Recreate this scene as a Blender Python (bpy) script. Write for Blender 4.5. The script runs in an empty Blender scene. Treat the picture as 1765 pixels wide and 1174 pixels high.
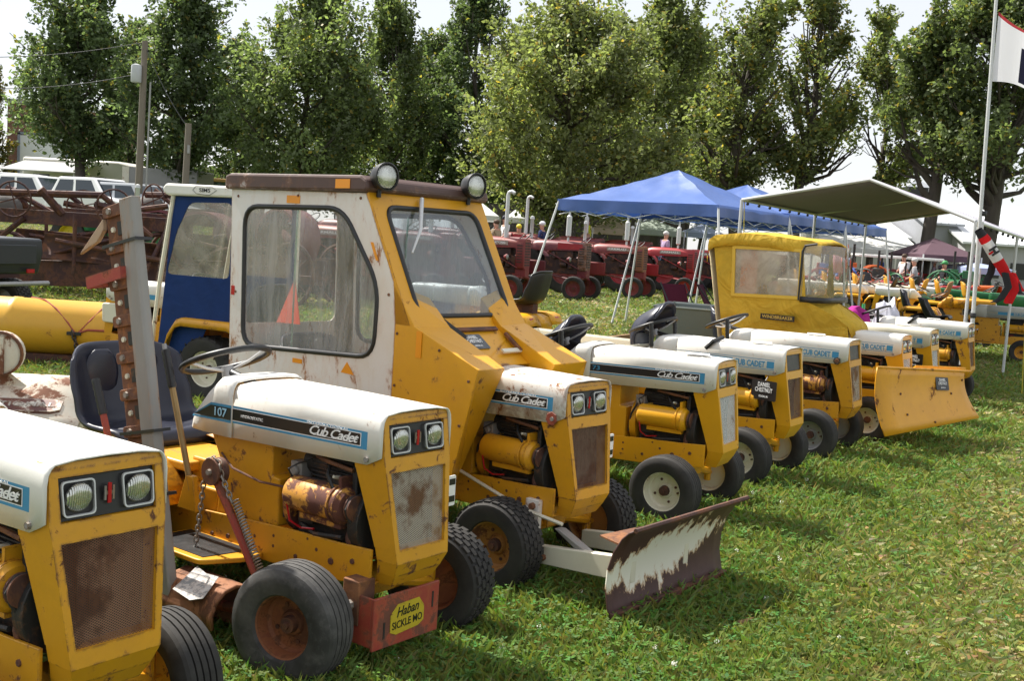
import bpy, bmesh, math, random
import numpy as np
from math import sin, cos, pi, radians as RAD, sqrt
from mathutils import Matrix, Vector, noise
S = bpy.context.scene
COL = S.collection
random.seed(7)

# ---------------------------------------------------------------- camera
FPX, PITCH, ROLL, CAMH = 1901.0, RAD(5.306), RAD(3.723), 1.589
FW = Vector((0, cos(PITCH), -sin(PITCH)))
_u = Vector((0, sin(PITCH), cos(PITCH))); _r = Vector((1, 0, 0))
RT = _r * cos(ROLL) + _u * sin(ROLL)
UP = _u * cos(ROLL) - _r * sin(ROLL)
EYE = Vector((0, 0, CAMH))
cd = bpy.data.cameras.new('camera'); cam = bpy.data.objects.new('camera', cd); COL.objects.link(cam)
cd.sensor_width = 36.0; cd.lens = 36.0 * FPX / 1765.0; cd.clip_start = 0.05; cd.clip_end = 2000
cam.matrix_world = Matrix(((RT.x, UP.x, -FW.x, EYE.x), (RT.y, UP.y, -FW.y, EYE.y), (RT.z, UP.z, -FW.z, EYE.z), (0, 0, 0, 1)))
S.camera = cam

# ---------------------------------------------------------------- light
SUN_EL, SUN_AZ = RAD(52), math.atan2(-0.80, 0.60)      # azimuth measured from +Y towards +X
w = bpy.data.worlds.new('World'); S.world = w; w.use_nodes = True
nt = w.node_tree; bg = nt.nodes['Background']
sky = nt.nodes.new('ShaderNodeTexSky'); sky.sky_type = 'NISHITA'; sky.sun_disc = False
sky.sun_elevation = SUN_EL; sky.sun_rotation = SUN_AZ; sky.altitude = 200
sky.air_density = 1.0; sky.dust_density = 1.2; sky.ozone_density = 1.0
veil = nt.nodes.new('ShaderNodeMix'); veil.data_type = 'RGBA'; veil.inputs[0].default_value = 0.8      # thin milky cloud over the whole sky
veil.inputs[7].default_value = (5.3, 5.32, 5.4, 1)
nt.links.new(sky.outputs[0], veil.inputs[6]); nt.links.new(veil.outputs[2], bg.inputs['Color'])
bg.inputs['Strength'].default_value = 0.10
sl = bpy.data.lights.new('sun', 'SUN'); sl.energy = 5.0; sl.angle = RAD(0.7); sl.color = (1.0, 0.95, 0.86)
so = bpy.data.objects.new('sun', sl); COL.objects.link(so)
tosun = Vector((sin(SUN_AZ) * cos(SUN_EL), cos(SUN_AZ) * cos(SUN_EL), sin(SUN_EL)))
so.rotation_euler = tosun.to_track_quat('Z', 'Y').to_euler(); so.location = (0, 0, 30)
vs = S.view_settings; vs.view_transform = 'Standard'; vs.look = 'None'; vs.gamma = 1.0; vs.exposure = 0.93
S.cycles.max_bounces = 6; S.cycles.transparent_max_bounces = 16; S.cycles.caustics_reflective = False; S.cycles.caustics_refractive = False

def at(u, v, Y):
    """world point at distance Y straight ahead along the sight line of a photo pixel"""
    d = FW + RT * ((u - 882.5) / FPX) - UP * ((v - 587) / FPX)
    return EYE + d * (Y / d.y)
def ground(u, v, z=0.0):
    d = FW + RT * ((u - 882.5) / FPX) - UP * ((v - 587) / FPX)
    return EYE + d * ((z - CAMH) / d.z)

# ---------------------------------------------------------------- materials
MATS = {}
def _nodes(name):
    m = bpy.data.materials.new(name); m.use_nodes = True
    return m, m.node_tree, m.node_tree.nodes['Principled BSDF']
def _coords(nt, scale=1.0):
    tc = nt.nodes.new('ShaderNodeTexCoord'); oi = nt.nodes.new('ShaderNodeObjectInfo')
    mu = nt.nodes.new('ShaderNodeMath'); mu.operation = 'MULTIPLY'; mu.inputs[1].default_value = 41.0
    nt.links.new(oi.outputs['Random'], mu.inputs[0])
    va = nt.nodes.new('ShaderNodeVectorMath'); va.operation = 'ADD'
    nt.links.new(tc.outputs['Object'], va.inputs[0]); nt.links.new(mu.outputs[0], va.inputs[1])
    return va.outputs[0]
def _noise(nt, co, scale, detail=5, rough=0.6, dist=0.0):
    n = nt.nodes.new('ShaderNodeTexNoise'); n.inputs['Scale'].default_value = scale; n.inputs['Detail'].default_value = detail
    n.inputs['Roughness'].default_value = rough; n.inputs['Distortion'].default_value = dist
    nt.links.new(co, n.inputs['Vector']); return n.outputs['Fac']
def _ramp(nt, src, a, b, ca=(0, 0, 0, 1), cb=(1, 1, 1, 1)):
    r = nt.nodes.new('ShaderNodeValToRGB'); e = r.color_ramp.elements
    e[0].position = a; e[1].position = b; e[0].color = ca; e[1].color = cb
    nt.links.new(src, r.inputs[0]); return r.outputs[0]
def _mix(nt, fac, a, b, mode='MIX'):
    m = nt.nodes.new('ShaderNodeMix'); m.data_type = 'RGBA'; m.blend_type = mode
    for s, v in ((m.inputs[0], fac), (m.inputs[6], a), (m.inputs[7], b)):
        if isinstance(v, (int, float)): s.default_value = v
        elif isinstance(v, tuple): s.default_value = v if len(v) == 4 else v + (1,)
        else: nt.links.new(v, s)
    return m.outputs[2]
def _maps(nt, co, sc):
    mp = nt.nodes.new('ShaderNodeMapping'); mp.inputs['Scale'].default_value = sc
    nt.links.new(co, mp.inputs[0]); return mp.outputs[0]
def paint(name, col, rough=0.45, metal=0.0, rust=0.0, rcol=(0.11, 0.042, 0.02), dirt=0.25, dcol=None, scale=9.0, bump=0.15, stretch=(1, 1, 1), spec=0.5):
    if name in MATS: return MATS[name]
    m, nt, p = _nodes(name); co = _coords(nt)
    cs = _maps(nt, co, stretch)
    big = _noise(nt, cs, scale * 0.35, 4, 0.6, 0.3)
    fine = _noise(nt, cs, scale * 2.2, 8, 0.68, 0.2)
    dc = dcol or tuple(c * 0.55 + 0.02 for c in col)
    c = _mix(nt, _ramp(nt, big, 0.38, 0.78), col + (1,), _mix(nt, dirt, col + (1,), dc + (1,)))
    c = _mix(nt, _ramp(nt, fine, 0.5, 0.8, (0, 0, 0, 1), (dirt * 0.8,) * 3 + (1,)), c, dc + (1,))
    if rust > 0:
        th = 0.665 - 0.30 * rust
        mask0 = _noise(nt, cs, scale, 9, 0.72, 0.35)
        mk = _ramp(nt, mask0, th, th + 0.06)
        halo = _ramp(nt, mask0, th - 0.07, th + 0.03)
        rc = _mix(nt, fine, tuple(x * 0.55 for x in rcol) + (1,), tuple(min(1, x * 1.7) for x in rcol) + (1,))
        stain = tuple(a * 0.6 + b * 0.7 for a, b in zip(col, (0.30, 0.12, 0.03)))
        c = _mix(nt, _mix(nt, 0.5, (0, 0, 0, 1), halo), c, stain + (1,))
        run = _noise(nt, _maps(nt, co, (9, 9, .7)), 3.0, 5, 0.6)                  # rain-washed rust runs
        c = _mix(nt, _ramp(nt, run, .56, .74, (0, 0, 0, 1), (.05 + .30 * rust,) * 3 + (1,)), c, stain + (1,))
        bv = nt.nodes.new('ShaderNodeBevel'); bv.samples = 4; bv.inputs[0].default_value = 0.012        # paint worn through along the edges
        ge = nt.nodes.new('ShaderNodeNewGeometry'); dt = nt.nodes.new('ShaderNodeVectorMath'); dt.operation = 'DOT_PRODUCT'
        nt.links.new(bv.outputs[0], dt.inputs[0]); nt.links.new(ge.outputs['Normal'], dt.inputs[1])
        ed = _ramp(nt, dt.outputs['Value'], .80, .985, (1, 1, 1, 1), (0, 0, 0, 1))
        ew = nt.nodes.new('ShaderNodeMath'); ew.operation = 'MULTIPLY'; nt.links.new(ed, ew.inputs[0]); nt.links.new(_ramp(nt, mask0, th - .14 * min(1, rust * 3.5), th + .08 - .14 * min(1, rust * 3.5)), ew.inputs[1])
        c = _mix(nt, mk, c, rc); c = _mix(nt, ew.outputs[0], c, rc)
        rr = _ramp(nt, mask0, th, th + 0.03, (rough,) * 3 + (1,), (0.85,) * 3 + (1,))
        nt.links.new(rr, p.inputs['Roughness'])
    else:
        rr = _ramp(nt, fine, 0.3, 0.8, (rough * 0.85,) * 3 + (1,), (min(1, rough * 1.25),) * 3 + (1,))
        nt.links.new(rr, p.inputs['Roughness'])
    nt.links.new(c, p.inputs['Base Color'])
    p.inputs['Metallic'].default_value = metal; p.inputs['Specular IOR Level'].default_value = spec
    if bump:
        b = nt.nodes.new('ShaderNodeBump'); b.inputs['Strength'].default_value = bump; b.inputs['Distance'].default_value = 0.004
        nt.links.new(fine, b.inputs['Height']); nt.links.new(b.outputs[0], p.inputs['Normal'])
    MATS[name] = m; return m
def plain(name, col, rough=0.5, metal=0.0, emit=0):
    if name in MATS: return MATS[name]
    m, nt, p = _nodes(name); p.inputs['Base Color'].default_value = col + (1,)
    p.inputs['Roughness'].default_value = rough; p.inputs['Metallic'].default_value = metal
    MATS[name] = m; return m
def mesh_screen(name, col, rust=0.0, cell=0.0105, rcol=(0.13, 0.05, 0.025)):
    """expanded-metal grille: diamond holes cut through the sheet"""
    if name in MATS: return MATS[name]
    m, nt, p = _nodes(name); tc = nt.nodes.new('ShaderNodeTexCoord')
    sx = nt.nodes.new('ShaderNodeSeparateXYZ'); nt.links.new(tc.outputs['Object'], sx.inputs[0])
    def mth(op, a, b=None):
        n = nt.nodes.new('ShaderNodeMath'); n.operation = op
        for i, v in enumerate((a, b)):
            if v is None: continue
            if isinstance(v, (int, float)): n.inputs[i].default_value = v
            else: nt.links.new(v, n.inputs[i])
        return n.outputs[0]
    y = mth('MULTIPLY', sx.outputs[1], 1 / cell); z = mth('MULTIPLY', sx.outputs[2], 1.55 / cell)
    a = mth('ABSOLUTE', mth('SUBTRACT', mth('FRACT', mth('ADD', y, z)), 0.5))
    b = mth('ABSOLUTE', mth('SUBTRACT', mth('FRACT', mth('SUBTRACT', y, z)), 0.5))
    hole = mth('LESS_THAN', mth('MAXIMUM', a, b), 0.335)
    co = _coords(nt); nz = _noise(nt, co, 7, 6, 0.65); th = 0.66 - 0.36 * rust
    c = _mix(nt, _ramp(nt, nz, th, th + 0.12), col + (1,), rcol + (1,))
    nt.links.new(c, p.inputs['Base Color']); p.inputs['Roughness'].default_value = 0.55; p.inputs['Metallic'].default_value = 0.35
    tr = nt.nodes.new('ShaderNodeBsdfTransparent'); mx = nt.nodes.new('ShaderNodeMixShader')
    nt.links.new(hole, mx.inputs[0]); nt.links.new(p.outputs[0], mx.inputs[1]); nt.links.new(tr.outputs[0], mx.inputs[2])
    nt.links.new(mx.outputs[0], nt.nodes['Material Output'].inputs[0])
    MATS[name] = m; return m
def pane(name, tint=(0.9, 0.95, 0.95), dirt=0.2, dcol=(0.5, 0.5, 0.47), refl=0.12, scale=5, smear=(1, 1, 1), rough=0.05):
    """old window sheet: see-through, mirror-like at the surface, with dried dirt"""
    if name in MATS: return MATS[name]
    m, nt, p = _nodes(name); co = _maps(nt, _coords(nt), smear)
    tr = nt.nodes.new('ShaderNodeBsdfTransparent'); tr.inputs[0].default_value = tint + (1,)
    gl = nt.nodes.new('ShaderNodeBsdfGlossy'); gl.inputs['Roughness'].default_value = rough
    lw = nt.nodes.new('ShaderNodeLayerWeight'); lw.inputs[0].default_value = 0.12
    f = _ramp(nt, lw.outputs['Fresnel'], 0.0, 1.0, (refl,) * 3 + (1,), (0.85,) * 3 + (1,))
    m1 = nt.nodes.new('ShaderNodeMixShader'); nt.links.new(f, m1.inputs[0]); nt.links.new(tr.outputs[0], m1.inputs[1]); nt.links.new(gl.outputs[0], m1.inputs[2])
    p.inputs['Base Color'].default_value = dcol + (1,); p.inputs['Roughness'].default_value = 0.8
    nz = _noise(nt, co, scale, 8, 0.7, 0.5)
    d = _ramp(nt, nz, 0.35, 0.75, (dirt * 0.35,) * 3 + (1,), (min(1, dirt * 1.9),) * 3 + (1,))
    m2 = nt.nodes.new('ShaderNodeMixShader'); nt.links.new(d, m2.inputs[0]); nt.links.new(m1.outputs[0], m2.inputs[1]); nt.links.new(p.outputs[0], m2.inputs[2])
    nt.links.new(m2.outputs[0], nt.nodes['Material Output'].inputs[0])
    MATS[name] = m; return m
def cloth(name, col, thin=0.25, rough=0.8, dirt=0.15, scale=5, spec=0.25, crease=0.35):
    """sheet fabric that lets some light through"""
    if name in MATS: return MATS[name]
    m, nt, p = _nodes(name); co = _coords(nt); nz = _noise(nt, co, scale, 6, 0.6)
    c = _mix(nt, _ramp(nt, nz, 0.4, 0.8, (0, 0, 0, 1), (dirt * 2,) * 3 + (1,)), col + (1,), tuple(x * 0.6 for x in col) + (1,))
    nt.links.new(c, p.inputs['Base Color']); p.inputs['Roughness'].default_value = rough; p.inputs['Specular IOR Level'].default_value = spec
    t = nt.nodes.new('ShaderNodeBsdfTranslucent'); nt.links.new(c, t.inputs[0])
    mx = nt.nodes.new('ShaderNodeMixShader'); mx.inputs[0].default_value = thin
    nt.links.new(p.outputs[0], mx.inputs[1]); nt.links.new(t.outputs[0], mx.inputs[2]); nt.links.new(mx.outputs[0], nt.nodes['Material Output'].inputs[0])
    b = nt.nodes.new('ShaderNodeBump'); b.inputs['Strength'].default_value = crease; b.inputs['Distance'].default_value = 0.03 if crease < .5 else 0.06
    nt.links.new(_noise(nt, co, scale * 0.9, 3, 0.5, 0.8), b.inputs['Height']); nt.links.new(b.outputs[0], p.inputs['Normal'])
    MATS[name] = m; return m
def leafy(name, thin=0.35, rough=0.5):
    """leaves and blades: colour carried per leaf, light shining through"""
    if name in MATS: return MATS[name]
    m, nt, p = _nodes(name); a = nt.nodes.new('ShaderNodeAttribute'); a.attribute_name = 'tint'
    nt.links.new(a.outputs['Color'], p.inputs['Base Color']); p.inputs['Roughness'].default_value = rough; p.inputs['Specular IOR Level'].default_value = 0.3
    t = nt.nodes.new('ShaderNodeBsdfTranslucent'); g = _mix(nt, 1.0, a.outputs['Color'], (1.25, 1.35, 0.7, 1), 'MULTIPLY'); nt.links.new(g, t.inputs[0])
    mx = nt.nodes.new('ShaderNodeMixShader'); mx.inputs[0].default_value = thin
    nt.links.new(p.outputs[0], mx.inputs[1]); nt.links.new(t.outputs[0], mx.inputs[2]); nt.links.new(mx.outputs[0], nt.nodes['Material Output'].inputs[0])
    MATS[name] = m; return m

YEL_OLD = paint('paint_yellow_worn', (0.66, 0.315, 0.012), 0.40, rust=0.27, dirt=0.28, scale=13)
YEL_RUST = paint('paint_yellow_rusty', (0.62, 0.29, 0.014), 0.45, rust=0.40, dirt=0.35, scale=12)
YEL_NEW = paint('paint_yellow_fresh', (0.72, 0.355, 0.012), 0.32, rust=0.12, dirt=0.15, scale=12)
YEL_GEN = paint('paint_yellow_flaking', (0.58, 0.28, 0.04), 0.5, rust=0.72, rcol=(0.09, 0.03, 0.02), scale=9)
WHITE = paint('paint_white_hood', (0.80, 0.785, 0.74), 0.35, rust=0.08, dirt=0.12, dcol=(0.5, 0.46, 0.38), scale=11)
WHITE_OLD = paint('paint_white_rusty', (0.74, 0.72, 0.68), 0.45, rust=0.34, dirt=0.25, dcol=(0.45, 0.36, 0.25), rcol=(0.2, 0.08, 0.03), scale=10)
CREAM = paint('paint_cream', (0.70, 0.67, 0.54), 0.4, rust=0.14, dirt=0.2, scale=5)
CREAM_RUST = paint('paint_cream_flaked', (0.70, 0.66, 0.56), 0.5, rust=0.55, rcol=(0.16, 0.065, 0.035), dirt=0.3, scale=6)
RUST = paint('rust_brown', (0.13, 0.055, 0.03), 0.85, rust=0.4, rcol=(0.22, 0.09, 0.035), dirt=0.5, scale=12, bump=0.5)
RUST_DARK = paint('rust_dark', (0.075, 0.032, 0.025), 0.75, rust=0.35, rcol=(0.14, 0.055, 0.03), dirt=0.5, scale=8, bump=0.3)
ENGINE = paint('engine_grime', (0.018, 0.017, 0.016), 0.6, rust=0.15, rcol=(0.06, 0.03, 0.02), dirt=0.4, scale=12, bump=0.4)
RUBBER = paint('rubber_tyre', (0.022, 0.021, 0.021), 0.75, dirt=0.6, dcol=(0.07, 0.065, 0.058), scale=14, bump=0.3, spec=0.35)
RUBBER_GREY = paint('rubber_weathered', (0.035, 0.034, 0.034), 0.75, dirt=0.9, dcol=(0.15, 0.145, 0.14), scale=11, bump=0.4, spec=0.35)
VINYL = paint('vinyl_navy', (0.016, 0.018, 0.034), 0.32, dirt=0.2, scale=6, bump=0.08)
VINYL_BROWN = paint('vinyl_brown', (0.30, 0.14, 0.05), 0.5, dirt=0.3, scale=6)
BLACK = paint('black_plastic', (0.014, 0.014, 0.015), 0.42, dirt=0.3, dcol=(0.05, 0.05, 0.05), scale=10)
STEEL = paint('galvanised_steel', (0.36, 0.36, 0.36), 0.5, metal=0.45, dirt=0.35, scale=10)
STEEL_OLD = paint('steel_weathered', (0.30, 0.29, 0.275), 0.65, metal=0.3, rust=0.3, rcol=(0.2, 0.12, 0.06), dirt=0.4, scale=10, stretch=(1, 1, 0.25))
CHROME = plain('chrome', (0.75, 0.75, 0.75), 0.15, 1.0)
ALU = paint('alu_tube', (0.62, 0.63, 0.64), 0.4, metal=0.3, dirt=0.15)
POLEWHITE = paint('tube_white', (0.75, 0.76, 0.77), 0.4, dirt=0.15)
RED_OLD = paint('paint_red_faded', (0.19, 0.018, 0.02), 0.5, rust=0.25, rcol=(0.10, 0.035, 0.025), dirt=0.45, dcol=(0.16, 0.07, 0.06), scale=4)
RED_MAROON = paint('paint_maroon', (0.13, 0.015, 0.022), 0.45, rust=0.2, rcol=(0.09, 0.03, 0.02), dirt=0.4, scale=4)
RED_BRIGHT = paint('paint_red', (0.32, 0.014, 0.02), 0.4, rust=0.08, dirt=0.25, scale=4)
RED_ATT = paint('paint_red_scuffed', (0.33, 0.045, 0.03), 0.55, rust=0.5, rcol=(0.14, 0.05, 0.03), dirt=0.35, scale=8)
GREEN = paint('paint_green', (0.018, 0.14, 0.05), 0.4, rust=0.05, dirt=0.3, scale=5)
DECAL_BLACK = plain('decal_black', (0.012, 0.012, 0.014), 0.35)
DECAL_BLUE = plain('decal_blue', (0.045, 0.26, 0.46), 0.4)
DECAL_WHITE = plain('decal_white', (0.85, 0.85, 0.85), 0.4)
AMBER = plain('reflector_amber', (0.80, 0.30, 0.01), 0.3)
REDLENS = plain('lens_red', (0.45, 0.012, 0.02), 0.2)
def lens_mat():
    m, nt, p = _nodes('lamp_lens'); tc = nt.nodes.new('ShaderNodeTexCoord'); wv = nt.nodes.new('ShaderNodeTexWave'); wv.bands_direction = 'Y'; wv.inputs['Scale'].default_value = 55; wv.inputs['Distortion'].default_value = .4
    nt.links.new(tc.outputs['Object'], wv.inputs['Vector']); b = nt.nodes.new('ShaderNodeBump'); b.inputs['Strength'].default_value = .8; b.inputs['Distance'].default_value = .004; nt.links.new(wv.outputs['Fac'], b.inputs['Height']); nt.links.new(b.outputs[0], p.inputs['Normal'])
    nt.links.new(_mix(nt, wv.outputs['Fac'], (.50, .52, .47, 1), (.85, .86, .80, 1)), p.inputs['Base Color']); p.inputs['Metallic'].default_value = .75; p.inputs['Roughness'].default_value = .14; p.inputs['Coat Weight'].default_value = 1.0; return m
LENS = lens_mat()
MESH_RUST = mesh_screen('screen_rusty', (0.30, 0.16, 0.10), 0.6)
MESH_MIX = mesh_screen('screen_weathered', (0.55, 0.48, 0.40), 0.5, rcol=(0.24, 0.12, 0.06))
MESH_NEW = mesh_screen('screen_silver', (0.80, 0.81, 0.83), 0.0, 0.009)
MESH_DARK = mesh_screen('screen_brown', (0.20, 0.12, 0.08), 0.5, 0.009)

# ---------------------------------------------------------------- mesh building
class MB:
    def __init__(s): s.v = []; s.f = []; s.m = None
    def add(s, vs, fs):
        o = len(s.v)
        if s.m is not None: vs = [s.m @ Vector(p) for p in vs]
        s.v.extend([tuple(p) for p in vs]); s.f.extend([tuple(i + o for i in q) for q in fs]); return s
    def box(s, x0, x1, y0, y1, z0, z1):
        return s.add([(x, y, z) for x in (x0, x1) for y in (y0, y1) for z in (z0, z1)],
                     [(0, 1, 3, 2), (4, 6, 7, 5), (0, 4, 5, 1), (2, 3, 7, 6), (0, 2, 6, 4), (1, 5, 7, 3)])
    def hexa(s, bot, top):
        return s.add(list(bot) + list(top), [(3, 2, 1, 0), (4, 5, 6, 7)] + [(i, (i + 1) % 4, (i + 1) % 4 + 4, i + 4) for i in range(4)])
    def prism(s, pts, a, b, ax='y'):
        mk = {'y': lambda p, t: (p[0], t, p[1]), 'x': lambda p, t: (t, p[0], p[1]), 'z': lambda p, t: (p[0], p[1], t)}[ax]
        n = len(pts); vs = [mk(p, a) for p in pts] + [mk(p, b) for p in pts]
        return s.add(vs, [tuple(range(n)), tuple(range(2 * n - 1, n - 1, -1))] + [(i, (i + 1) % n, (i + 1) % n + n, i + n) for i in range(n)])
    def loft(s, rings, caps=True, closed=True):
        n = len(rings[0]); vs = [p for r in rings for p in r]; fs = []
        for k in range(len(rings) - 1):
            for i in range(n if closed else n - 1):
                j = (i + 1) % n; fs.append((k * n + i, k * n + j, (k + 1) * n + j, (k + 1) * n + i))
        if caps and closed: fs += [tuple(range(n - 1, -1, -1)), tuple((len(rings) - 1) * n + i for i in range(n))]
        return s.add(vs, fs)
    def tube(s, pts, r, n=8, closed=False, caps=True):
        P = [Vector(p) for p in pts]; L = len(P); rr = r if isinstance(r, (list, tuple)) else [r] * L
        rings = []; up = None
        for i in range(L):
            if closed: t = P[(i + 1) % L] - P[i - 1]
            else: t = P[min(i + 1, L - 1)] - P[max(i - 1, 0)]
            if t.length < 1e-9: t = Vector((0, 0, 1))
            t.normalize()
            if up is None: up = Vector((0, 0, 1)) if abs(t.z) < 0.9 else Vector((1, 0, 0))
            a = t.cross(up)
            if a.length < 1e-6: a = t.cross(Vector((0.3, 1, 0.2)))
            a.normalize(); b = a.cross(t).normalized(); up = b
            rings.append([P[i] + a * (cos(2 * pi * k / n) * rr[i]) + b * (sin(2 * pi * k / n) * rr[i]) for k in range(n)])
        if closed: rings.append(rings[0]); return s.loft(rings, caps=False)
        return s.loft(rings, caps=caps)
    def cyl(s, a, b, r0, r1=None, n=14): return s.tube([a, b], [r0, r0 if r1 is None else r1], n)
    def lathe(s, prof, c=(0, 0, 0), ax='y', n=28, closed=False):
        rings = []
        for r, t in prof:
            ring = []
            for k in range(n):
                u, v = r * cos(2 * pi * k / n), r * sin(2 * pi * k / n)
                ring.append({'y': (c[0] + u, c[1] + t, c[2] + v), 'x': (c[0] + t, c[1] + u, c[2] + v), 'z': (c[0] + u, c[1] + v, c[2] + t)}[ax])
            rings.append(ring)
        if closed: rings.append(rings[0])
        return s.loft(rings, caps=False)
    def ball(s, c, r, nu=12, nv=8, sc=(1, 1, 1)):
        rings = []
        for j in range(1, nv):
            t = pi * j / nv
            rings.append([(c[0] + r * sc[0] * sin(t) * cos(2 * pi * k / nu), c[1] + r * sc[1] * sin(t) * sin(2 * pi * k / nu), c[2] + r * sc[2] * cos(t)) for k in range(nu)])
        return s.loft(rings)
    def quad(s, *p): return s.add(p, [tuple(range(len(p)))])
    def mesh(s, name, mat, smooth=None, fix=True):
        me = bpy.data.meshes.new(name); me.from_pydata(s.v, [], s.f)
        if fix and len(s.f) < 30000:
            bm = bmesh.new(); bm.from_mesh(me); bmesh.ops.recalc_face_normals(bm, faces=bm.faces); bm.to_mesh(me); bm.free()
        if smooth is not None:
            me.shade_smooth(); me.set_sharp_from_angle(angle=RAD(smooth))
        me.materials.append(mat); return me
    def build(s, name, mat, parent=None, smooth=40, bevel=0, solid=0, sub=0, fix=True, off=0):
        o = bpy.data.objects.new(name, s.mesh(name, mat, smooth, fix)); COL.objects.link(o)
        if parent is not None: o.parent = parent
        if solid:
            md = o.modifiers.new('solid', 'SOLIDIFY'); md.thickness = solid; md.offset = off
        if bevel:
            md = o.modifiers.new('bevel', 'BEVEL'); md.width = bevel; md.segments = 2; md.limit_method = 'ANGLE'; md.angle_limit = RAD(32)
        if sub:
            md = o.modifiers.new('sub', 'SUBSURF'); md.levels = sub; md.render_levels = sub
        return o
def empty(name, loc=(0, 0, 0), rz=0, parent=None, rot=None):
    o = bpy.data.objects.new(name, None); COL.objects.link(o); o.location = loc
    o.rotation_euler = rot if rot else (0, 0, rz); o.empty_display_size = 0.1
    if parent is not None: o.parent = parent
    return o
def tag(o, label, cat, group=None, kind=None):
    if label: o['label'] = label
    if cat: o['category'] = cat
    if group: o['group'] = group
    if kind: o['kind'] = kind
    return o
def structure(o): o['kind'] = 'structure'; return o
def copy_tree(o, parent=None):
    c = o.copy(); COL.objects.link(c); c.parent = parent
    for ch in o.children: copy_tree(ch, c)
    return c
_txt = {}
def text(s, size, mat, parent, mtx, name='lettering', shear=0.0, width=None, extrude=0.0006, spacing=1.0, bold=0.012):
    key = (s, shear, spacing, bold)
    if key not in _txt:
        cu = bpy.data.curves.new('txt', 'FONT'); cu.body = s; cu.size = 1.0; cu.align_x = 'CENTER'; cu.align_y = 'CENTER'; cu.shear = shear; cu.extrude = 0.01
        cu.space_character = spacing; cu.offset = bold; cu.resolution_u = 3
        ob = bpy.data.objects.new('txt', cu); COL.objects.link(ob)
        bpy.context.view_layer.update()
        me = bpy.data.meshes.new_from_object(ob.evaluated_get(bpy.context.evaluated_depsgraph_get()))
        bpy.data.objects.remove(ob); co = np.zeros(len(me.vertices) * 3); me.vertices.foreach_get('co', co)
        _txt[key] = (me, np.ptp(co.reshape(-1, 3)[:, 0]), np.ptp(co.reshape(-1, 3)[:, 1]))
    me, wd, ht = _txt[key]; me = me.copy(); me.materials.clear(); me.materials.append(mat)
    sx = (width / wd) if width else size / ht; sy = size / ht
    me.transform(mtx @ Matrix.Diagonal((sx, sy, extrude / 0.01, 1)))
    o = bpy.data.objects.new(name, me); COL.objects.link(o); o.parent = parent; return o
def frame(o, x, y):
    """matrix whose local X,Y run along x,y and origin at o"""
    x = Vector(x).normalized(); y = Vector(y); y = (y - x * y.dot(x)).normalized(); z = x.cross(y)
    return Matrix(((x.x, y.x, z.x, o[0]), (x.y, y.y, z.y, o[1]), (x.z, y.z, z.z, o[2]), (0, 0, 0, 1)))
def rounded(pts, r, n=4):
    """polygon with rounded corners"""
    out = []; N = len(pts)
    for i in range(N):
        p, a, b = Vector(pts[i]), Vector(pts[i - 1]), Vector(pts[(i + 1) % N])
        da, db = (a - p), (b - p); q = min(r, da.length * 0.45, db.length * 0.45)
        A = p + da.normalized() * q; B = p + db.normalized() * q
        for k in range(n + 1):
            t = k / n; out.append(tuple(A * (1 - t) ** 2 + p * 2 * t * (1 - t) + B * t * t))
    return out
# ---------------------------------------------------------------- ground
def sm(a, b, x):
    t = np.clip((x - a) / (b - a), 0, 1); return t * t * (3 - 2 * t)
def gz(x, y):
    return 1.15 * sm(27, 42, np.asarray(y, float)) * sm(4, 11, -np.asarray(x, float))
def quadmesh(name, V, tint, mat, nper=4):
    """V (n, nper, 3) separate faces with one tint each"""
    n = len(V); me = bpy.data.meshes.new(name)
    me.vertices.add(n * nper); me.vertices.foreach_set('co', np.ascontiguousarray(V, dtype=np.float32).ravel())
    me.loops.add(n * nper); me.loops.foreach_set('vertex_index', np.arange(n * nper, dtype=np.int32))
    me.polygons.add(n); me.polygons.foreach_set('loop_start', np.arange(0, n * nper, nper, dtype=np.int32))
    me.update(calc_edges=True)
    at_ = me.attributes.new('tint', 'FLOAT_COLOR', 'POINT')
    c = np.ones((n, nper, 4), np.float32); c[:, :, :3] = tint[:, None, :] if tint.ndim == 2 else tint
    at_.data.foreach_set('color', c.ravel()); me.materials.append(mat)
    o = bpy.data.objects.new(name, me); COL.objects.link(o); return o

def grass_ground():
    if 'ground' in MATS: return MATS['ground']
    m, nt, p = _nodes('ground'); tc = nt.nodes.new('ShaderNodeTexCoord'); co = tc.outputs['Object']
    big = _noise(nt, co, 0.35, 5, 0.6, 0.4); mid = _noise(nt, co, 3.0, 6, 0.7); fine = _noise(nt, co, 38, 6, 0.75)
    g = _mix(nt, _ramp(nt, fine, 0.35, 0.7), (0.035, 0.06, 0.014, 1), (0.12, 0.18, 0.035, 1))
    s = _mix(nt, _ramp(nt, fine, 0.3, 0.7), (0.11, 0.095, 0.045, 1), (0.26, 0.22, 0.11, 1))
    mk = _mix(nt, 0.5, big, mid)
    c = _mix(nt, _ramp(nt, mk, 0.47, 0.63), g, s)
    nt.links.new(c, p.inputs['Base Color']); p.inputs['Roughness'].default_value = 0.95; p.inputs['Specular IOR Level'].default_value = 0.1
    b = nt.nodes.new('ShaderNodeBump'); b.inputs['Strength'].default_value = 0.9; b.inputs['Distance'].default_value = 0.05
    nt.links.new(fine, b.inputs['Height']); nt.links.new(b.outputs[0], p.inputs['Normal'])
    MATS['ground'] = m; return m
xs = np.unique(np.concatenate([np.linspace(-600, -60, 10), np.linspace(-60, 60, 49), np.linspace(60, 600, 10)]))
ys = np.unique(np.concatenate([np.linspace(-60, 0, 6), np.linspace(0, 90, 46), np.linspace(90, 900, 12)]))
X, Yg = np.meshgrid(xs, ys); Z = gz(X, Yg) - 0.0
nx, ny = len(xs), len(ys)
gm = bpy.data.meshes.new('ground')
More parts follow.
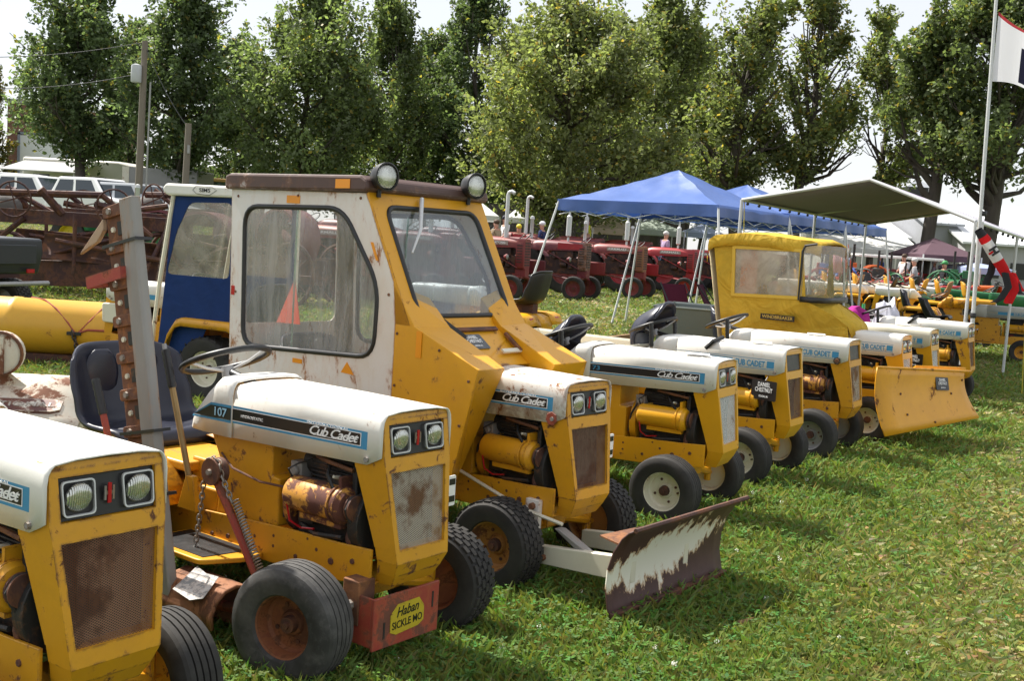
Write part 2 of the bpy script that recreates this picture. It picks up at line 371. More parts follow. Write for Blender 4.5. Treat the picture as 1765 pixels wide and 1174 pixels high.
gm.from_pydata(np.stack([X, Yg, Z], -1).reshape(-1, 3).tolist(), [], [(j * nx + i, j * nx + i + 1, (j + 1) * nx + i + 1, (j + 1) * nx + i) for j in range(ny - 1) for i in range(nx - 1)])
gm.shade_smooth(); gm.materials.append(grass_ground())
go = bpy.data.objects.new('ground', gm); COL.objects.link(go); structure(go)

rng = np.random.default_rng(5)
def patch(x, y):
    """0 lush clover .. 1 dry thatch, slow-varying over the field"""
    v = np.zeros_like(x); a = 1.0
    r2 = np.random.default_rng(11)
    for k in range(9):
        th = r2.uniform(0, pi); f = 0.45 * 1.45 ** k; ph = r2.uniform(0, 6.28)
        v += a * np.sin((x * cos(th) + y * sin(th)) * f + ph + 1.3 * np.sin(x * f * 0.7 + y * f * 0.4 + k)); a *= 0.86
    s = (x + 1.04) * .845 - (y - 2.85) * .535            # metres out from the front of the tractor row, where feet and tyres wear the turf
    v = v + 1.9 * np.exp(-((s - 2.6) / 1.6) ** 2) - 2.2 * np.exp(-((s - .2) / .9) ** 2)
    return 1 / (1 + np.exp(-1.1 * (v - 0.4)))
def spread(n, d0, d1, half, p=0.0):
    u = rng.random(n)
    d = d0 * (d1 / d0) ** u if p == 0 else (d0 ** p + u * (d1 ** p - d0 ** p)) ** (1 / p)
    x = rng.uniform(-half, half, n) * d
    return x, d
# blades of grass, drawn finer close by
n = 385000
x, y = spread(n, 2.3, 46, 0.62, -0.35)
pt = patch(x, y); lush = np.exp(-((np.minimum(x * 0.81 - (y - 3.9) * 0.0, 9)) * 0)) 
dry = rng.random(n) < (0.08 + 0.66 * pt ** 1.4)
h = rng.uniform(0.045, 0.115, n) * (1 + y / 60) * (1.15 - 0.30 * pt)
wd = rng.uniform(0.0012, 0.0029, n) * (1 + y / 8)
az = rng.uniform(0, 2 * pi, n); lean = rng.uniform(0.2, 1.15, n) + dry * rng.uniform(0.4, 1.1, n)
dx, dy = np.cos(az), np.sin(az); px, py = -dy, dx
b0 = np.stack([x, y, gz(x, y) - 0.004], -1)
mid = b0 + np.stack([dx * h * lean * 0.35, dy * h * lean * 0.35, h * np.maximum(0.16, 0.62 - 0.2 * lean)], -1)
tip = b0 + np.stack([dx * h * lean, dy * h * lean, h * np.maximum(0.12, 1.0 - 0.45 * lean)], -1)
sd = np.stack([px * wd, py * wd, np.zeros(n)], -1)
V = np.stack([b0 - sd, b0 + sd, mid + sd * 0.75, tip], 1)
gcol = np.stack([rng.uniform(0.12, 0.235, n), rng.uniform(0.175, 0.285, n), rng.uniform(0.04, 0.075, n)], -1)
dcol = np.stack([rng.uniform(0.28, 0.48, n), rng.uniform(0.26, 0.43, n), rng.uniform(0.12, 0.22, n)], -1)
mixg = (0.35 * pt * rng.random(n))[:, None]
t = np.where(dry[:, None], dcol, gcol * (1 - mixg) + dcol * mixg * 0.7)
o = quadmesh('grass', V, t, leafy('grass_blade', 0.3)); tag(o, 'short mown green grass with dry straw patches between the machines', 'grass', kind='stuff')
# clover: three round leaflets on a stem
n = 62000
x, y = spread(n, 2.3, 17, 0.62, -0.2)
keep = rng.random(n) > np.clip(patch(x, y) * 1.25 + .12, 0, .96); x, y = x[keep], y[keep]; n = len(x)
hz = rng.uniform(0.03, 0.085, n); s = rng.uniform(0.0060, 0.0120, n) * (1 + y / 16); a0 = rng.uniform(0, 2 * pi, n)
Vs, Ts = [], []
base = np.stack([rng.uniform(0.055, 0.11, n), rng.uniform(0.125, 0.215, n), rng.uniform(0.02, 0.045, n)], -1)
for k in range(3):
    a = a0 + k * 2 * pi / 3; tl = rng.uniform(-0.25, 0.6, n)
    u = np.stack([np.cos(a), np.sin(a), tl], -1); v = np.stack([-np.sin(a), np.cos(a), np.zeros(n)], -1)
    c = np.stack([x, y, gz(x, y) + hz], -1); s_ = s[:, None]
    Vs.append(np.stack([c, c + u * s_ * 0.8 - v * s_ * 0.62, c + u * s_ * 1.55 , c + u * s_ * 0.8 + v * s_ * 0.62], 1)); Ts.append(base)
o = quadmesh('clover', np.concatenate(Vs), np.concatenate(Ts), leafy('clover_leaf', 0.3, 0.7)); tag(o, 'three-leaved clover growing thick in the grass', 'clover', kind='stuff')
# white clover heads
n = 200; x, y = spread(n, 2.6, 14, 0.5, -0.3); k_ = patch(x, y) < 0.55; x, y = x[k_], y[k_]
Vf, Tf = [], []
for i in range(len(x)):
    r = random.uniform(0.006, 0.010); c = Vector((x[i], y[i], random.uniform(0.06, 0.095)))
    for q in range(14):
        d = Vector((random.gauss(0, 1), random.gauss(0, 1), random.gauss(0, 1))).normalized(); e = d.orthogonal().normalized(); g = d.cross(e)
        b = c + d * r
        Vf.append([b - e * r * 0.45, b + g * r * 0.45, b + e * r * 0.45, b + d * r * 0.5]); cc = random.uniform(0.55, 0.8); Tf.append((cc, cc, cc * 0.9))
o = quadmesh('clover_flowers', np.array([[tuple(p) for p in q] for q in Vf]), np.array(Tf), leafy('clover_head', 0.1)); tag(o, 'small white clover flower heads dotted through the grass', 'clover flowers', kind='stuff')

# ---------------------------------------------------------------- trees
BARK = paint('bark', (0.055, 0.045, 0.036), 0.9, dirt=0.6, dcol=(0.12, 0.105, 0.085), scale=9, bump=0.9, stretch=(1, 1, 0.3))
def tree(u, Y, top_v, bot_v, half_px, col, label, seed, lean=0.0, clumps=270, leaves=86, trunk=0.24, forks=0, gap=0.0, warm=0.04, up=0.75, size=0.19, low=0.42, z0=None, cone=True):
    rnd = random.Random(seed); rg = np.random.default_rng(seed)
    c0 = at(u, 400, Y); bx, by = c0.x, c0.y; bz = float(gz(bx, by)) if z0 is None else z0
    ztop = at(u, top_v, Y).z; zbot = at(u, bot_v, Y).z; rx = 1.16 * half_px / FPX * Y; clumps = int(clumps * 1.25); H = ztop - zbot
    root = empty('tree', (bx, by, bz - 0.1)); tag(root, label, 'tree', 'trees along the back of the show field')
    zt, zb = ztop - bz + 0.1, zbot - bz + 0.1
    def env(t):
        t = min(1, max(0, t))
        if cone: return 1.12 * (1 - t) ** 0.62 * min(1.0, (0.18 + t / 0.26)) ** 0.8
        return (max(0.0, sin(pi * t ** low)) ** 0.75) * (1.0 if t > 0.12 else 0.75 + 2 * t)
    def axis(z): return Vector((lean * z / zt + 0.25 * sin(z * 0.5 + seed), 0.25 * cos(z * 0.45 + seed * 2), z))
    m = MB()
    hs = [0, 0.4, zb * 0.6, zb, zb + H * 0.3, zb + H * 0.6, zb + H * 0.88]
    m.tube([axis(h) for h in hs], [trunk * 1.35, trunk * 1.08, trunk, trunk * 0.92, trunk * 0.62, trunk * 0.34, 0.03], 9)
    tips = []; segs = []
    for k in range(26 + forks * 3):
        t0 = rnd.uniform(-0.02, 0.8); z1 = zb + H * t0; a = k * 2.4 + rnd.uniform(-0.5, 0.5)
        t1 = min(0.97, t0 + rnd.uniform(0.1, 0.26) * up / 0.75); r1 = rx * env(t1) * rnd.uniform(0.6, 0.95)
        p0 = axis(z1 * (0.93 if k >= forks else 0.7)); p2 = axis(zb + H * t1) + Vector((cos(a) * r1, sin(a) * r1, 0))
        p1 = p0.lerp(p2, 0.45) + Vector((rnd.uniform(-.3, .3), rnd.uniform(-.3, .3), -0.12 * H * 0.3))
        rb = trunk * (0.5 if k >= forks else 0.8) * (1 - t0 * 0.6)
        m.tube([p0, p1, p2], [rb, rb * 0.6, 0.025], 6, caps=False); segs.append((p0, p1, p2))
        for q in range(3):
            s = rnd.uniform(0.35, 0.9); b0 = p0.lerp(p1, s * 2) if s < 0.5 else p1.lerp(p2, s * 2 - 1)
            e = b0 + Vector((cos(a + rnd.uniform(-1.1, 1.1)), sin(a + rnd.uniform(-1.1, 1.1)), rnd.uniform(0.2, 1.0))) * rx * rnd.uniform(0.2, 0.4)
            m.tube([b0, b0.lerp(e, 0.5) + Vector((0, 0, -0.1)), e], [rb * 0.32, rb * 0.2, 0.015], 5, caps=False); tips.append(e)
        tips.append(p2)
    m.build('trunk', BARK, root, smooth=60, fix=False)
    # foliage: sprays of leaves on twig ends through the crown
    C = []; D = []
    tries = 0
    while len(C) < clumps and tries < clumps * 12:
        tries += 1
        if tips and rnd.random() < 0.30:
            p = rnd.choice(tips) + Vector((rnd.gauss(0, .35), rnd.gauss(0, .35), rnd.gauss(0, .35)))
        else:
            t = rnd.random(); a = rnd.uniform(0, 2 * pi)
            lob = 0.80 + 0.30 * noise.noise(Vector((cos(a) * 1.6, sin(a) * 1.6, t * 4.5 + seed * 3.1)))
            rr = rx * env(t) * lob * (rnd.random() ** 0.42)
            p = axis(zb + H * t) + Vector((cos(a) * rr, sin(a) * rr, 0))
        if noise.noise(p * 0.55 + Vector((seed * 7.7, 0, 0))) < -0.28 + gap: continue
        d = Vector((p.x - axis(p.z).x, p.y - axis(p.z).y, 0)); d = d.normalized() * (1 - up) + Vector((0, 0, up)) + Vector((rnd.gauss(0, .25), rnd.gauss(0, .25), rnd.gauss(0, .15)))
        C.append(p); D.append(d.normalized())
    C = np.array([tuple(p) for p in C]); D = np.array([tuple(p) for p in D]); nC = len(C)
    sl = rg.uniform(0.55, 1.15, nC) * (rx / 3.4) ** 0.5; sw = sl * rg.uniform(0.38, 0.62, nC)
    N = nC * leaves; ci = np.repeat(np.arange(nC), leaves)
    g = rg.normal(0, 0.5, (N, 3)); along = rg.uniform(-0.8, 1.0, N)
    taper = (1.0 - 0.62 * np.clip(along, 0, 1))
    pos = C[ci] + D[ci] * (along * sl[ci])[:, None] + g * (sw[ci] * taper)[:, None]
    s = size * 1.06 * rg.uniform(0.6, 1.25, N)
    na = rg.normal(0, 1, (N, 3)); na[:, 2] += 0.9; na /= np.linalg.norm(na, axis=1)[:, None]
    ta = np.cross(na, rg.normal(0, 1, (N, 3))); ta /= np.linalg.norm(ta, axis=1)[:, None]; tb = np.cross(na, ta)
    V = np.stack([pos - ta * s[:, None] * 0.62, pos - tb * s[:, None] * 0.36, pos + ta * s[:, None] * 0.62, pos + tb * s[:, None] * 0.36], 1)
    cc = np.array(col)[None] * rg.uniform(0.55, 1.5, (nC, 1)) * np.array([1, 1, 1])[None]
    cc = cc[ci] * rg.uniform(0.75, 1.3, (N, 1)); yl = rg.random(N) < warm
    cc[yl] = cc[yl] * np.array([2.1, 1.35, 0.7])
    o = quadmesh('crown', V, cc, leafy('tree_leaf', 0.48, 0.5)); o.parent = root; return root
DG, MG, LG, YG = (0.120, 0.162, 0.082), (0.148, 0.188, 0.088), (0.175, 0.208, 0.090), (0.195, 0.222, 0.102)  # leaf greens, with blue raised to put distance haze into the colour
tree(132, 57, -18, 268, 104, DG, 'dark green tree with leafy low branches in front of the brick building', 1, trunk=0.26, up=0.7, size=0.20)
tree(308, 55, -22, 290, 112, DG, 'full dark tree behind the short pole with an arching low limb', 2, trunk=0.27, up=0.55)
tree(520, 54, -14, 322, 142, MG, 'broad mid-green tree rising behind the roof of the fabric cab', 3, trunk=0.25, up=0.7, clumps=330)
tree(660, 60, 6, 345, 74, MG, 'slim pointed tree standing over the rusty-roofed cab', 4, trunk=0.2, up=0.85, clumps=200)
tree(808, 63, -22, 350, 108, DG, 'tall dark tree half hidden by the pale spreading tree', 5, trunk=0.27, up=0.65, clumps=300)
tree(730, 66, 50, 360, 80, DG, 'dark tree filling the gap between the slim tree and its tall neighbour', 15, trunk=0.2, up=0.7, clumps=230)
tree(965, 47, 14, 372, 185, YG, 'wide pale yellow-green tree above the tractors and the blue canopy', 6, trunk=0.3, up=0.5, clumps=440, leaves=92, size=0.17, low=0.5, cone=False)
tree(1120, 56, 4, 350, 120, LG, 'light green upright tree between the pale spreading tree and the double-stemmed ones', 7, trunk=0.25, up=0.85, clumps=260)
tree(1266, 50, -32, 318, 90, LG, 'tall tree with a thick dark trunk behind the blue canopy peak', 8, trunk=0.30, forks=6, gap=0.3, up=0.6, clumps=175, warm=0.07, cone=False, size=.17)
tree(1378, 51, -20, 300, 82, LG, 'open tree with ascending limbs above the grey shade tarp', 9, trunk=0.24, forks=6, gap=0.3, up=0.65, clumps=165, warm=0.1, cone=False, size=.17)
tree(1512, 52, 0, 325, 62, LG, 'thin leaning tree with a sparse narrow crown behind the tarp ridge', 10, lean=-0.5, trunk=0.16, gap=0.34, up=0.6, clumps=110, warm=0.06, cone=False, size=.17)
tree(1600, 46, -20, 280, 86, MG, 'tall tree with a bare forked trunk over the dark red tent', 11, trunk=0.26, forks=6, gap=0.3, up=0.55, clumps=175, warm=0.06, cone=False, size=.17)
tree(1702, 45, -30, 320, 118, MG, 'many-stemmed tree with spreading limbs behind the flagpole', 12, trunk=0.30, forks=10, gap=0.26, up=0.5, clumps=250, warm=0.06, cone=False, size=.17)
tree(-12, 84, 120, 330, 30, (0.11, 0.12, 0.05), 'small yellowing tree at the corner of the brick building', 13, trunk=0.15, clumps=90, warm=0.3)
tree(888, 70, 150, 380, 90, DG, 'dark low-branched tree behind the plank fence', 14, trunk=0.22, clumps=220, cone=False)
tree(585, 68, 120, 345, 90, DG, 'dark low-branched tree in the shade behind the mid-green tree', 16, trunk=0.22, clumps=200, cone=False)
tree(1215, 68, 150, 395, 70, MG, 'rounded tree farther back behind the thick dark trunk', 17, trunk=0.22, clumps=160, cone=False)
for u_, Y_, tv_, bv_, hp_, lb_, sd_ in ((222, 70, 50, 330, 70, 'dark tree in the gap between the brick building tree and the pole tree', 21), (405, 70, 85, 340, 70, 'dark tree in the gap behind the short pole', 22), (1185, 66, 60, 360, 70, 'soft green tree behind the light upright one', 23), (1050, 66, 30, 360, 90, 'soft green tree over the shoulder of the pale spreading one', 26)):
    tree(u_, Y_, tv_, bv_, hp_, DG if u_ < 600 else LG, lb_, sd_, trunk=.2, clumps=150, cone=False, gap=.05, size=.21)
_bolt = {}
def bolt(parent, c, r, h, d=(0, -1, 0), mat=None, name='bolt'):
    mat = mat or RUST_DARK
    if mat.name not in _bolt:
        m = MB(); m.cyl((0, 0, 0), (0, 0, 1), 1, .88, 7); _bolt[mat.name] = m.mesh('bolt', mat, 40)
    o = bpy.data.objects.new(name, _bolt[mat.name]); COL.objects.link(o); o.parent = parent; o.location = c
    o.rotation_euler = Vector(d).to_track_quat('Z', 'Y').to_euler(); o.scale = (r, r, h); return o
# ---------------------------------------------------------------- wheels, seats, controls
def wheel(parent, name, c, Rr, w, rim_r, side, rim, tread='rib', steer=0.0, rub=None, n=40):
    e = empty(name, c, steer, parent); rub = rub or RUBBER; h = w / 2
    m = MB()
    if tread == 'rib':
        half = [(rim_r, -h * .72), (rim_r + .006, -h * .86), (rim_r + (Rr - rim_r) * .45, -h), (rim_r + (Rr - rim_r) * .72, -h * .97), (Rr * .955, -h * .84), (Rr * .975, -h * .74)]
        ribs = []; k = 5; a0, a1 = -h * .74, h * .74
        for i in range(k):
            s = a0 + (a1 - a0) * i / k; t = a0 + (a1 - a0) * (i + 1) / k; cr = lambda q: Rr * (1 - .022 * (q / h) ** 2 * 1.2)
            ribs += [(cr(s), s + .003), (cr(t), t - .003), (cr(t) - .009, t - .0022), (cr(t) - .009, t + .0022)]
        prof = half + ribs[:-2] + [(r, -t) for r, t in half[::-1]]
        m.lathe(prof, n=n)
    else:
        prof = [(rim_r, -h * .72), (rim_r + .006, -h * .86), (rim_r + (Rr - rim_r) * .5, -h), (Rr * .90, -h * .96), (Rr * .955, -h * .8), (Rr * .965, 0)]
        prof = prof + [(r, -t) for r, t in prof[:-1][::-1]]; m.lathe(prof, n=n)
        if tread == 'turf':
            nb = 30; rows = 5
            for i in range(nb):
                for j in range(rows):
                    y0 = -h * .88 + j * (h * 1.76 / rows); a = 2 * pi * (i + .5 * (j % 2)) / nb; da = pi / nb * .78
                    yy = (y0 + .003, y0 + h * 1.76 / rows - .003); r0, r1 = Rr * .93, Rr * (1 - .03 * abs((y0 + h * .88 / rows) / h) ** 2)
                    m.hexa([(r0 * cos(q), y, r0 * sin(q)) for q, y in ((a - da, yy[0]), (a + da, yy[0]), (a + da, yy[1]), (a - da, yy[1]))],
                           [(r1 * cos(q), y, r1 * sin(q)) for q, y in ((a - da * .9, yy[0]), (a + da * .9, yy[0]), (a + da * .9, yy[1]), (a - da * .9, yy[1]))])
        elif tread == 'bar':
            nb = 20
            for i in range(nb * 2):
                sg = 1 if i % 2 else -1; a = pi * i / nb; sk = .32; dw = .055
                p = [(a, 0.01 * sg), (a + dw, 0.01 * sg), (a + sk + dw, h * .97 * sg), (a + sk, h * .97 * sg)]
                m.hexa([(Rr * .94 * cos(q), y, Rr * .94 * sin(q)) for q, y in p], [(Rr * (1.0 if k < 2 else .985) * cos(q), y, Rr * (1.0 if k < 2 else .985) * sin(q)) for k, (q, y) in enumerate(p)])
    m.build('tyre', rub, e, smooth=28)
    s = side
    m = MB(); m.lathe([(rim_r * 1.04, s * h * .80), (rim_r * 1.04, s * h * .74), (rim_r * .95, s * h * .66), (rim_r * .90, s * h * .10), (rim_r * .80, -s * h * .02), (rim_r * .42, -s * h * .06), (rim_r * .36, s * h * .08), (.004, s * h * .08)], n=n)
    m.lathe([(rim_r * 1.04, -s * h * .80), (rim_r * .95, -s * h * .66), (rim_r * .9, -s * h * .2), (.004, -s * h * .2)], n=n)
    m.build('rim', rim, e, smooth=30)
    m = MB(); m.cyl((0, 0, 0), (0, s * h * .40, 0), .032, .028, 12); m.cyl((0, s * h * .4, 0), (0, s * h * .52, 0), .013, .012, 6)
    for k in range(4):
        a = k * pi / 2 + .4; m.cyl((rim_r * .6 * cos(a), -s * h * .04, rim_r * .6 * sin(a)), (rim_r * .6 * cos(a), s * h * .03, rim_r * .6 * sin(a)), .008, .008, 6)
    m.cyl((rim_r * .78, s * h * .0, 0), (rim_r * .72, s * h * .28, 0), .006, .005, 6)
    m.build('hub', RUST_DARK, e)
    return e
def seat(parent, x, z, mat, w=.25, back=.30, tilt=0.0, rot=0.0, dep=.43, yoff=0.0, name='seat', pads=True):
    e = MB(); rows = []
    prof = [(.0, -.015), (.0, .03), (-.03, .047), (-.12, .032), (-.22, .018), (-.30, .022), (-.36, .05), (-.40, .11), (-.43, .12 + back * .35), (-.455, .12 + back * .7), (-.465, .12 + back * .95), (-.475, .12 + back), (-.49, .12 + back - .01)]
    for i, (px, pz) in enumerate(prof):
        row = []; px *= dep / .43
        for k in range(13):
            t = k / 6 - 1; a = abs(t)
            ww = w * (.90 if i < 3 else (1.0 if i < 9 else 1 - .10 * (i - 8) / 4))
            up = .075 * a ** 3.5 * min(1, max(0, (i - 1) / 4)) if i < 8 else 0
            fw = .11 * a ** 3 * min(1, max(0, (i - 4) / 3))
            dn = .05 * a ** 6 * (1 if i > 8 else 0)
            row.append((px + fw, t * ww, pz + up - dn))
        rows.append(row)
    e.m = Matrix.Translation((x, yoff, z)) @ Matrix.Rotation(rot, 4, 'Z') @ Matrix.Rotation(tilt, 4, 'Y')
    e.loft(rows, closed=False)
    o = e.build(name, mat, parent, smooth=70, solid=.032, sub=1)
    if pads:
        for sgn in (-1, 1):
            c = MB(); c.m = e.m
            c.ball((-.412 * dep / .43, sgn * w * .36, .12 + back * .5), 1, 14, 8, (.017, w * .30, back * .46)); p = c.build('cushion', mat, o, smooth=80)
        c = MB(); c.m = e.m; c.ball((-.19, 0, .035), 1, 14, 8, (.15, w * .68, .028)); c.build('cushion', mat, o, smooth=80)
    return o
def steering(parent, c, r=.19, tilt=.42, col_from=(-.93, 0, .9), mat=None, spokes=3, name='steering_wheel', sp_mat=None):
    M = Matrix.Translation(c) @ Matrix.Rotation(-tilt, 4, 'Y'); mat = mat or BLACK
    m = MB(); m.m = M; m.tube([(r * cos(a), r * sin(a), 0) for a in [2 * pi * k / 32 for k in range(32)]], .0135, 8, closed=True)
    o = m.build(name, mat, parent, smooth=80)
    m = MB(); m.m = M
    for k in range(spokes):
        a = 2 * pi * k / spokes + .5; m.tube([(0, 0, -.05), (r * .55 * cos(a), r * .55 * sin(a), -.03), (r * cos(a), r * sin(a), 0)], .0065, 6)
    m.cyl((0, 0, -.075), (0, 0, -.03), .03, .026, 12); m.build('spoke', sp_mat or STEEL, o)
    m = MB(); q = M @ Vector((0, 0, -.05)); m.cyl(col_from, q, .017, .017, 10); m.build('column', BLACK, o)
    return o
def lever(parent, p0, p1, r=.010, grip=.15, mat=None, gmat=None, name='lever', gr=.018):
    m = MB(); m.cyl(p0, p1, r, r, 8); o = m.build(name, mat or STEEL, parent)
    a, b = Vector(p0), Vector(p1); d = (b - a).normalized(); m = MB(); g0 = b - d * grip
    pts = [g0 + d * (grip * k / 12) for k in range(13)]; m.tube(pts, [gr * (1.0 if k % 2 else .86) for k in range(13)], 10)
    m.build('grip', gmat or BLACK, o, smooth=50); return o
def plate_sign(parent, mtx, w=.17, h=.115, lines=('DANIEL', 'CHESTNUT', 'ODON, IN'), mat=None, name='name_plate'):
    m = MB(); m.m = mtx; m.prism(rounded([(-w / 2, -h / 2), (w / 2, -h / 2), (w / 2, h / 2), (-w / 2, h / 2)], .01), -.003, 0.0, 'z')
    o = m.build(name, mat or DECAL_BLACK, parent, smooth=None)
    for s, yy, sz, ww in ((lines[0], .27, .22, .50), (lines[1], -.0, .22, .70), (lines[2], -.32, .12, .36)):
        text(s, h * sz, DECAL_WHITE, o, mtx @ Matrix.Translation((0, yy * h, .0022)), width=w * ww)
    return o
RIGHT = lambda x, z, y=-.1805: frame((x, y, z), (1, 0, 0), (0, 0, 1))       # a flat label on the right flank

# ---------------------------------------------------------------- the yellow and white garden tractor
def hood_ring(x, zb, zt, w=.178, top=.160, r=.028, crown=.006):
    pts = [(x, -w, zb), (x, -w, zt - .055), (x, -w + .004, zt - r), (x, -w + .012, zt - r * .45), (x, -top + .004, zt - .004), (x, -top * .6, zt + crown * .6), (x, 0, zt + crown)]
    return pts + [(p[0], -p[1], p[2]) for p in pts[:-1][::-1]]
def grille_housing(t, yel, mesh_m, lights=True, lens_dark=False):
    L = [(.948, .158, .000, -.055), (.932, .166, .004, -.07), (.912, .167, .007, -.085), (.797, .172, .022, -.128), (.745, .166, .030, -.118), (.470, .138, .068, -.030), (.425, .133, .074, -.020), (.375, .120, .052, -.030), (.33, .104, .024, -.05)]
    inn = {.912: .143, .797: .140, .745: .143, .470: .117}
    m = MB()
    for i in range(len(L) - 1):
        (z0, w0, x0, r0), (z1, w1, x1, r1) = L[i], L[i + 1]
        for s in (-1, 1):
            m.quad((x0, s * w0, z0), (x1, s * w1, z1), (r1, s * (w1 + .006), z1), (r0, s * (w0 + .004), z0))
        if z0 in inn and z1 in inn and z0 != .797:
            a, b = inn[z0], inn[z1]
            for s in (-1, 1):
                m.quad((x0, s * w0, z0), (x0, s * a, z0), (x1, s * b, z1), (x1, s * w1, z1))
                m.quad((x0, s * a, z0), (x0 - .022, s * a, z0), (x1 - .022, s * b, z1), (x1, s * b, z1))
            m.quad((x0, -a, z0), (x0, a, z0), (x0 - .022, a, z0), (x0 - .022, -a, z0)); m.quad((x1, -b, z1), (x1, b, z1), (x1 - .022, b, z1), (x1 - .022, -b, z1))
        else: m.quad((x0, -w0, z0), (x0, w0, z0), (x1, w1, z1), (x1, -w1, z1))
    z0, w0, x0, r0 = L[0]; m.quad((x0, -w0, z0), (x0, w0, z0), (r0, w0, z0), (r0, -w0, z0))
    z0, w0, x0, r0 = L[-1]; m.quad((x0, -w0, z0), (x0, w0, z0), (r0, w0, z0), (r0, -w0, z0))
    h = m.build('grille_housing', yel, t, smooth=20, bevel=.006)
    m = MB(); m.hexa([(-.012, -.152, .907), (-.012, .152, .907), (.006, .148, .80), (.006, -.148, .80)], [(-.004, -.152, .907), (-.004, .152, .907), (.013, .148, .80), (.013, -.148, .80)])
    lp = m.build('lamp_panel', BLACK, t, smooth=None)
    if lights:
        for s in (-1, 1):
            y = s * .088; x = .012
            m = MB(); o_ = rounded([(y - .046, .810), (y + .046, .810), (y + .048, .902), (y - .048, .902)], .014); i_ = rounded([(y - .042, .814), (y + .042, .814), (y + .044, .898), (y - .044, .898)], .012)
            f = lambda p, d=0: (x + (.856 - p[1]) * .15 + d, p[0], p[1])
            m.loft([[f(p, .0) for p in o_], [f(p, .006) for p in o_], [f(p, .006) for p in i_], [f(p, -.002) for p in i_]], caps=False)
            hl = m.build('headlight', ALU, t, smooth=30)
            m = MB(); m.m = Matrix.Translation((x + .001, y, .856)) @ Matrix.Rotation(.15, 4, 'Y'); m.ball((0, 0, 0), 1, 18, 10, (.018, .038, .040)); m.build('lens', LENS if not lens_dark else CHROME, hl, smooth=80)
        m = MB(); x = .014
        m.box(x, x + .004, -.005, .005, .830, .884); e1 = m.build('emblem', REDLENS, t, smooth=None)
        m = MB()
        for s in (-1, 1): m.box(x - .001, x + .003, s * .012 - .0028, s * .012 + .0028, .838, .876)
        m.box(x - .001, x + .002, -.012, .012, .852, .862); m.build('letter', STEEL_OLD, e1, smooth=None)
    a, b = .143, .117; xa, xb = .030 - .012, .068 - .012
    m = MB(); m.quad((xa, -a, .745), (xa, a, .745), (xb, b, .470), (xb, -b, .470)); m.build('grille_screen', mesh_m, t, smooth=None)
    m = MB(); m.quad((xa - .05, -a, .745), (xa - .05, a, .745), (xb - .05, b, .470), (xb - .05, -b, .470))
    for k in range(7): m.box(xa - .055, xa - .02, -.11 + k * .035, -.107 + k * .035, .48, .74)
    m.build('air_shroud', ENGINE, t, smooth=None)
    return h
def engine(t, yel, gen, red_wire=True):
    m = MB(); m.box(-.47, -.14, -.11, .11, .40, .60); m.box(-.40, -.20, -.10, .12, .60, .745)
    for k in range(9): m.box(-.41, -.19, -.115, .125, .612 + k * .015, .619 + k * .015)
    m.cyl((-.46, -.06, .70), (-.33, -.06, .70), .05, .05, 14); m.cyl((-.15, -.04, .53), (-.10, -.04, .53), .13, .13, 24); m.box(-.44, -.36, -.14, -.08, .48, .60); m.cyl((-.25, -.125, .66), (-.25, -.10, .66), .03, .03, 10)
    m.build('engine_block', ENGINE, t, smooth=30, bevel=.003)
    y, z = -.150, .590
    m = MB(); m.lathe([(.004, -.465), (.048, -.463), (.060, -.455), (.064, -.445), (.064, -.20), (.069, -.197), (.069, -.172), (.064, -.168), (.058, -.155), (.03, -.150), (.004, -.150)], (0, y, z), 'x', 26)
    g = m.build('generator', gen, t, smooth=35)
    m = MB()
    for xx in (-.215, -.185): m.lathe([(.066, xx), (.071, xx + .001), (.071, xx + .009), (.066, xx + .010)], (0, y, z), 'x', 26)
    m.box(-.20, -.185, y - .02, y + .05, z + .055, z + .105); m.box(-.40, -.18, y - .02, y + .05, z - .085, z - .062); m.build('bracket', gen, g, smooth=None)
    m = MB(); m.lathe([(.004, -.146), (.046, -.145), (.046, -.139), (.032, -.134), (.046, -.128), (.046, -.122), (.02, -.12), (.004, -.118)], (0, y, z), 'x', 22); m.build('pulley', RUST_DARK, g, smooth=35)
    m = MB(); pts = [(-.133, y + .044 * cos(a), z + .044 * sin(a)) for a in (1.2, 2.0, 3.1, 4.0)] + [(-.133, -.10, .44), (-.133, -.02, .40), (-.133, .06, .47), (-.133, .0, .62)]
    m.tube(pts, .006, 6, closed=True); m.build('belt', RUBBER, t)
    m = MB(); m.tube([(-.45, y - .02, z + .06), (-.46, y - .03, z + .09), (-.44, y, z + .11), (-.40, y + .04, z + .13)], .004, 6); m.build('wire', BLACK, t); m = MB(); m.tube([(-.44, y - .05, z - .03), (-.43, y - .04, z - .10), (-.41, y, z - .13), (-.34, y, z - .12)], .004, 6); m.build('wire', REDLENS if red_wire else BLACK, t)
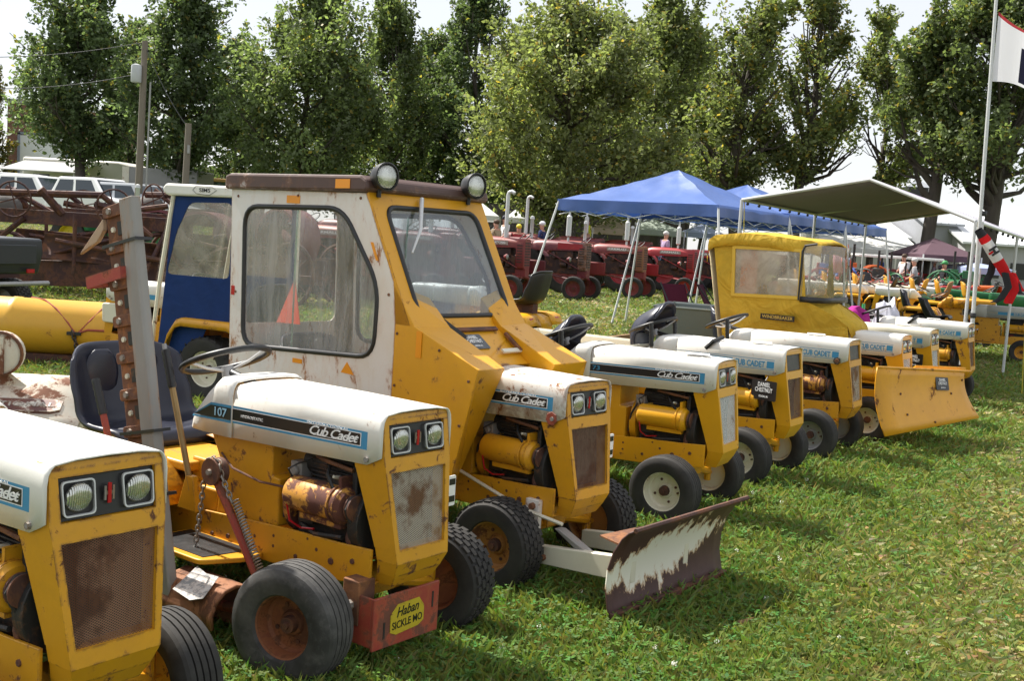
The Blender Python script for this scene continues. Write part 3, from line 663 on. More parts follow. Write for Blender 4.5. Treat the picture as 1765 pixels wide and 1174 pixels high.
def engine_clutter(t):
    for pts, r, mt in (([(-.30, -.12, .72), (-.26, -.17, .69), (-.20, -.175, .62), (-.17, -.15, .52)], .007, BLACK), ([(-.42, -.08, .73), (-.47, -.13, .68), (-.52, -.14, .58), (-.54, -.12, .47)], .006, RUBBER), ([(-.36, -.13, .74), (-.28, -.15, .735), (-.16, -.14, .72)], .008, RUST), ([(-.45, -.11, .46), (-.33, -.155, .455), (-.19, -.15, .47)], .009, ENGINE)):
        m = MB(); m.tube(pts, r, 6); m.build('hose', mt, t)
    m = MB(); m.cyl((-.245, -.12, .675), (-.245, -.155, .685), .009, .006, 8); m.build('spark_plug', CREAM, t)
    m = MB(); m.box(-.50, -.44, -.135, -.075, .63, .70); m.cyl((-.47, -.135, .665), (-.47, -.150, .665), .022, .018, 10); m.build('carburettor', STEEL_OLD, t, bevel=.004)
    m = MB(); m.lathe([(.004, -.012), (.055, -.012), (.06, 0), (.055, .012), (.004, .012)], (-.155, -.10, .475), 'x', 18); m.build('crank_pulley', RUST_DARK, t)
    m = MB(); m.box(-.175, -.150, -.13, .13, .42, .735); m.build('fan_shroud', ENGINE, t, bevel=.006)
def cub(pos, yaw, label, yel, hood_m, mesh_m, rim_m, gen=None, decal='script', number=None, seat_kw=None, steer=True, lights=True, tread='rib', tread_l=None, rub=None, lev=True, cat='garden tractor',
        group='yellow and white garden tractors in the front row', left_plate=True, rear='fenders', detail=True, vin=None, front=True, steer_a=0.0, raised=True, cowl=True, fwh=(.205, .158, .37)):
    t = empty('garden_tractor', (pos[0], pos[1], 0), RAD(yaw)); tag(t, label, cat, group)
    # hood
    m = MB(); m.loft([hood_ring(.014, .800, .952), hood_ring(-.004, .790, .952), hood_ring(-.055, .766, .953), hood_ring(-.40, .755, .955), hood_ring(-.795, .742, .952)], closed=False)
    h = m.build('hood', hood_m, t, smooth=32, solid=.004)
    if raised and decal != 'block':
        m = MB(); m.hexa([(-.76, -.095, .950), (-.76, .095, .950), (-.10, .082, .953), (-.10, -.082, .953)], [(-.74, -.085, .966), (-.74, .085, .966), (-.125, .070, .966), (-.125, -.070, .966)]); m.build('hood_ridge', hood_m, h, smooth=25, bevel=.004)
    if decal == 'block':
        m = MB(); m.loft([hood_ring(-.797, .742, .952), hood_ring(-.93, .742, .950, .176, .158), hood_ring(-.955, .742, .945, .175, .155), hood_ring(-1.06, .742, .84, .165, .145), hood_ring(-1.075, .742, .81, .16, .14)], closed=False)
        m.build('dash_cowl', hood_m, t, smooth=32, solid=.004); cowl = False
    if cowl:
        m = MB(); m.loft([hood_ring(-.797, .741, .962, .182, .165), hood_ring(-.83, .740, .970, .182, .165), hood_ring(-.895, .739, .968, .180, .16), hood_ring(-.975, .738, .90, .176, .16), hood_ring(-1.055, .738, .822, .168, .15), hood_ring(-1.075, .738, .80, .16, .14)], closed=False)
        m.build('dash_cowl', hood_m, t, smooth=32, solid=.004)
    for s in (-1, 1):
        m = MB(); m.cyl((-.054, s * .174, .785), (-.054, s * .190, .785), .011, .010, 8); m.build('bolt', STEEL_OLD, h)
    # decals on the flank toward the viewer
    y = -.1802
    if decal == 'script':
        m = MB(); m.quad((-.80, y, .800), (-.058, y, .818), (-.058, y, .882), (-.80, y, .868)); d = m.build('decal', DECAL_BLUE, h, smooth=None)
        m = MB(); m.quad((-.80, y - .0008, .808), (-.088, y - .0008, .8265), (-.088, y - .0008, .874), (-.80, y - .0008, .860)); m.build('decal_edge', DECAL_WHITE, d, smooth=None)
        m = MB(); m.quad((-.80, y - .0016, .812), (-.092, y - .0016, .8295), (-.092, y - .0016, .871), (-.80, y - .0016, .8565)); m.build('decal_band', DECAL_BLACK, d, smooth=None)
        mt = frame((-.235, y - .0022, .8475), (1, 0, .021), (0, 0, 1))
        text('Cub Cadet', .034, DECAL_WHITE, d, mt, shear=.38, width=.255, spacing=.86)
        m = MB(); m.m = mt; m.quad((.045, -.004, 0), (.130, -.004, 0), (.130, .000, 0), (.045, .000, 0)); m.quad((-.1, -.0165, 0), (.10, -.0165, 0), (.10, -.0145, 0), (-.1, -.0145, 0)); m.build('lettering', DECAL_WHITE, d, smooth=None)
        text('INTERNATIONAL', .007, DECAL_WHITE, d, frame((-.26, y - .0022, .8735), (1, 0, .019), (0, 0, 1)), width=.22)
        if number:
            if number == '107':
                text('HYDROSTATIC', .011, DECAL_WHITE, d, frame((-.68, y - .0022, .836), (1, 0, .021), (0, 0, 1)), width=.13)
                yc = -.1868
                m = MB(); m.quad((-1.05, yc + .006, .792), (-.80, yc, .799), (-.80, yc, .868), (-.93, yc + .003, .864), (-1.05, yc + .008, .80)); d2 = m.build('decal', DECAL_BLUE, h, smooth=None)
                m = MB(); m.quad((-1.045, yc + .005, .8), (-.80, yc - .0012, .810), (-.80, yc - .0012, .858), (-.93, yc + .0018, .854), (-1.04, yc + .007, .802)); m.build('decal_band', DECAL_BLACK, d2, smooth=None)
                text('107', .034, plain('decal_pale_blue', (.35, .62, .80), .4), d2, frame((-.868, yc - .002, .832), (1, 0, .021), (0, 0, 1)), width=.075)
                pass
            else: text(number, .027, DECAL_BLUE, d, frame((-.755, y - .0022, .8345), (1, 0, .021), (0, 0, 1)), width=.05)
    elif decal == 'block':
        z0, z1 = .806, .858
        m = MB(); m.quad((-.80, y, z0 - .008), (-.06, y, z0 - .004), (-.06, y, z0), (-.80, y, z0 - .004)); m.quad((-.80, y, z1 + .006), (-.06, y, z1 + .01), (-.06, y, z1 + .014), (-.80, y, z1 + .010)); d = m.build('decal', DECAL_BLUE, h, smooth=None)
        m = MB(); m.quad((-.62, y, z0 + .004), (-.365, y, z0 + .005), (-.365, y, z1), (-.62, y, z1 - .001)); m.build('decal_band', DECAL_BLUE, d, smooth=None); m = MB(); m.quad((-.115, y, z0 + .006), (-.062, y, z0 + .006), (-.062, y, z1 + .002), (-.115, y, z1 + .002)); m.build('decal_band', DECAL_BLUE, d, smooth=None)
        text('CUB CADET', .044, DECAL_BLUE, d, frame((-.24, y - .001, .832), (1, 0, .006), (0, 0, 1)), width=.225, bold=.03)
    # body
    if front: grille_housing(t, yel, mesh_m, lights)
    if left_plate:
        m = MB(); m.prism(rounded([(-.17, .56), (-.05, .56), (-.05, .69), (-.17, .69)], .012), .196, .200, 'y'); m.m = None
        pl = MB(); pl.prism(rounded([(.185, .575), (.225, .575), (.225, .69), (.185, .69)], .006), .012, .016, 'x'); po = pl.build('marker_plate', DECAL_WHITE, t, smooth=None)
        q = MB(); q.box(.0155, .018, .189, .221, .655, .678); q.box(.0155, .018, .189, .221, .590, .613); q.build('marking', DECAL_BLACK, po, smooth=None)
        q = MB(); q.cyl((-.05, .165, .62), (.013, .205, .62), .006, .006, 6); q.build('stay', STEEL_OLD, po)
    m = MB()
    for s in (-1, 1):
        m.prism([(-.03, .462), (-.03, .33), (-.30, .30), (-1.80, .255), (-1.80, .385), (-1.2, .40), (-.45, .445), (-.20, .452)], s * .148, s * .160, 'y'); m.prism([(-.03, .33), (-1.80, .257), (-1.80, .267), (-.03, .34)], s * .11, s * .149, 'y')
    fr = m.build('frame_rail', yel, t, smooth=None, bevel=.003)
    for xx, zz, r in ((-.12, .40, .011), (-.23, .375, .014), (-.31, .40, .008), (-.42, .35, .009), (-.55, .40, .007), (-.55, .36, .007), (-.66, .375, .008), (-.82, .34, .011), (-.92, .33, .009), (-1.0, .36, .010), (-.36, .43, .006)):
        bolt(fr, (xx, -.1595, zz), r, .006 if r > .0085 else .0018)
    engine(t, yel, gen or yel)
    if group.startswith('yellow and white'): engine_clutter(t)
    m = MB(); m.prism([(-.985, .74), (-.60, .745), (-.60, .62), (-.555, .615), (-.555, .43), (-.93, .40), (-.90, .60)], -.138, .138, 'y'); dp = m.build('dash_pedestal', yel, t, smooth=None, bevel=.006)
    m = MB(); m.cyl((-.53, -.0, .53), (-.49, -.0, .53), .14, .14, 26); m.build('flywheel_cover', gen or yel, t)
    m = MB(); m.box(-1.55, -.93, -.135, .135, .40, .50); m.prism([(-1.15, .50), (-.98, .50), (-.98, .56), (-1.05, .60), (-1.15, .60)], -.10, .10, 'y'); m.build('tunnel', yel, t, smooth=None, bevel=.008)
    # axle, wheels
    ax = -.170; zc = fwh[0]; tk = fwh[2] - .06
    m = MB(); m.tube([(ax, -tk, .215), (ax, -.12, .262), (ax, .12, .262), (ax, tk, .215)], .024, 8); m.box(ax - .045, ax + .045, -.07, .07, .25, .34)
    for s in (-1, 1): m.cyl((ax, s * tk, .16), (ax, s * tk, .30), .021, .021, 10); m.cyl((ax, s * tk, .20), (ax, s * (fwh[2] + .02), .205), .014, .014, 8)
    m.tube([(ax - .1, -tk + .02, .19), (ax - .1, tk - .02, .19)], .008, 6); m.build('front_axle', yel, t, smooth=30)
    for s in (-1, 1): wheel(t, 'front_wheel', (ax, s * fwh[2], zc), zc, fwh[1], .112, s, rim_m, tread if s < 0 else (tread_l or tread), steer_a, rub if s < 0 else RUBBER)
    for s in (-1, 1): wheel(t, 'rear_wheel', (-1.40, s * .36, .29), .29, .225, .155, s, rim_m, 'bar', 0, None, 36)
    m = MB(); m.cyl((-1.40, -.3, .29), (-1.40, .3, .29), .035, .035, 10); m.box(-1.55, -1.25, -.12, .12, .20, .42); m.build('transaxle', yel, t, bevel=.01)
    if rear == 'fenders':
        for s in (-1, 1):
            m = MB(); ring = []
            for k in range(11):
                a = RAD(25 + 130 * k / 10); r = .335; xx, zz = -1.40 + r * 1.06 * cos(a), .285 + r * sin(a)
                ring.append([(xx, s * .16, zz), (xx, s * .44, zz - .004), (xx, s * .475, zz - .012), (xx, s * .48, zz - .045)])
            m.loft(ring, closed=False); m.build('fender', yel, t, smooth=50, solid=.004)
        m = MB(); m.box(-1.75, -1.10, -.165, .165, .545, .585); m.build('seat_deck', yel, t, bevel=.01)
    if rear == 'wide':
        pr = [(-.98, .44), (-1.02, .58), (-1.10, .695), (-1.16, .715), (-1.66, .715), (-1.74, .69), (-1.80, .58)]
        for s in (-1, 1):
            m = MB(); m.loft([[(px, s * .155, pz), (px, s * .30, pz + .004), (px, s * .47, pz), (px, s * .49, pz - .02), (px, s * .492, pz - .07)] for px, pz in pr], closed=False); f_ = m.build('fender', yel, t, smooth=45, solid=.005)
            m = MB(); m.hexa([(-1.757, s * .30, .615), (-1.757, s * .40, .615), (-1.775, s * .40, .605), (-1.775, s * .30, .605)], [(-1.735, s * .30, .672), (-1.735, s * .40, .672), (-1.76, s * .40, .672), (-1.76, s * .30, .672)]); m.build('tail_light', REDLENS, t, smooth=None, bevel=.004)
        m = MB(); m.loft([[(px, -.156, pz - .012), (px, .156, pz - .012)] for px, pz in pr], closed=False); m.build('seat_deck', yel, t, smooth=45, solid=.005)
        m = MB(); m.box(-1.80, -1.74, -.15, .15, .36, .58); m.build('rear_panel', yel, t, bevel=.01)
    for s in (-1, 1):
        m = MB(); m.prism(rounded([(-1.06, s * .155), (-.60, s * .155), (-.60, s * .25), (-.68, s * .40), (-1.06, s * .40)], .03), .300, .320, 'z'); fo = m.build('footrest', yel, t, smooth=30, bevel=.004)
        m = MB(); m.prism([(-1.04, s * .175), (-.66, s * .175), (-.70, s * .37), (-1.04, s * .37)], .320, .323, 'z'); m.build('footrest_mat', BLACK, fo, smooth=None)
        m = MB(); m.tube([(-.80, s * .14, .29), (-.80, s * .36, .29)], .010, 6); m.build('bracket', yel, fo)
    if seat_kw is not None:
        kw = dict(x=-1.36, z=.63, mat=vin or VINYL); kw.update(seat_kw); so_ = seat(t, **kw)
        m = MB(); m.box(kw['x'] - .33, kw['x'] - .10, -.07, .07, .56, kw['z'] + .02); m.build('seat_bracket', RUST_DARK, t, smooth=None)
    if steer: steering(t, (-1.085, 0, 1.005), .180, .40, (-.90, 0, .93))
    if lev: lever(t, (-.95, -.21, .50), (-1.0, -.21, 1.04), .011, .17, STEEL_OLD)
    return t
# ---------------------------------------------------------------- the front row
WH = dict(hood_m=WHITE)
t0 = cub((-1.04, 2.846), -36, 'worn yellow tractor with a solid rust-brown grille screen and dusty twin headlights', YEL_OLD, WHITE, MESH_RUST, YEL_OLD, gen=YEL_OLD, decal='script', seat_kw=dict(), tread='rib', left_plate=False, fwh=(.205, .15, .335))
t1 = cub((-.326, 3.909), -37.5, 'yellow tractor numbered 107 carrying an upright sickle bar, with rust-flaked generator', YEL_OLD, WHITE, MESH_MIX, paint('rim_rusty', (0.22, 0.07, 0.03), 0.7, rust=0.5, scale=9), gen=YEL_GEN, decal='script', number='107', seat_kw=dict(x=-1.42, z=.60, w=.30, back=.27), tread='rib', tread_l='turf', rub=RUBBER_GREY, lev=False, fwh=(.214, .17, .385), steer_a=RAD(13))
t2 = cub((.362, 5.049), -39, 'yellow tractor under a boxy steel cab with a rusty brown roof', YEL_OLD, WHITE_OLD, MESH_DARK, paint('rim_ochre_rust', (0.36, 0.17, 0.04), 0.6, rust=0.5, scale=9), gen=YEL_OLD, decal='script', seat_kw=dict(x=-1.55, z=.58, back=.26), tread='turf', lev=False, fwh=(.212, .165, .38), steer_a=RAD(5))
t3 = cub((1.267, 6.461), -30.4, 'clean bright yellow tractor numbered 73 with cream rims', YEL_NEW, WHITE, MESH_NEW, CREAM, decal='script', number='73', seat_kw=dict(x=-1.13, z=.58, w=.19, back=.16, tilt=RAD(72), pads=False), tread='rib')
t4 = cub((1.952, 7.627), -33.4, 'yellow tractor with black name plate and tall black seat, beside the one numbered 73', YEL_NEW, WHITE, MESH_DARK, CREAM, decal='block', seat_kw=dict(x=-1.20, z=.67, w=.17, back=.18, tilt=RAD(82), pads=False), lights=False)
t5 = cub((2.728, 8.786), -32.4, 'yellow tractor with a grimy rusty generator and round chrome hood latch', YEL_OLD, WHITE, MESH_MIX, STEEL, gen=YEL_GEN, decal='block', seat_kw=None, lights=False, rear='fenders')
t6 = cub((3.50, 9.80), -33, 'yellow tractor wearing a yellow canvas cab behind a wide raised dozer blade', YEL_NEW, WHITE, MESH_NEW, CREAM, decal='block', seat_kw=dict(), lev=False)
t7 = cub((4.20, 11.0), -33, 'yellow tractor with a cream hood and black name plate behind the dozer blade', YEL_NEW, CREAM, MESH_NEW, CREAM, decal='block', seat_kw=dict())
t8 = cub((5.22, 12.6), -33, 'ochre tractor with white hood and black strap, the last before the canopy post', YEL_OLD, WHITE, MESH_DARK, CREAM, decal='block', seat_kw=dict(x=-1.3, z=.62))
# ---------------------------------------------------------------- sickle mower and linkage on the tractor numbered 107
BRASS = paint('rod_tarnished', (0.36, 0.24, 0.10), 0.5, metal=0.4, dirt=0.4, scale=10)
def along(a, b): return Vector(b) - Vector(a)
P0, P1 = Vector((-.790, -.45, .15)), Vector((-1.125, -.45, 1.645)); ax_ = (P1 - P0).normalized(); wd = Vector((ax_.z, 0, -ax_.x)); LN = (P1 - P0).length
BM = Matrix(((wd.x, 0, ax_.x, P0.x), (wd.y, 1, ax_.y, P0.y), (wd.z, 0, ax_.z, P0.z), (0, 0, 0, 1)))     # local: x across bar, y depth, z along bar
m = MB(); m.m = BM; m.prism([(-.030, -.03), (.046, -.03), (.052, -.022), (.052, .012), (.042, .012), (.042, -.012), (-.030, -.012)], 0, LN, 'z')
sb = m.build('sickle_bar', STEEL_OLD, t1, smooth=None, bevel=.004)
m = MB(); m.m = BM; m.prism([(-.148, -.012), (-.034, -.012), (-.034, .008), (-.148, .008)], .30, LN - .01, 'z'); kb = m.build('knife_back', RUST, t1, smooth=None, bevel=.003)
gmesh = None
for k in range(17):
    z = .36 + k * .072 * (LN / 1.55)
    if k % 2 == 0:
        m = MB(); m.m = BM; m.prism(rounded([(-.152, z - .022), (-.025, z - .024), (-.025, z + .024), (-.152, z + .022)], .012, 2), -.026, -.012, 'y'); g_ = m.build('guard', RUST, kb, smooth=None, bevel=.003)
    b_ = BM @ Vector((-.105, -.026 if k % 2 == 0 else -.012, z)); bolt(kb, b_, .0145 if k % 2 == 0 else .012, .008, (0, -1, 0), STEEL_OLD if k % 2 == 0 else CREAM, 'rivet')
    if k % 2:
        m = MB(); m.m = BM; m.box(-.075, -.036, -.016, -.010, z - .026, z + .026); m.build('notch', ENGINE, kb, smooth=None)
m = MB(); m.m = BM; m.prism([(-.335, LN - .165), (-.148, LN - .055), (-.150, LN - .098), (-.20, LN - .135)], -.03, -.012, 'y'); m.build('guard_point', paint('point_worn', (0.42, 0.30, 0.20), 0.6, rust=0.3, scale=8), kb, smooth=None, bevel=.003)
m = MB(); m.m = BM; m.loft([[(-.245, -.06, LN - .315), (-.03, -.05, LN - .305), (-.02, .03, LN - .30), (-.235, .03, LN - .31)], [(-.248, -.06, LN - .268), (-.03, -.05, LN - .258), (-.02, .03, LN - .255), (-.238, .03, LN - .263)]], caps=False); m.build('shoe', RED_ATT, kb, smooth=None, solid=.008)
for zz in (LN - .165, .64, .40):
    m = MB(); m.m = BM; m.loft([[(-.16, -.034, zz - .006), (.066, -.036, zz - .006), (.066, .034, zz - .006), (-.16, .02, zz - .006)], [(-.16, -.034, zz + .006), (.066, -.036, zz + .006), (.066, .034, zz + .006), (-.16, .02, zz + .006)]], caps=False); m.build('cable_tie', BLACK, sb, smooth=None, solid=.004)
m = MB(); m.m = BM; m.quad((-.025, -.0312, .49), (.035, -.0312, .49), (.035, -.0312, .585), (-.025, -.0312, .585)); m.build('sticker', paint('torn_label', (0.6, 0.58, 0.55), 0.7, rust=0.6, rcol=(0.25, 0.25, 0.25), scale=30), sb, smooth=None)
# mower drum, pivot
m = MB(); ring = []
for k in range(10):
    a = RAD(-50 + 250 * k / 9); ring.append([(-.60 + .0 + x, -.375 + .105 * cos(a), .155 + .105 * sin(a)) for x in (-.20, -.19, .10, .11)])
m.loft(ring, closed=False); mo = m.build('mower_drum', paint('drum_rust', (0.26, 0.11, 0.055), 0.8, rust=0.5, scale=9, bump=0.4), t1, smooth=50, solid=.012)
m = MB(); m.m = Matrix.Translation((-.61, -.44, .255)) @ Matrix.Rotation(.62, 4, 'X'); m.prism([(-.10, -.06), (.02, -.075), (.07, -.05), (.05, .05), (-.02, .045), (-.09, .06)], 0.001, .003, 'z'); m.build('torn_label', MATS['torn_label'], mo, smooth=None)
m = MB(); m.box(-1.02, -.72, -.42, -.36, .10, .17); m.tube([(-1.1, -.30, .14), (-.70, -.34, .14), (-.3, -.26, .16)], .022, 8); m.build('drag_bar', RED_ATT, t1, bevel=.004)
m = MB(); m.lathe([(.004, -.026), (.052, -.026), (.052, -.018), (.043, -.008), (.043, .008), (.052, .018), (.052, .026), (.004, .026)], (-.735, -.30, .635), 'y', 22); pu = m.build('lift_pulley', RUST_DARK, t1)
bolt(pu, (-.735, -.326, .635), .013, .012, (0, -1, 0), STEEL_OLD)
m = MB(); m.tube([(-.725, -.30, .60), (-.60, -.30, .45), (-.40, -.30, .20)], .016, 8); m.build('lift_arm', RED_ATT, t1)
def chain(parent, pts, r=.0032, link=.026, mat=None, name='chain'):
    m = MB(); P = [Vector(p) for p in pts]; L = [0]
    for a, b in zip(P, P[1:]): L.append(L[-1] + (b - a).length)
    k = 0; s = 0
    while s < L[-1]:
        i = max(j for j in range(len(L)) if L[j] <= s); i = min(i, len(P) - 2); d = (P[i + 1] - P[i]).normalized(); c = P[i] + d * (s - L[i])
        e = d.orthogonal().normalized(); e = e if k % 2 else d.cross(e)
        m.tube([c + d * (link * .62 * cos(q)) + e * (link * .34 * sin(q)) for q in [2 * pi * j / 8 for j in range(8)]], r, 5, closed=True); s += link * .85; k += 1
    return m.build(name, mat or STEEL_OLD, parent, smooth=80)
chain(t1, [(-.845, -.31, .20), (-.80, -.31, .50), (-.785, -.31, .63), (-.765, -.31, .675), (-.735, -.31, .69), (-.70, -.31, .675), (-.685, -.31, .63), (-.62, -.31, .545)])
m = MB(); a, b = Vector((-.615, -.30, .55)), Vector((-.44, -.30, .30)); d = (b - a).normalized(); e = d.orthogonal().normalized(); g = d.cross(e); N = 26
m.tube([a + (b - a) * (k / (N * 8)) + (e * cos(2 * pi * k / 8) + g * sin(2 * pi * k / 8)) * .0125 for k in range(N * 8 + 1)], .0035, 5); m.build('spring', STEEL_OLD, t1, smooth=80)
lever(t1, (-.985, -.22, .50), (-1.193, -.22, 1.045), .0125, .16, BRASS); m = MB(); m.cyl((-1.19, -.22, 1.035), (-1.203, -.22, 1.068), .009, .009, 8); m.build('release_button', STEEL, t1)
lever(t1, (-1.345, -.35, .60), (-1.482, -.35, .895), .014, .155, RED_ATT)
m = MB(); m.prism([(-1.06, .42), (-.94, .42), (-.965, .56), (-1.01, .56)], -.232, -.205, 'y'); m.build('lever_bracket', YEL_OLD, t1, bevel=.003)
m = MB(); m.tube([(-.90, -.145, .66), (-.76, -.20, .63), (-.62, -.18, .60), (-.47, -.16, .60)], .0045, 6); m.build('choke_cable', RUST_DARK, t1)
# red front panel with the maker's badge
m = MB(); m.hexa([(.040, -.215, .125), (.052, -.215, .125), (.052, .125, .125), (.040, .125, .125)], [(.040, -.215, .313), (.052, -.215, .313), (.052, .125, .313), (.040, .125, .313)]); m.box(-.06, .041, -.215, -.205, .135, .313); hp = m.build('front_plate', RED_ATT, t1, smooth=None, bevel=.003)
FR = lambda y, z, x: frame((x, y, z), (0, 1, 0), (0, 0, 1))
m = MB(); m.m = FR(-.045, .220, .0535); m.prism([(-.085, -.045), (-.055, -.058), (.060, -.050), (.088, -.035), (.088, .02), (.060, .055), (-.05, .052), (-.085, .02)], -.001, .0006, 'z'); bd = m.build('badge', paint('badge_yellow', (0.55, 0.42, 0.02), 0.5, rust=0.2, scale=20), hp, smooth=None)
text('Haban', .036, DECAL_BLACK, bd, frame((.0545, -.045, .243), (0, 1, .05), (0, 0, 1)), shear=.35, width=.115)
text('SICKLE MO', .028, DECAL_BLACK, bd, frame((.0545, -.043, .198), (0, 1, .05), (0, 0, 1)), width=.155)
for yy, zz in ((-.16, .19), (.09, .25)):
    m = MB(); m.box(.052, .0535, yy - .004, yy + .004, zz - .03, zz + .03); m.build('slot', ENGINE, hp, smooth=None)
m = MB(); m.box(-.10, -.02, -.22, -.14, .20, .36); m.build('mount_bracket', RUST, t1, bevel=.004); bolt(t1, (-.06, -.22, .27), .02, .03, (0, -1, 0), STEEL_OLD)

# ---------------------------------------------------------------- steel cab and snow plough on the second tractor
from mathutils.geometry import tessellate_polygon
def holed(name, outer, inner, f, mat, parent, thick=.006, bevel=0):
    """flat sheet with a window cut in it; f maps (a,b) to space"""
    tri = tessellate_polygon([[Vector((p[0], p[1], 0)) for p in outer], [Vector((p[0], p[1], 0)) for p in inner]])
    m = MB(); m.add([f(p) for p in list(outer) + list(inner)], [tuple(q) for q in tri]); return m.build(name, mat, parent, smooth=None, solid=thick)
def gasket(name, poly, f, mat, parent, r=.014):
    m = MB(); m.tube([f(p) for p in poly], r, 8, closed=True); return m.build(name, mat, parent, smooth=80)
def sheet(name, poly, f, mat, parent):
    m = MB(); m.add([f(p) for p in poly], [tuple(range(len(poly)))]); return m.build(name, mat, parent, smooth=None)
CABW = paint('cab_white', (0.74, 0.72, 0.70), 0.45, rust=0.30, dirt=0.4, dcol=(0.55, 0.40, 0.22), rcol=(0.28, 0.12, 0.04), scale=8, stretch=(1, 1, .5))
CABY = paint('cab_yellow', (0.70, 0.335, 0.010), 0.40, rust=0.2, dirt=0.2, scale=9)
ROOFB = paint('roof_brown', (0.085, 0.045, 0.038), 0.55, rust=0.25, rcol=(0.45, 0.42, 0.42), dirt=0.3, scale=5)
GLASS_OLD = pane('glass_grime_sheen', (0.93, 0.95, 0.93), 0.30, (0.66, 0.66, 0.65), 0.03, 4.5, (1.8, 1, .3)); GLASS_FAR = pane('glass_fogged', (0.8, 0.82, 0.82), 0.62, (0.50, 0.51, 0.52), 0.05, 4, (1.8, 1, .3))  # near pane: pale streaks are grime plus sky reflection put into the colour
GLASS = pane('glass_clear', (0.80, 0.90, 0.96), 0.10, (0.42, 0.5, 0.58), 0.14, 3)
so_poly = [(-2.16, 1.757), (-1.095, 1.760), (-.875, 1.345), (-.848, 1.15), (-.848, .50), (-1.75, .50), (-1.80, .62), (-2.12, .66)]
wi = rounded([(-2.04, 1.668), (-1.255, 1.682), (-.975, 1.32), (-.985, .965), (-2.012, .912)], .11, 5)
for s in (-1, 1):
    f = lambda p, s=s: (p[0], s * .42, p[1])
    pn = holed('cab_side', so_poly, wi, f, CABW, t2)
    gasket('gasket', wi, f, BLACK, pn); sheet('pane', wi, lambda p, s=s: (p[0], s * .419, p[1]), GLASS_OLD if s < 0 else GLASS_FAR, pn)
    # sliding half of the window has its own edge and frame post
    m = MB(); m.box(-1.625, -1.619, s * .405 - .004, s * .405 + .004, .94, 1.67); m.build('pane_edge', pane('glass_edge', (0.5, 0.8, 0.7), 0.3, (0.5, 0.7, 0.65), 0.2), pn, smooth=None)
    # leg shroud
    so2 = [(-.872, 1.335), (-.72, 1.144), (-.307, .99), (-.44, .43), (-.846, .43)]; si2 = [(-.85, 1.27), (-.70, 1.137), (-.34, .98), (-.60, .40), (-.846, .40)]
    m = MB(); m.loft([[(x, s * .421, z) for x, z in so2], [(x, s * .192, z) for x, z in si2]]); m.build('leg_shroud', CABY, t2, smooth=None, bevel=.004)
# windscreen frame, sloping
def wf(p, d=0.0): t_ = (1.765 - p[1]) / (1.765 - 1.14); return (-1.085 + t_ * (.335) + d, p[0], p[1])
wo_ = [(-.42, 1.765), (.42, 1.765), (.42, 1.14), (-.42, 1.14)]; wi2 = rounded([(-.335, 1.70), (.335, 1.705), (.345, 1.185), (-.335, 1.185)], .07, 5)
wp_ = holed('windscreen_frame', wo_, wi2, wf, CABY, t2); gasket('gasket', wi2, wf, BLACK, wp_); sheet('pane', wi2, lambda p: wf(p, -.001), GLASS, wp_)
for s in (-1, 1):      # corner posts joining screen and sides
    m = MB(); m.add([(-1.095, s * .419, 1.76), (-.875, s * .419, 1.345), (-.85, s * .419, 1.145), (-.748, s * .419, 1.142), (-1.082, s * .419, 1.763)], [(0, 1, 2, 3, 4)]); m.build('corner_post', CABY, t2, smooth=None, solid=.004)
# scuttle between screen and hood
m = MB(); m.add([(-.752, -.20, 1.143), (-.752, .421, 1.143), (-.655, .421, .985), (-.50, .20, .965), (-.50, -.20, .965)], [(0, 1, 2, 3, 4)]); sc = m.build('scuttle', CABY, t2, smooth=None, solid=.005)
sl_ = Vector((-.252, 0, .178)).normalized()
plate_sign(sc, frame((-.635, -.08, 1.072), (0, 1, 0), (-.58, 0, .41)), .155, .105, mat=paint('plate_grey', (0.09, 0.10, 0.11), 0.5, dirt=0.3))
m = MB(); m.m = frame((-.705, .03, 1.118), (0, 1, 0), (-.58, 0, .41)); m.box(-.21, .13, -.012, .012, .002, .012); m.build('hinge', RUST_DARK, sc, smooth=None)
m = MB(); m.m = frame((-.565, .12, 1.022), (0, 1, 0), (-.58, 0, .41)); m.box(-.07, .07, -.012, .012, .003, .013); m.build('trim_strip', CREAM, sc, smooth=None)
m = MB(); m.m = frame((-.62, .19, 1.06), (0, 1, 0), (-.58, 0, .41)); m.box(-.016, .016, -.075, .06, .003, .02); m.build('latch', RUST, sc, smooth=None, bevel=.003)
for q in ((-.83, .60), (-.83, .85), (-.83, 1.10), (-.36, .93), (-.40, .72), (-.45, .50), (-.55, 1.05), (-.66, .55)): bolt(t2, (q[0], -.4235, q[1]), .0075, .004, (0, -1, 0), RUST_DARK, 'rivet')
for q in ((-2.10, 1.72), (-1.6, 1.735), (-1.13, 1.735), (-2.09, 1.2), (-2.08, .75), (-1.5, .60), (-.90, 1.28)): bolt(t2, (q[0], -.4235, q[1]), .008, .004, (0, -1, 0), RUST, 'rivet')
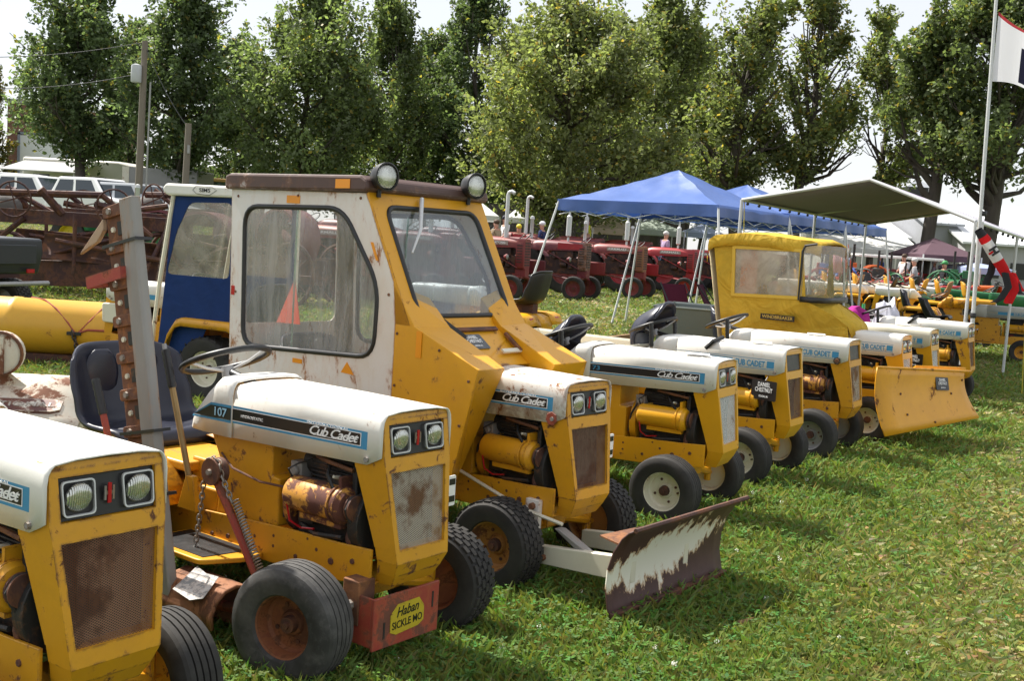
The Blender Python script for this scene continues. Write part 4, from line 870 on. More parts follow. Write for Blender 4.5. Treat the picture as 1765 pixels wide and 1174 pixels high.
# rear wall and roof
holed('cab_back', [(-.42, 1.757), (.42, 1.757), (.42, .62), (-.42, .62)], rounded([(-.34, 1.68), (.34, 1.68), (.34, 1.02), (-.34, 1.02)], .06), lambda p: (-2.155 + (1.757 - p[1]) * .035, p[0], p[1]), CABW, t2)
m = MB(); rp = [(-2.19, 1.756), (-1.075, 1.766), (-1.055, 1.785), (-1.07, 1.825), (-1.11, 1.846), (-2.15, 1.842), (-2.19, 1.83)]
m.prism(rp, -.452, .452, 'y'); rf = m.build('roof', ROOFB, t2, smooth=None, bevel=.014)
for y, z in ((-.372, 1.845), (.286, 1.85)):
    M_ = Matrix.Translation((-1.015, y, z)) @ Matrix.Rotation(-.10, 4, 'Z')
    m = MB(); m.m = M_; m.lathe([(.004, -.085), (.03, -.082), (.052, -.06), (.064, -.03), (.069, -.005), (.071, .012), (.065, .016), (.062, .006)], (0, 0, 0), 'x', 24); m.cyl((-.05, 0, -.05), (-.05, 0, -.10), .012, .012, 8); wl = m.build('work_light', BLACK, t2, smooth=50)
    m = MB(); m.m = M_; m.ball((.002, 0, 0), 1, 20, 10, (.016, .062, .062)); m.build('lens', LENS, wl, smooth=80)
    for k in range(5):
        m = MB(); m.m = M_; hh = .058 * sqrt(1 - ((k - 2) / 3) ** 2); m.box(.0155, .0175, (k - 2) * .02 - .001, (k - 2) * .02 + .001, -hh, hh)
m = MB(); m.m = None; m.tube([(-1.055, -.075, 1.757), (-.93, -.20, 1.60), (-.905, -.275, 1.485)], [.012, .009, .005], 8); m.build('wiper_arm', ALU, t2)
m = MB(); m.tube([(-.79, -.235, 1.20), (-.715, -.15, 1.135)], .005, 6); wb = m.build('wiper_arm', ALU, t2)
m = MB(); m.m = frame((-.70, -.165, 1.125), (.55, .35, -.42), (.3, .6, .5)); m.box(-.07, .07, -.012, .012, -.012, .012); m.build('wiper_blade', BLACK, t2, smooth=None)
def chip(parent, pts, mat, name='reflector'):
    m = MB(); m.add(pts, [tuple(range(len(pts)))]); return m.build(name, mat, parent, smooth=None, solid=.002)
ys = -.4245
for (x0, x1, z0, z1) in ((-1.69, -1.585, 1.695, 1.735), (-1.585, -1.51, .870, .893), (-.70, -.665, 1.0, 1.125)): chip(t2, [(x0, ys, z0), (x1, ys, z0), (x1, ys, z1), (x0, ys, z1)], AMBER)
chip(t2, [(-1.21, ys, .865), (-1.115, ys, .862), (-1.168, ys, .922)], AMBER); chip(t2, [(-1.045, ys, 1.525), (-1.025, ys, 1.525), (-.985, ys, 1.44), (-1.0, ys, 1.437)], AMBER)
chip(t2, [(-1.285, -.4545, 1.778), (-1.18, -.4545, 1.78), (-1.18, -.4545, 1.825), (-1.285, -.4545, 1.823)], AMBER); chip(t2, [(-2.13, ys, 1.18), (-2.10, ys, 1.18), (-2.10, ys, 1.23), (-2.13, ys, 1.23)], REDLENS)
m = MB(); m.tube([(-1.5, .12, .55), (-1.5, .12, .9), (-1.47, .1, 1.0)], .03, 8); m.build('hoist_post', BLACK, t2)
m = MB(); m.add([(-2.13, -.1, 1.02), (-1.90, -.12, 1.03), (-1.985, -.1, 1.28)], [(0, 1, 2)]); m.build('slow_vehicle_emblem', plain('emblem_orange', (0.85, 0.10, 0.04), 0.5), t2, smooth=None, solid=.004)
# weathered film flaking on the inside of the right rear corner
m = MB(); m.prism([(-1.30, .93), (-1.16, .95), (-1.20, 1.63), (-1.30, 1.66)], -.40, -.396, 'y'); m.build('peeling_film', pane('film_peeling', (0.6, 0.5, 0.35), 0.55, (0.10, 0.07, 0.04), 0.03, 10, (1, 1, .35)), t2, smooth=None)
# snow plough
pf = [(.500, .015), (.468, .09), (.452, .17), (.455, .25), (.478, .33), (.515, .395), (.545, .425), (.575, .442)]
def blade_paint():
    m, nt, p = _nodes('plough_paint'); co = _coords(nt); tc = nt.nodes.new('ShaderNodeTexCoord'); sx = nt.nodes.new('ShaderNodeSeparateXYZ'); nt.links.new(tc.outputs['Object'], sx.inputs[0])
    nz = _noise(nt, _maps(nt, co, (1, 1, .5)), 20, 9, 0.72, 0.25); big = _noise(nt, _maps(nt, co, (1, 1, .6)), 3, 3)
    def mth(op, a, b):
        n = nt.nodes.new('ShaderNodeMath'); n.operation = op
        for i, v in enumerate((a, b)):
            if isinstance(v, (int, float)): n.inputs[i].default_value = v
            else: nt.links.new(v, n.inputs[i])
        return n.outputs[0]
    zc = mth('ABSOLUTE', mth('SUBTRACT', sx.outputs[2], mth('ADD', mth('MULTIPLY', sx.outputs[1], .10), .255)), 0); yc = mth('ABSOLUTE', mth('SUBTRACT', sx.outputs[1], .02), 0)
    e = mth('ADD', mth('MULTIPLY', zc, 2.9), mth('MULTIPLY', mth('POWER', yc, 2.0), 1.1))
    v = mth('SUBTRACT', mth('ADD', nz, mth('MULTIPLY', big, .35)), e)
    mk = _ramp(nt, v, .355, .368)
    rc = _mix(nt, nz, (0.035, 0.014, 0.016, 1), (0.10, 0.045, 0.036, 1)); st = _mix(nt, _ramp(nt, v, .355, .45), (0.42, 0.22, 0.07, 1), (0.74, 0.72, 0.62, 1))
    nt.links.new(_mix(nt, mk, rc, st), p.inputs['Base Color']); p.inputs['Roughness'].default_value = 0.55; return m
m = MB(); yy = [-.415 + .96 * k / 12 for k in range(13)]; m.loft([[(x, y, z) for x, z in pf] for y in yy], closed=False); bl = m.build('plough_blade', blade_paint(), t2, smooth=60, solid=.008)
m = MB(); m.tube([(.578, -.418, .444), (.578, .548, .444)], .011, 6); m.build('top_lip', RUST_DARK, bl)
m = MB(); m.prism([(.503, .012), (.51, .012), (.51, .075), (.482, .075)], -.415, .545, 'y'); m.build('cutting_edge', RUST_DARK, bl, smooth=None)
m = MB(); m.hexa([(.38, -.38, .372), (.49, -.40, .362), (.49, -.12, .375), (.42, -.12, .375)], [(.38, -.38, .378), (.49, -.40, .37), (.49, -.12, .382), (.42, -.12, .382)]); m.build('rib', RUST, bl, smooth=None)
for s in (-1, 1):
    m = MB(); m.hexa([(-.10, s * .18, .12), (.46, s * .20, .16), (.46, s * .24, .16), (-.10, s * .22, .12)], [(-.10, s * .18, .20), (.46, s * .20, .27), (.46, s * .24, .27), (-.10, s * .22, .20)]); m.build('push_arm', CREAM, t2, bevel=.004)
m = MB(); m.hexa([(.02, -.215, .30), (.05, -.215, .30), (.26, -.20, .20), (.20, -.20, .19)], [(.02, -.16, .30), (.05, -.16, .30), (.26, -.15, .20), (.20, -.15, .19)]); m.build('lift_link', STEEL_OLD, t2, bevel=.004)
m = MB(); m.tube([(-.62, -.19, .46), (-.16, -.235, .36), (.06, -.205, .325)], .0085, 6); m.build('lift_rod', CREAM, t2)
m = MB(); m.box(-.17, -.09, -.19, -.162, .20, .40); m.build('plough_mount', WHITE_OLD, t2, bevel=.004)
for c in ((-.125, -.19, .37), (-.125, -.19, .24), (-.02, -.225, .16)): bolt(t2, c, .017, .018, (0, -1, 0), RUST)
m = MB(); m.tube([(.2, -.17, .21), (.36, -.14, .22)], .014, 6); m.build('pin', RUST, t2)
# small extras on neighbours
bolt(t2, (-.06, -.181, .785), .034, .003, (0, -1, 0), RED_ATT, 'rust_spot')
m = MB(); m.box(-.90, -.865, -.186, -.182, .775, .88); m.build('reflector', AMBER, t3, smooth=None)
plate_sign(t4, frame((-.10, -.235, .665), (1, -.25, 0), (0, 0, 1)), .20, .135); m = MB(); m.cyl((-.10, -.23, .72), (-.10, -.17, .76), .004, .004, 6); m.build('hook', STEEL_OLD, t4)
bolt(t5, (-.068, -.18, .79), .034, .012, (0, -1, 0), CHROME, 'hood_latch'); bolt(t5, (-.068, -.192, .79), .018, .006, (0, -1, 0), RUST, 'hood_latch')
for tt, x in ((t4, -.52), (t8, -.60)):
    m = MB(); m.tube([(x - .05, -.187, .90), (x, -.182, .955), (x + .04, -.10, .985)], .016, 6); m.build('strap', BLACK, tt)
for tt, x in ((t3, -.17), (t4, -.22), (t5, -.30), (t6, -.55), (t7, -.3), (t8, -.4)):
    m = MB(); m.m = Matrix.Translation((x, -.03, .974)) @ Matrix.Rotation(RAD(20), 4, 'Z'); m.box(-.07, .07, -.05, .05, 0, .003); m.build('info_sheet', DECAL_WHITE, tt, smooth=None)
for tt in (t4, t6, t7, t8): lever(tt, (-.95, .2, .5), (-1.02, .22, 1.08), .010, .16)

# ---------------------------------------------------------------- canvas cab and dozer blade
CANVAS = cloth('canvas_yellow', (0.66, 0.43, 0.045), 0.12, 0.75, 0.35, 5, crease=.9)
VINYLW = pane('vinyl_window', (0.93, 0.90, 0.84), 0.42, (0.62, 0.57, 0.48), 0.08, 3, (1, 1, 1), 0.15)
PERSPEX = pane('perspex', (0.93, 0.94, 0.94), 0.16, (0.7, 0.68, 0.66), 0.12, 3)
cs = [(-1.72, 1.665), (-.86, 1.665), (-.80, 1.20), (-.56, 1.09), (-.44, 1.0), (-.42, .88), (-.60, .60), (-1.48, .55), (-1.56, .80)]
cw = [(-1.50, 1.625), (-.885, 1.632), (-.875, 1.235), (-1.475, 1.215)]
for s in (-1, 1):
    f = lambda p, s=s: (p[0], s * (.42 if p[0] < -.7 else .30 + (-.42 - p[0]) * .35), p[1])
    cp = holed('canvas_side', cs, cw, f, CANVAS, t6, .006)
    sheet('pane', cw, lambda p, s=s: (p[0], s * .418, p[1]), VINYLW, cp)
    fr_o = [(-1.53, 1.655), (-.862, 1.66), (-.85, 1.205), (-1.505, 1.185)]
    holed('window_border', fr_o, cw, lambda p, s=s: (p[0], s * .427, p[1]), paint('canvas_trim', (0.66, 0.44, 0.05), 0.7, dirt=0.2), cp, .012)
if True:
    m = MB(); rows = []
    for x, z, w_ in ((-1.76, 1.60, .45), (-1.76, 1.70, .45), (-1.70, 1.745, .44), (-1.45, 1.775, .44), (-1.20, 1.77, .44), (-.95, 1.745, .43), (-.80, 1.74, .40), (-.72, 1.715, .38), (-.71, 1.70, .38)):
        rows.append([(x, -w_, z - .115), (x, -w_ - .006, z - .06), (x, -w_ + .01, z - .005), (x, -w_ * .5, z + .012 + .01 * sin(x * 9)), (x, 0, z + .018), (x, w_ * .5, z + .012 + .01 * cos(x * 8)), (x, w_ - .01, z - .005), (x, w_ + .006, z - .06), (x, w_, z - .115)])
    m.loft(rows, closed=False); m.build('canvas_roof', CANVAS, t6, smooth=60, solid=.006)
    m = MB(); m.loft([[(-.80, -.40, 1.20), (-.74, 0, 1.25), (-.80, .40, 1.20)], [(-.62, -.36, 1.10), (-.60, 0, 1.16), (-.62, .36, 1.10)], [(-.44, -.30, 1.0), (-.42, 0, 1.03), (-.44, .30, 1.0)], [(-.40, -.29, .90), (-.40, 0, .97), (-.40, .29, .90)]], closed=False); m.build('canvas_nose', CANVAS, t6, smooth=60, solid=.006)
    m = MB(); m.loft([[(-1.76, -.43, 1.62), (-1.74, 0, 1.62), (-1.76, .43, 1.62)], [(-1.60, -.43, .80), (-1.62, 0, .80), (-1.60, .43, .80)], [(-1.50, -.43, .55), (-1.52, 0, .55), (-1.50, .43, .55)]], closed=False); m.build('canvas_back', cloth('canvas_pale', (0.60, 0.50, 0.30), .1), t6, smooth=60, solid=.006)
    # wrap-round front window
    arc = [(-.855, -.425), (-.74, -.41), (-.66, -.35), (-.64, -.2), (-.635, 0), (-.64, .2), (-.66, .35), (-.74, .41), (-.855, .425)]
    m = MB(); m.loft([[(x, y, 1.215) for x, y in arc], [(x, y, 1.70) for x, y in arc]], closed=False); ws = m.build('front_window', PERSPEX, t6, smooth=70)
    m = MB(); m.loft([[(x * 1.0 + .004, y * 1.012, 1.185) for x, y in arc], [(x + .004, y * 1.012, 1.235) for x, y in arc]], closed=False); m.build('window_base', BLACK, ws, smooth=70, solid=.012)
    for s in (-1, 1):
        m = MB(); m.tube([(-.862, s * .432, 1.20), (-.862, s * .432, 1.64), (-.84, s * .432, 1.69), (-.74, s * .415, 1.71)], .010, 6); m.build('window_seal', BLACK, ws)
    wpm = frame((-1.045, -.4235, 1.025), (1, 0, -.01), (0, 0, 1)); m = MB(); m.m = wpm; m.box(-.16, .16, -.025, .025, 0, .004); wl_ = m.build('maker_label', DECAL_BLACK, t6, smooth=None)
    text('WINDBREAKER', .030, plain('decal_gold', (0.62, 0.42, 0.08), .5), wl_, wpm @ Matrix.Translation((0, 0, .0045)), width=.29)
m = MB(); m.quad((-1.44, -.385, .95), (-1.28, -.385, .95), (-1.29, -.385, 1.62), (-1.45, -.385, 1.62)); m.build('inner_curtain', cloth('curtain_orange', (.70, .26, .07), .2), t6, smooth=None, solid=.004)
# dozer blade (positions relative to its tractor)
inv = t6.matrix_basis.inverted() if False else (Matrix.Translation((3.50, 9.80, 0)) @ Matrix.Rotation(RAD(-33), 4, 'Z')).inverted()
c4 = [inv @ at(1512, 633, 9.05), inv @ at(1684, 641, 10.0), inv @ at(1712, 716, 9.92), inv @ at(1525, 753, 8.92)]
DOZ = paint('paint_dozer', (0.72, 0.345, 0.010), 0.42, rust=0.2, dirt=0.3, dcol=(0.38, 0.15, 0.02), scale=6)
rows = []
for i in range(9):
    v = i / 8; bul = -.045 * sin(pi * v); row = []
    for k in range(11):
        u_ = (0, .15, .3, .45, .6, .7, .8, .855, .87, .93, 1)[k]; p = (c4[0].lerp(c4[1], u_)).lerp(c4[3].lerp(c4[2], u_), v); p = p + Vector((bul - (.16 * max(0, (u_ - .86) / .14)), 0, 0)); row.append(tuple(p))
    rows.append(row)
m = MB(); m.loft(rows, closed=False); db = m.build('dozer_blade', DOZ, t6, smooth=60, solid=.010)
nrm = (c4[1] - c4[0]).cross(c4[3] - c4[0]).normalized()
if nrm.x < 0: nrm = -nrm
pxd = (c4[1] - c4[0]).normalized(); pzd = (c4[0] - c4[3]).normalized()
def on_blade(u_, v_): return (c4[0].lerp(c4[1], u_)).lerp(c4[3].lerp(c4[2], u_), v_) + Vector((-.045 * sin(pi * v_), 0, 0))
plate_sign(db, frame(on_blade(.62, .27) + nrm * .014, pxd, pzd), .20, .115)
for u_, v_ in ((.22, .42), (.24, .75), (.70, .47), (.83, .2), (.88, .85), (.45, .93)):
    p = (c4[0].lerp(c4[1], u_)).lerp(c4[3].lerp(c4[2], u_), v_) + Vector((-.045 * sin(pi * v_), 0, 0)); bolt(db, p, .011, .014, tuple(nrm), RUST_DARK)
m = MB(); a_ = c4[0].lerp(c4[1], .93); b_ = c4[0].lerp(c4[1], .30); m.tube([c4[0], a_], .012, 6); m.build('top_lip', DOZ, db)
m = MB(); m.hexa([tuple(c4[0].lerp(c4[1], .42) + Vector((-.05, 0, -.02))), tuple(c4[0].lerp(c4[1], .98) + Vector((-.08, 0, -.02))), (-.06, .28, .5), (-.06, -.05, .5)], [tuple(c4[0].lerp(c4[1], .42) + Vector((-.05, 0, .03))), tuple(c4[0].lerp(c4[1], .98) + Vector((-.08, 0, .03))), (-.06, .28, .55), (-.06, -.05, .55)]); m.build('push_frame', DOZ, t6, bevel=.005)
plate_sign(t7, frame((-.13, -.20, .64), (1, -.2, 0), (0, 0, 1)), .20, .135)
# ---------------------------------------------------------------- tractor with the blue fabric cab, backed up to the front row
BLUEF = cloth('fabric_blue', (0.010, 0.038, 0.16), 0.06, 0.7, 0.35, 6)
t9 = cub((-3.72, 10.43), 155, 'white-hooded tractor under a blue fabric cab with cream roof, backed up to the steel-cabbed one', YEL_OLD, WHITE, MESH_DARK, CREAM, decal=None, seat_kw=dict(), lev=False, left_plate=False, group='tractors backed up to the front row', rear='wide')
bs = [(-.99, 1.775), (-1.66, 1.775), (-1.66, .62), (-1.40, .66), (-1.27, .36), (-.84, .28)]; bw = rounded([(-1.16, 1.715), (-1.62, 1.73), (-1.62, 1.085), (-.925, 1.08), (-1.02, 1.45)], .06, 3)
for s in (1, -1):
    cp = holed('fabric_side', bs, bw, lambda p, s=s: (p[0], s * .42, p[1]), BLUEF, t9, .006)
    sheet('pane', bw, lambda p, s=s: (p[0], s * .418, p[1]), pane('vinyl_cloudy', (0.8, 0.8, 0.78), 0.34, (0.50, 0.47, 0.42), 0.12, 3, (1, 1, 1), .12), cp)
    m = MB(); m.tube([(-.775, s * .43, .28), (-.86, s * .43, 1.0), (-.985, s * .43, 1.78)], .020, 6); m.build('corner_post', CREAM, t9)
    m = MB(); m.tube([(-1.68, s * .43, .6), (-1.68, s * .43, 1.78)], .020, 6); m.build('corner_post', CREAM, t9)
m = MB(); m.prism([(-.90, 1.785), (-.885, 1.83), (-.92, 1.868), (-1.80, 1.868), (-1.80, 1.775), (-.95, 1.765)], -.47, .47, 'y'); rf = m.build('roof', WHITE, t9, smooth=None, bevel=.02)
mt = frame((-1.36, .4725, 1.822), (-1, 0, 0), (0, 0, 1)); text('SIMS', .034, DECAL_BLACK, rf, mt, width=.12)
m = MB(); m.m = mt; hx = [(-.13, 0), (-.095, .033), (.08, .030), (.13, 0.005), (.05, -.040), (-.09, -.03)]
m.tube([(x, y, .001) for x, y in hx], .002, 5, closed=True); m.build('badge', DECAL_BLACK, rf)
m = MB(); m.m = None; m.quad((-.92, -.41, 1.74), (-.92, .41, 1.74), (-.79, .41, .98), (-.79, -.41, .98)); m.build('windscreen', PERSPEX, t9, smooth=None)
m = MB(); m.quad((-.60, .1815, .815), (-.10, .1815, .815), (-.10, .1815, .86), (-.60, .1815, .86)); m.build('decal', DECAL_BLUE, t9, smooth=None)
m = MB(); m.prism(rounded([(-.16, .56), (.05, .56), (.06, .74), (-.16, .75)], .03), -.19, .19, 'y'); m.build('grille_shell', CREAM, t9, bevel=.01)

# yellow tractors with their tails to the front row
t10 = cub((-1.2, 13.9), 153, 'yellow tractor with a black pan seat, low fender deck and two red tail lights', YEL_NEW, WHITE, MESH_NEW, YEL_NEW, decal=None, lev=False, left_plate=False, rear='wide', group='tractors backed up to the front row', seat_kw=dict(x=-1.30, z=.80, w=.27, back=.30, pads=False), vin=BLACK)
BACK = [(1432, 29.5, BLACK, 'black pan seat, nearest the canvas cab'), (1462, 28.6, VINYL_BROWN, 'brown pan seat, in front of the cream hoods'), (1520, 28.2, BLACK, 'tall black pan seat, next to the brown-seated one'), (1572, 28.0, paint('vinyl_yellow', (0.66, 0.34, 0.03), 0.45), 'yellow and black high-backed seat'), (1612, 26.5, VINYL_BROWN, 'brown pan seat, in front of the green hoods')]
for u, Y, sm_, lb in BACK:
    p = at(u - 20, 500, Y + .8)
    cub((p.x - 1.0, p.y + .5), 160, 'yellow tractor facing away with a ' + lb, YEL_NEW, WHITE, MESH_NEW, CREAM, decal=None, lev=False, left_plate=False, rear='wide', group='yellow tractors of the far row, tails to the camera', seat_kw=dict(x=-1.30, z=.80, w=.26, back=.30, pads=False), vin=sm_, front=True)
t11 = cub((9.05, 19.1), -28, 'dusty ochre tractor with a grey-white hood and long black seat, beyond the canopy post', YEL_OLD, paint('hood_grey', (0.58, 0.57, 0.54), .5, dirt=.3), MESH_DARK, YEL_OLD, decal='block', lev=False, left_plate=False, seat_kw=dict(x=-1.40, z=.66, w=.26, back=.34, tilt=-.25, pads=False), vin=BLACK, steer=False, group='yellow tractors of the far row beyond the canopy')
p = at(1640, 520, 21.5)
cub((p.x + 1.2, p.y + .8), -25, 'ochre tractor with a black steering wheel, half hidden behind the canopy post', YEL_OLD, YEL_OLD, MESH_DARK, CREAM, decal=None, lev=False, left_plate=False, rear='wide', seat_kw=dict(pads=False), group='yellow tractors of the far row beyond the canopy')

# cream and green garden tractors in the row behind
def lawn_tractor(x, y, yaw, label, hood_m, body_m, seat_m, group):
    t = empty('lawn_tractor', (x, y, 0), RAD(yaw)); tag(t, label, 'garden tractor', group)
    m = MB(); m.loft([hood_ring(.0, .62, .93, .22, .18), hood_ring(-.1, .60, .96, .22, .19), hood_ring(-.95, .60, 1.0, .22, .19), hood_ring(-1.05, .70, .99, .20, .17)], closed=False); h = m.build('hood', hood_m, t, smooth=35, solid=.01)
    m = MB(); m.prism(rounded([(-.21, .40), (.21, .40), (.20, .93), (-.20, .93)], .05), -.03, .01, 'x'); m.build('grille', body_m, t, bevel=.01)
    m = MB(); m.quad((-.9, -.2225, .78), (-.1, -.2225, .76), (-.1, -.2225, .80), (-.9, -.2225, .82)); m.build('stripe', DECAL_BLACK, h, smooth=None)
    m = MB(); m.box(-1.7, -.05, -.17, .17, .34, .60); m.build('chassis', ENGINE, t, bevel=.02)
    pr = [(-1.0, .42), (-1.1, .66), (-1.2, .72), (-1.7, .72), (-1.8, .6)]
    m = MB(); m.loft([[(a, -.5, b - .05), (a, -.48, b), (a, .48, b), (a, .5, b - .05)] for a, b in pr], closed=False); m.build('fender', body_m, t, smooth=40, solid=.01)
    seat(t, -1.25, .78, seat_m, .25, .32, pads=False); steering(t, (-1.02, 0, 1.1), .19, .5, (-.95, 0, .95))
    for s in (-1, 1): wheel(t, 'front_wheel', (-.25, s * .42, .2), .2, .16, .1, s, CREAM, 'rib', 0, None, 18); wheel(t, 'rear_wheel', (-1.45, s * .42, .29), .29, .24, .15, s, CREAM, 'plain', 0, None, 18)
    return t
GT = [(1440, 31.5, CREAM, 'cream hood behind the black pan seat'), (1490, 31.0, CREAM, 'cream hood with a dark stripe behind the brown seat'), (1545, 30.5, CREAM, 'cream hood behind the tall black seat'), (1600, 30.5, WHITE, 'white hood behind the yellow seat'), (1648, 29.5, GREEN, 'green hood beside the high-backed yellow seat'), (1695, 28.5, GREEN, 'green hood and yellow seat behind the canopy post'), (1745, 27.5, GREEN, 'green hood behind the red windsock')]
for u, Y, hm, lb in GT:
    p = at(u, 490, Y); lawn_tractor(p.x + .5, p.y - .2, -22, ('cream' if hm is CREAM else 'white' if hm is WHITE else 'green') + ' garden tractor, ' + lb, hm, hm if hm is not WHITE else CREAM, paint('vinyl_yellow', (0.66, 0.34, 0.03), 0.45), 'pale and green garden tractors in the row behind')

# ---------------------------------------------------------------- old red row-crop tractors
def farmall(x, y, yaw, label, red, grille_m=None, panel=None, name_text=None, pipe='muffler', group='old red farm tractors parked in a row', sc=1.0, hub=None, lod=0):
    t = empty('farm_tractor', (x, y, float(gz(x, y))), RAD(yaw)); tag(t, label, 'farm tractor', group); t.scale = (sc, sc, sc); hub = hub or red; grille_m = grille_m or red
    def ring(xx, zb, zt, w): return [(xx, -w, zb), (xx, -w * 1.02, zb + (zt - zb) * .55), (xx, -w * .8, zt - .05), (xx, -w * .4, zt - .008), (xx, 0, zt), (xx, w * .4, zt - .008), (xx, w * .8, zt - .05), (xx, w * 1.02, zb + (zt - zb) * .55), (xx, w, zb)]
    m = MB(); m.loft([ring(-.06, 1.36, 1.575, .20), ring(-.5, 1.34, 1.60, .205), ring(-1.1, 1.32, 1.61, .21), ring(-1.5, 1.30, 1.60, .215), ring(-1.72, 1.34, 1.54, .16), ring(-1.78, 1.40, 1.47, .06)]); h = m.build('hood', red, t, smooth=45)
    if panel:
        m = MB(); m.quad((-.85, -.2135, 1.37), (-.12, -.2085, 1.38), (-.12, -.205, 1.535), (-.85, -.212, 1.545)); m.build('side_panel', panel, h, smooth=None)
    if name_text:
        mt = frame((-.82, -.2175, 1.455), (1, .005, .01), (0, 0, 1)); m = MB(); m.m = mt; m.box(-.36, .36, -.055, .055, -.003, .003); pl = m.build('name_plate', paint('plate_worn', (0.35, 0.28, 0.26), .6, rust=.3), h, smooth=None); text(name_text, .055, DECAL_WHITE, pl, mt @ Matrix.Translation((0, 0, .004)), width=.6)
    gp = rounded([(-.19, .80), (.19, .80), (.215, 1.2), (.19, 1.59), (-.19, 1.59), (-.215, 1.2)], .09, 3)
    m = MB(); m.prism(gp, -.24, .0, 'x'); gr = m.build('grille', grille_m, t, smooth=40, bevel=.02)
    for k in range(9):
        m = MB(); m.box(.001, .008, -.15, -.015, .90 + k * .07, .935 + k * .07); m.build('slot', ENGINE, gr, smooth=None)
        m = MB(); m.box(.001, .008, .015, .15, .90 + k * .07, .935 + k * .07); m.build('slot', ENGINE, gr, smooth=None)
        if k < 7: m = MB(); m.box(-.20, -.05, -.2185, -.2125, .98 + k * .07, 1.005 + k * .07); m.build('slot', ENGINE, gr, smooth=None)
    m = MB(); m.box(-1.25, -.26, -.14, .14, .70, 1.15); m.box(-1.05, -.40, -.17, .13, 1.12, 1.33); m.cyl((-.55, -.19, .95), (-.75, -.19, .95), .07, .07, 12); m.cyl((-.95, -.2, 1.1), (-.95, -.2, 1.28), .05, .05, 10); m.box(-.5, -.38, -.24, -.14, .85, 1.0); m.build('engine_block', paint('engine_redgrime', (0.032, 0.011, 0.011), .7, rust=.25, rcol=(.07, .03, .02), dirt=.5, scale=8), t, bevel=.02)
    m = MB(); m.box(-2.5, -1.2, -.16, .16, .62, 1.02); m.cyl((-2.25, -.75, .72), (-2.25, .75, .72), .10, .10, 12); m.box(-2.45, -2.05, -.25, .25, .55, 1.1); m.build('gearbox', red, t, bevel=.03)
    m = MB(); m.tube([(-1.75, -.17, 1.5), (-.95, -.24, 1.2), (-.15, -.25, .84)], .014, 6); m.build('steering_rod', red, t)
    m = MB(); m.box(-.35, .02, -.12, .12, .62, .82); m.tube([(-.14, -.55, .42), (-.14, -.5, .55), (-.14, 0, .66), (-.14, .5, .55), (-.14, .55, .42)], .045, 8); m.tube([(-.14, -.5, .55), (-1.2, -.12, .66)], .025, 6); m.tube([(-.14, .5, .55), (-1.2, .12, .66)], .025, 6); m.build('front_axle', red, t)
    for s in (-1, 1):
        wheel(t, 'front_wheel', (-.14, s * .60, .33), .335, .15, .215, s, hub, 'rib', 0, None, 26)
        wheel(t, 'rear_wheel', (-2.25, s * .82, .70), .70, .32, .40, s, hub, 'bar', 0, None, 30)
        m = MB(); rg_ = []
        for k in range(9):
            a = RAD(20 + 130 * k / 8); rg_.append([(-2.25 + .80 * cos(a), s * .62, .70 + .80 * sin(a)), (-2.25 + .80 * cos(a), s * .95, .70 + .80 * sin(a)), (-2.25 + .76 * cos(a), s * .97, .70 + .76 * sin(a))])
        m.loft(rg_, closed=False); m.build('fender', red, t, smooth=60, solid=.01)
        if lod == 0:
            m = MB(); m.m = Matrix.Translation((-.42, s * .30 , 1.10)); m.lathe([(.004, -.10), (.04, -.09), (.075, -.03), (.085, 0), (.08, .01)], (0, 0, 0), 'x', 16); hl = m.build('headlight', red, t); m = MB(); m.m = Matrix.Translation((-.415, s * .30, 1.10)); m.ball((0, 0, 0), 1, 14, 8, (.02, .076, .076)); m.build('lens', LENS, hl, smooth=80)
    if pipe == 'muffler':
        m = MB(); m.cyl((-.62, -.05, 1.58), (-.62, -.05, 1.70), .03, .03, 10); m.lathe([(.004, 1.70), (.03, 1.71), (.072, 1.75), (.072, 2.28), (.03, 2.32), (.03, 2.62), (.004, 2.62)], (-.62, -.05, 0), 'z', 16)
    elif pipe == 'bent':
        m = MB(); m.tube([(-.62, -.05, 1.58), (-.62, -.05, 2.68), (-.60, -.05, 2.74), (-.52, -.05, 2.77), (-.44, -.05, 2.72)], .05, 12)
    else:
        m = MB(); m.lathe([(.004, 1.58), (.055, 1.6), (.055, 2.18), (.07, 2.2), (.06, 2.28), (.004, 2.30)], (-.62, -.05, 0), 'z', 14)
    m.build('exhaust_stack', ALU, t)
    seat(t, -2.35, 1.22, red if lod else BLACK, .24, .2, pads=False); steering(t, (-1.98, 0, 1.62), .22, .7, (-1.65, 0, 1.42))
    return t
ROWR = [(.25, 28.2, RED_OLD, None, None, 'INTERNATIONAL', 'bent', 'faded red farm tractor with a worn name plate and bent exhaust pipe'),
        (1.95, 30.4, RED_MAROON, paint('grille_grey_rust', (0.17, 0.10, 0.09), .6, rust=.55), RED_BRIGHT, None, 'muffler', 'maroon farm tractor with one bright red hood panel and a rusted grille'),
        (3.85, 33.3, RED_OLD, paint('grille_brown_rust', (0.22, 0.07, 0.05), .6, rust=.6, rcol=(.2, .1, .05)), None, 'FARMALL', 'muffler', 'red farm tractor with a rust-brown slotted grille behind the crossed canopy legs'),
        (5.90, 36.7, RED_BRIGHT, None, None, 'FARMALL', 'muffler', 'bright red farm tractor behind the folding chair'),
        (7.75, 40.0, RED_BRIGHT, None, None, 'FARMALL', 'muffler', 'bright red farm tractor half hidden by the canvas cab')]
for x, y, rd, gm_, pn_, nm, pp, lb in ROWR: farmall(x, y, -25, lb, rd, gm_, pn_, nm, pp)
for x, y, lb, pp in ((-1.5, 25.9, 'red farm tractor seen through the windscreen of the steel cab', 'pipe'), (-3.3, 23.6, 'red farm tractor seen through the side window of the steel cab', 'muffler')): farmall(x, y, -25, lb, RED_OLD, None, None, 'FARMALL', pp)
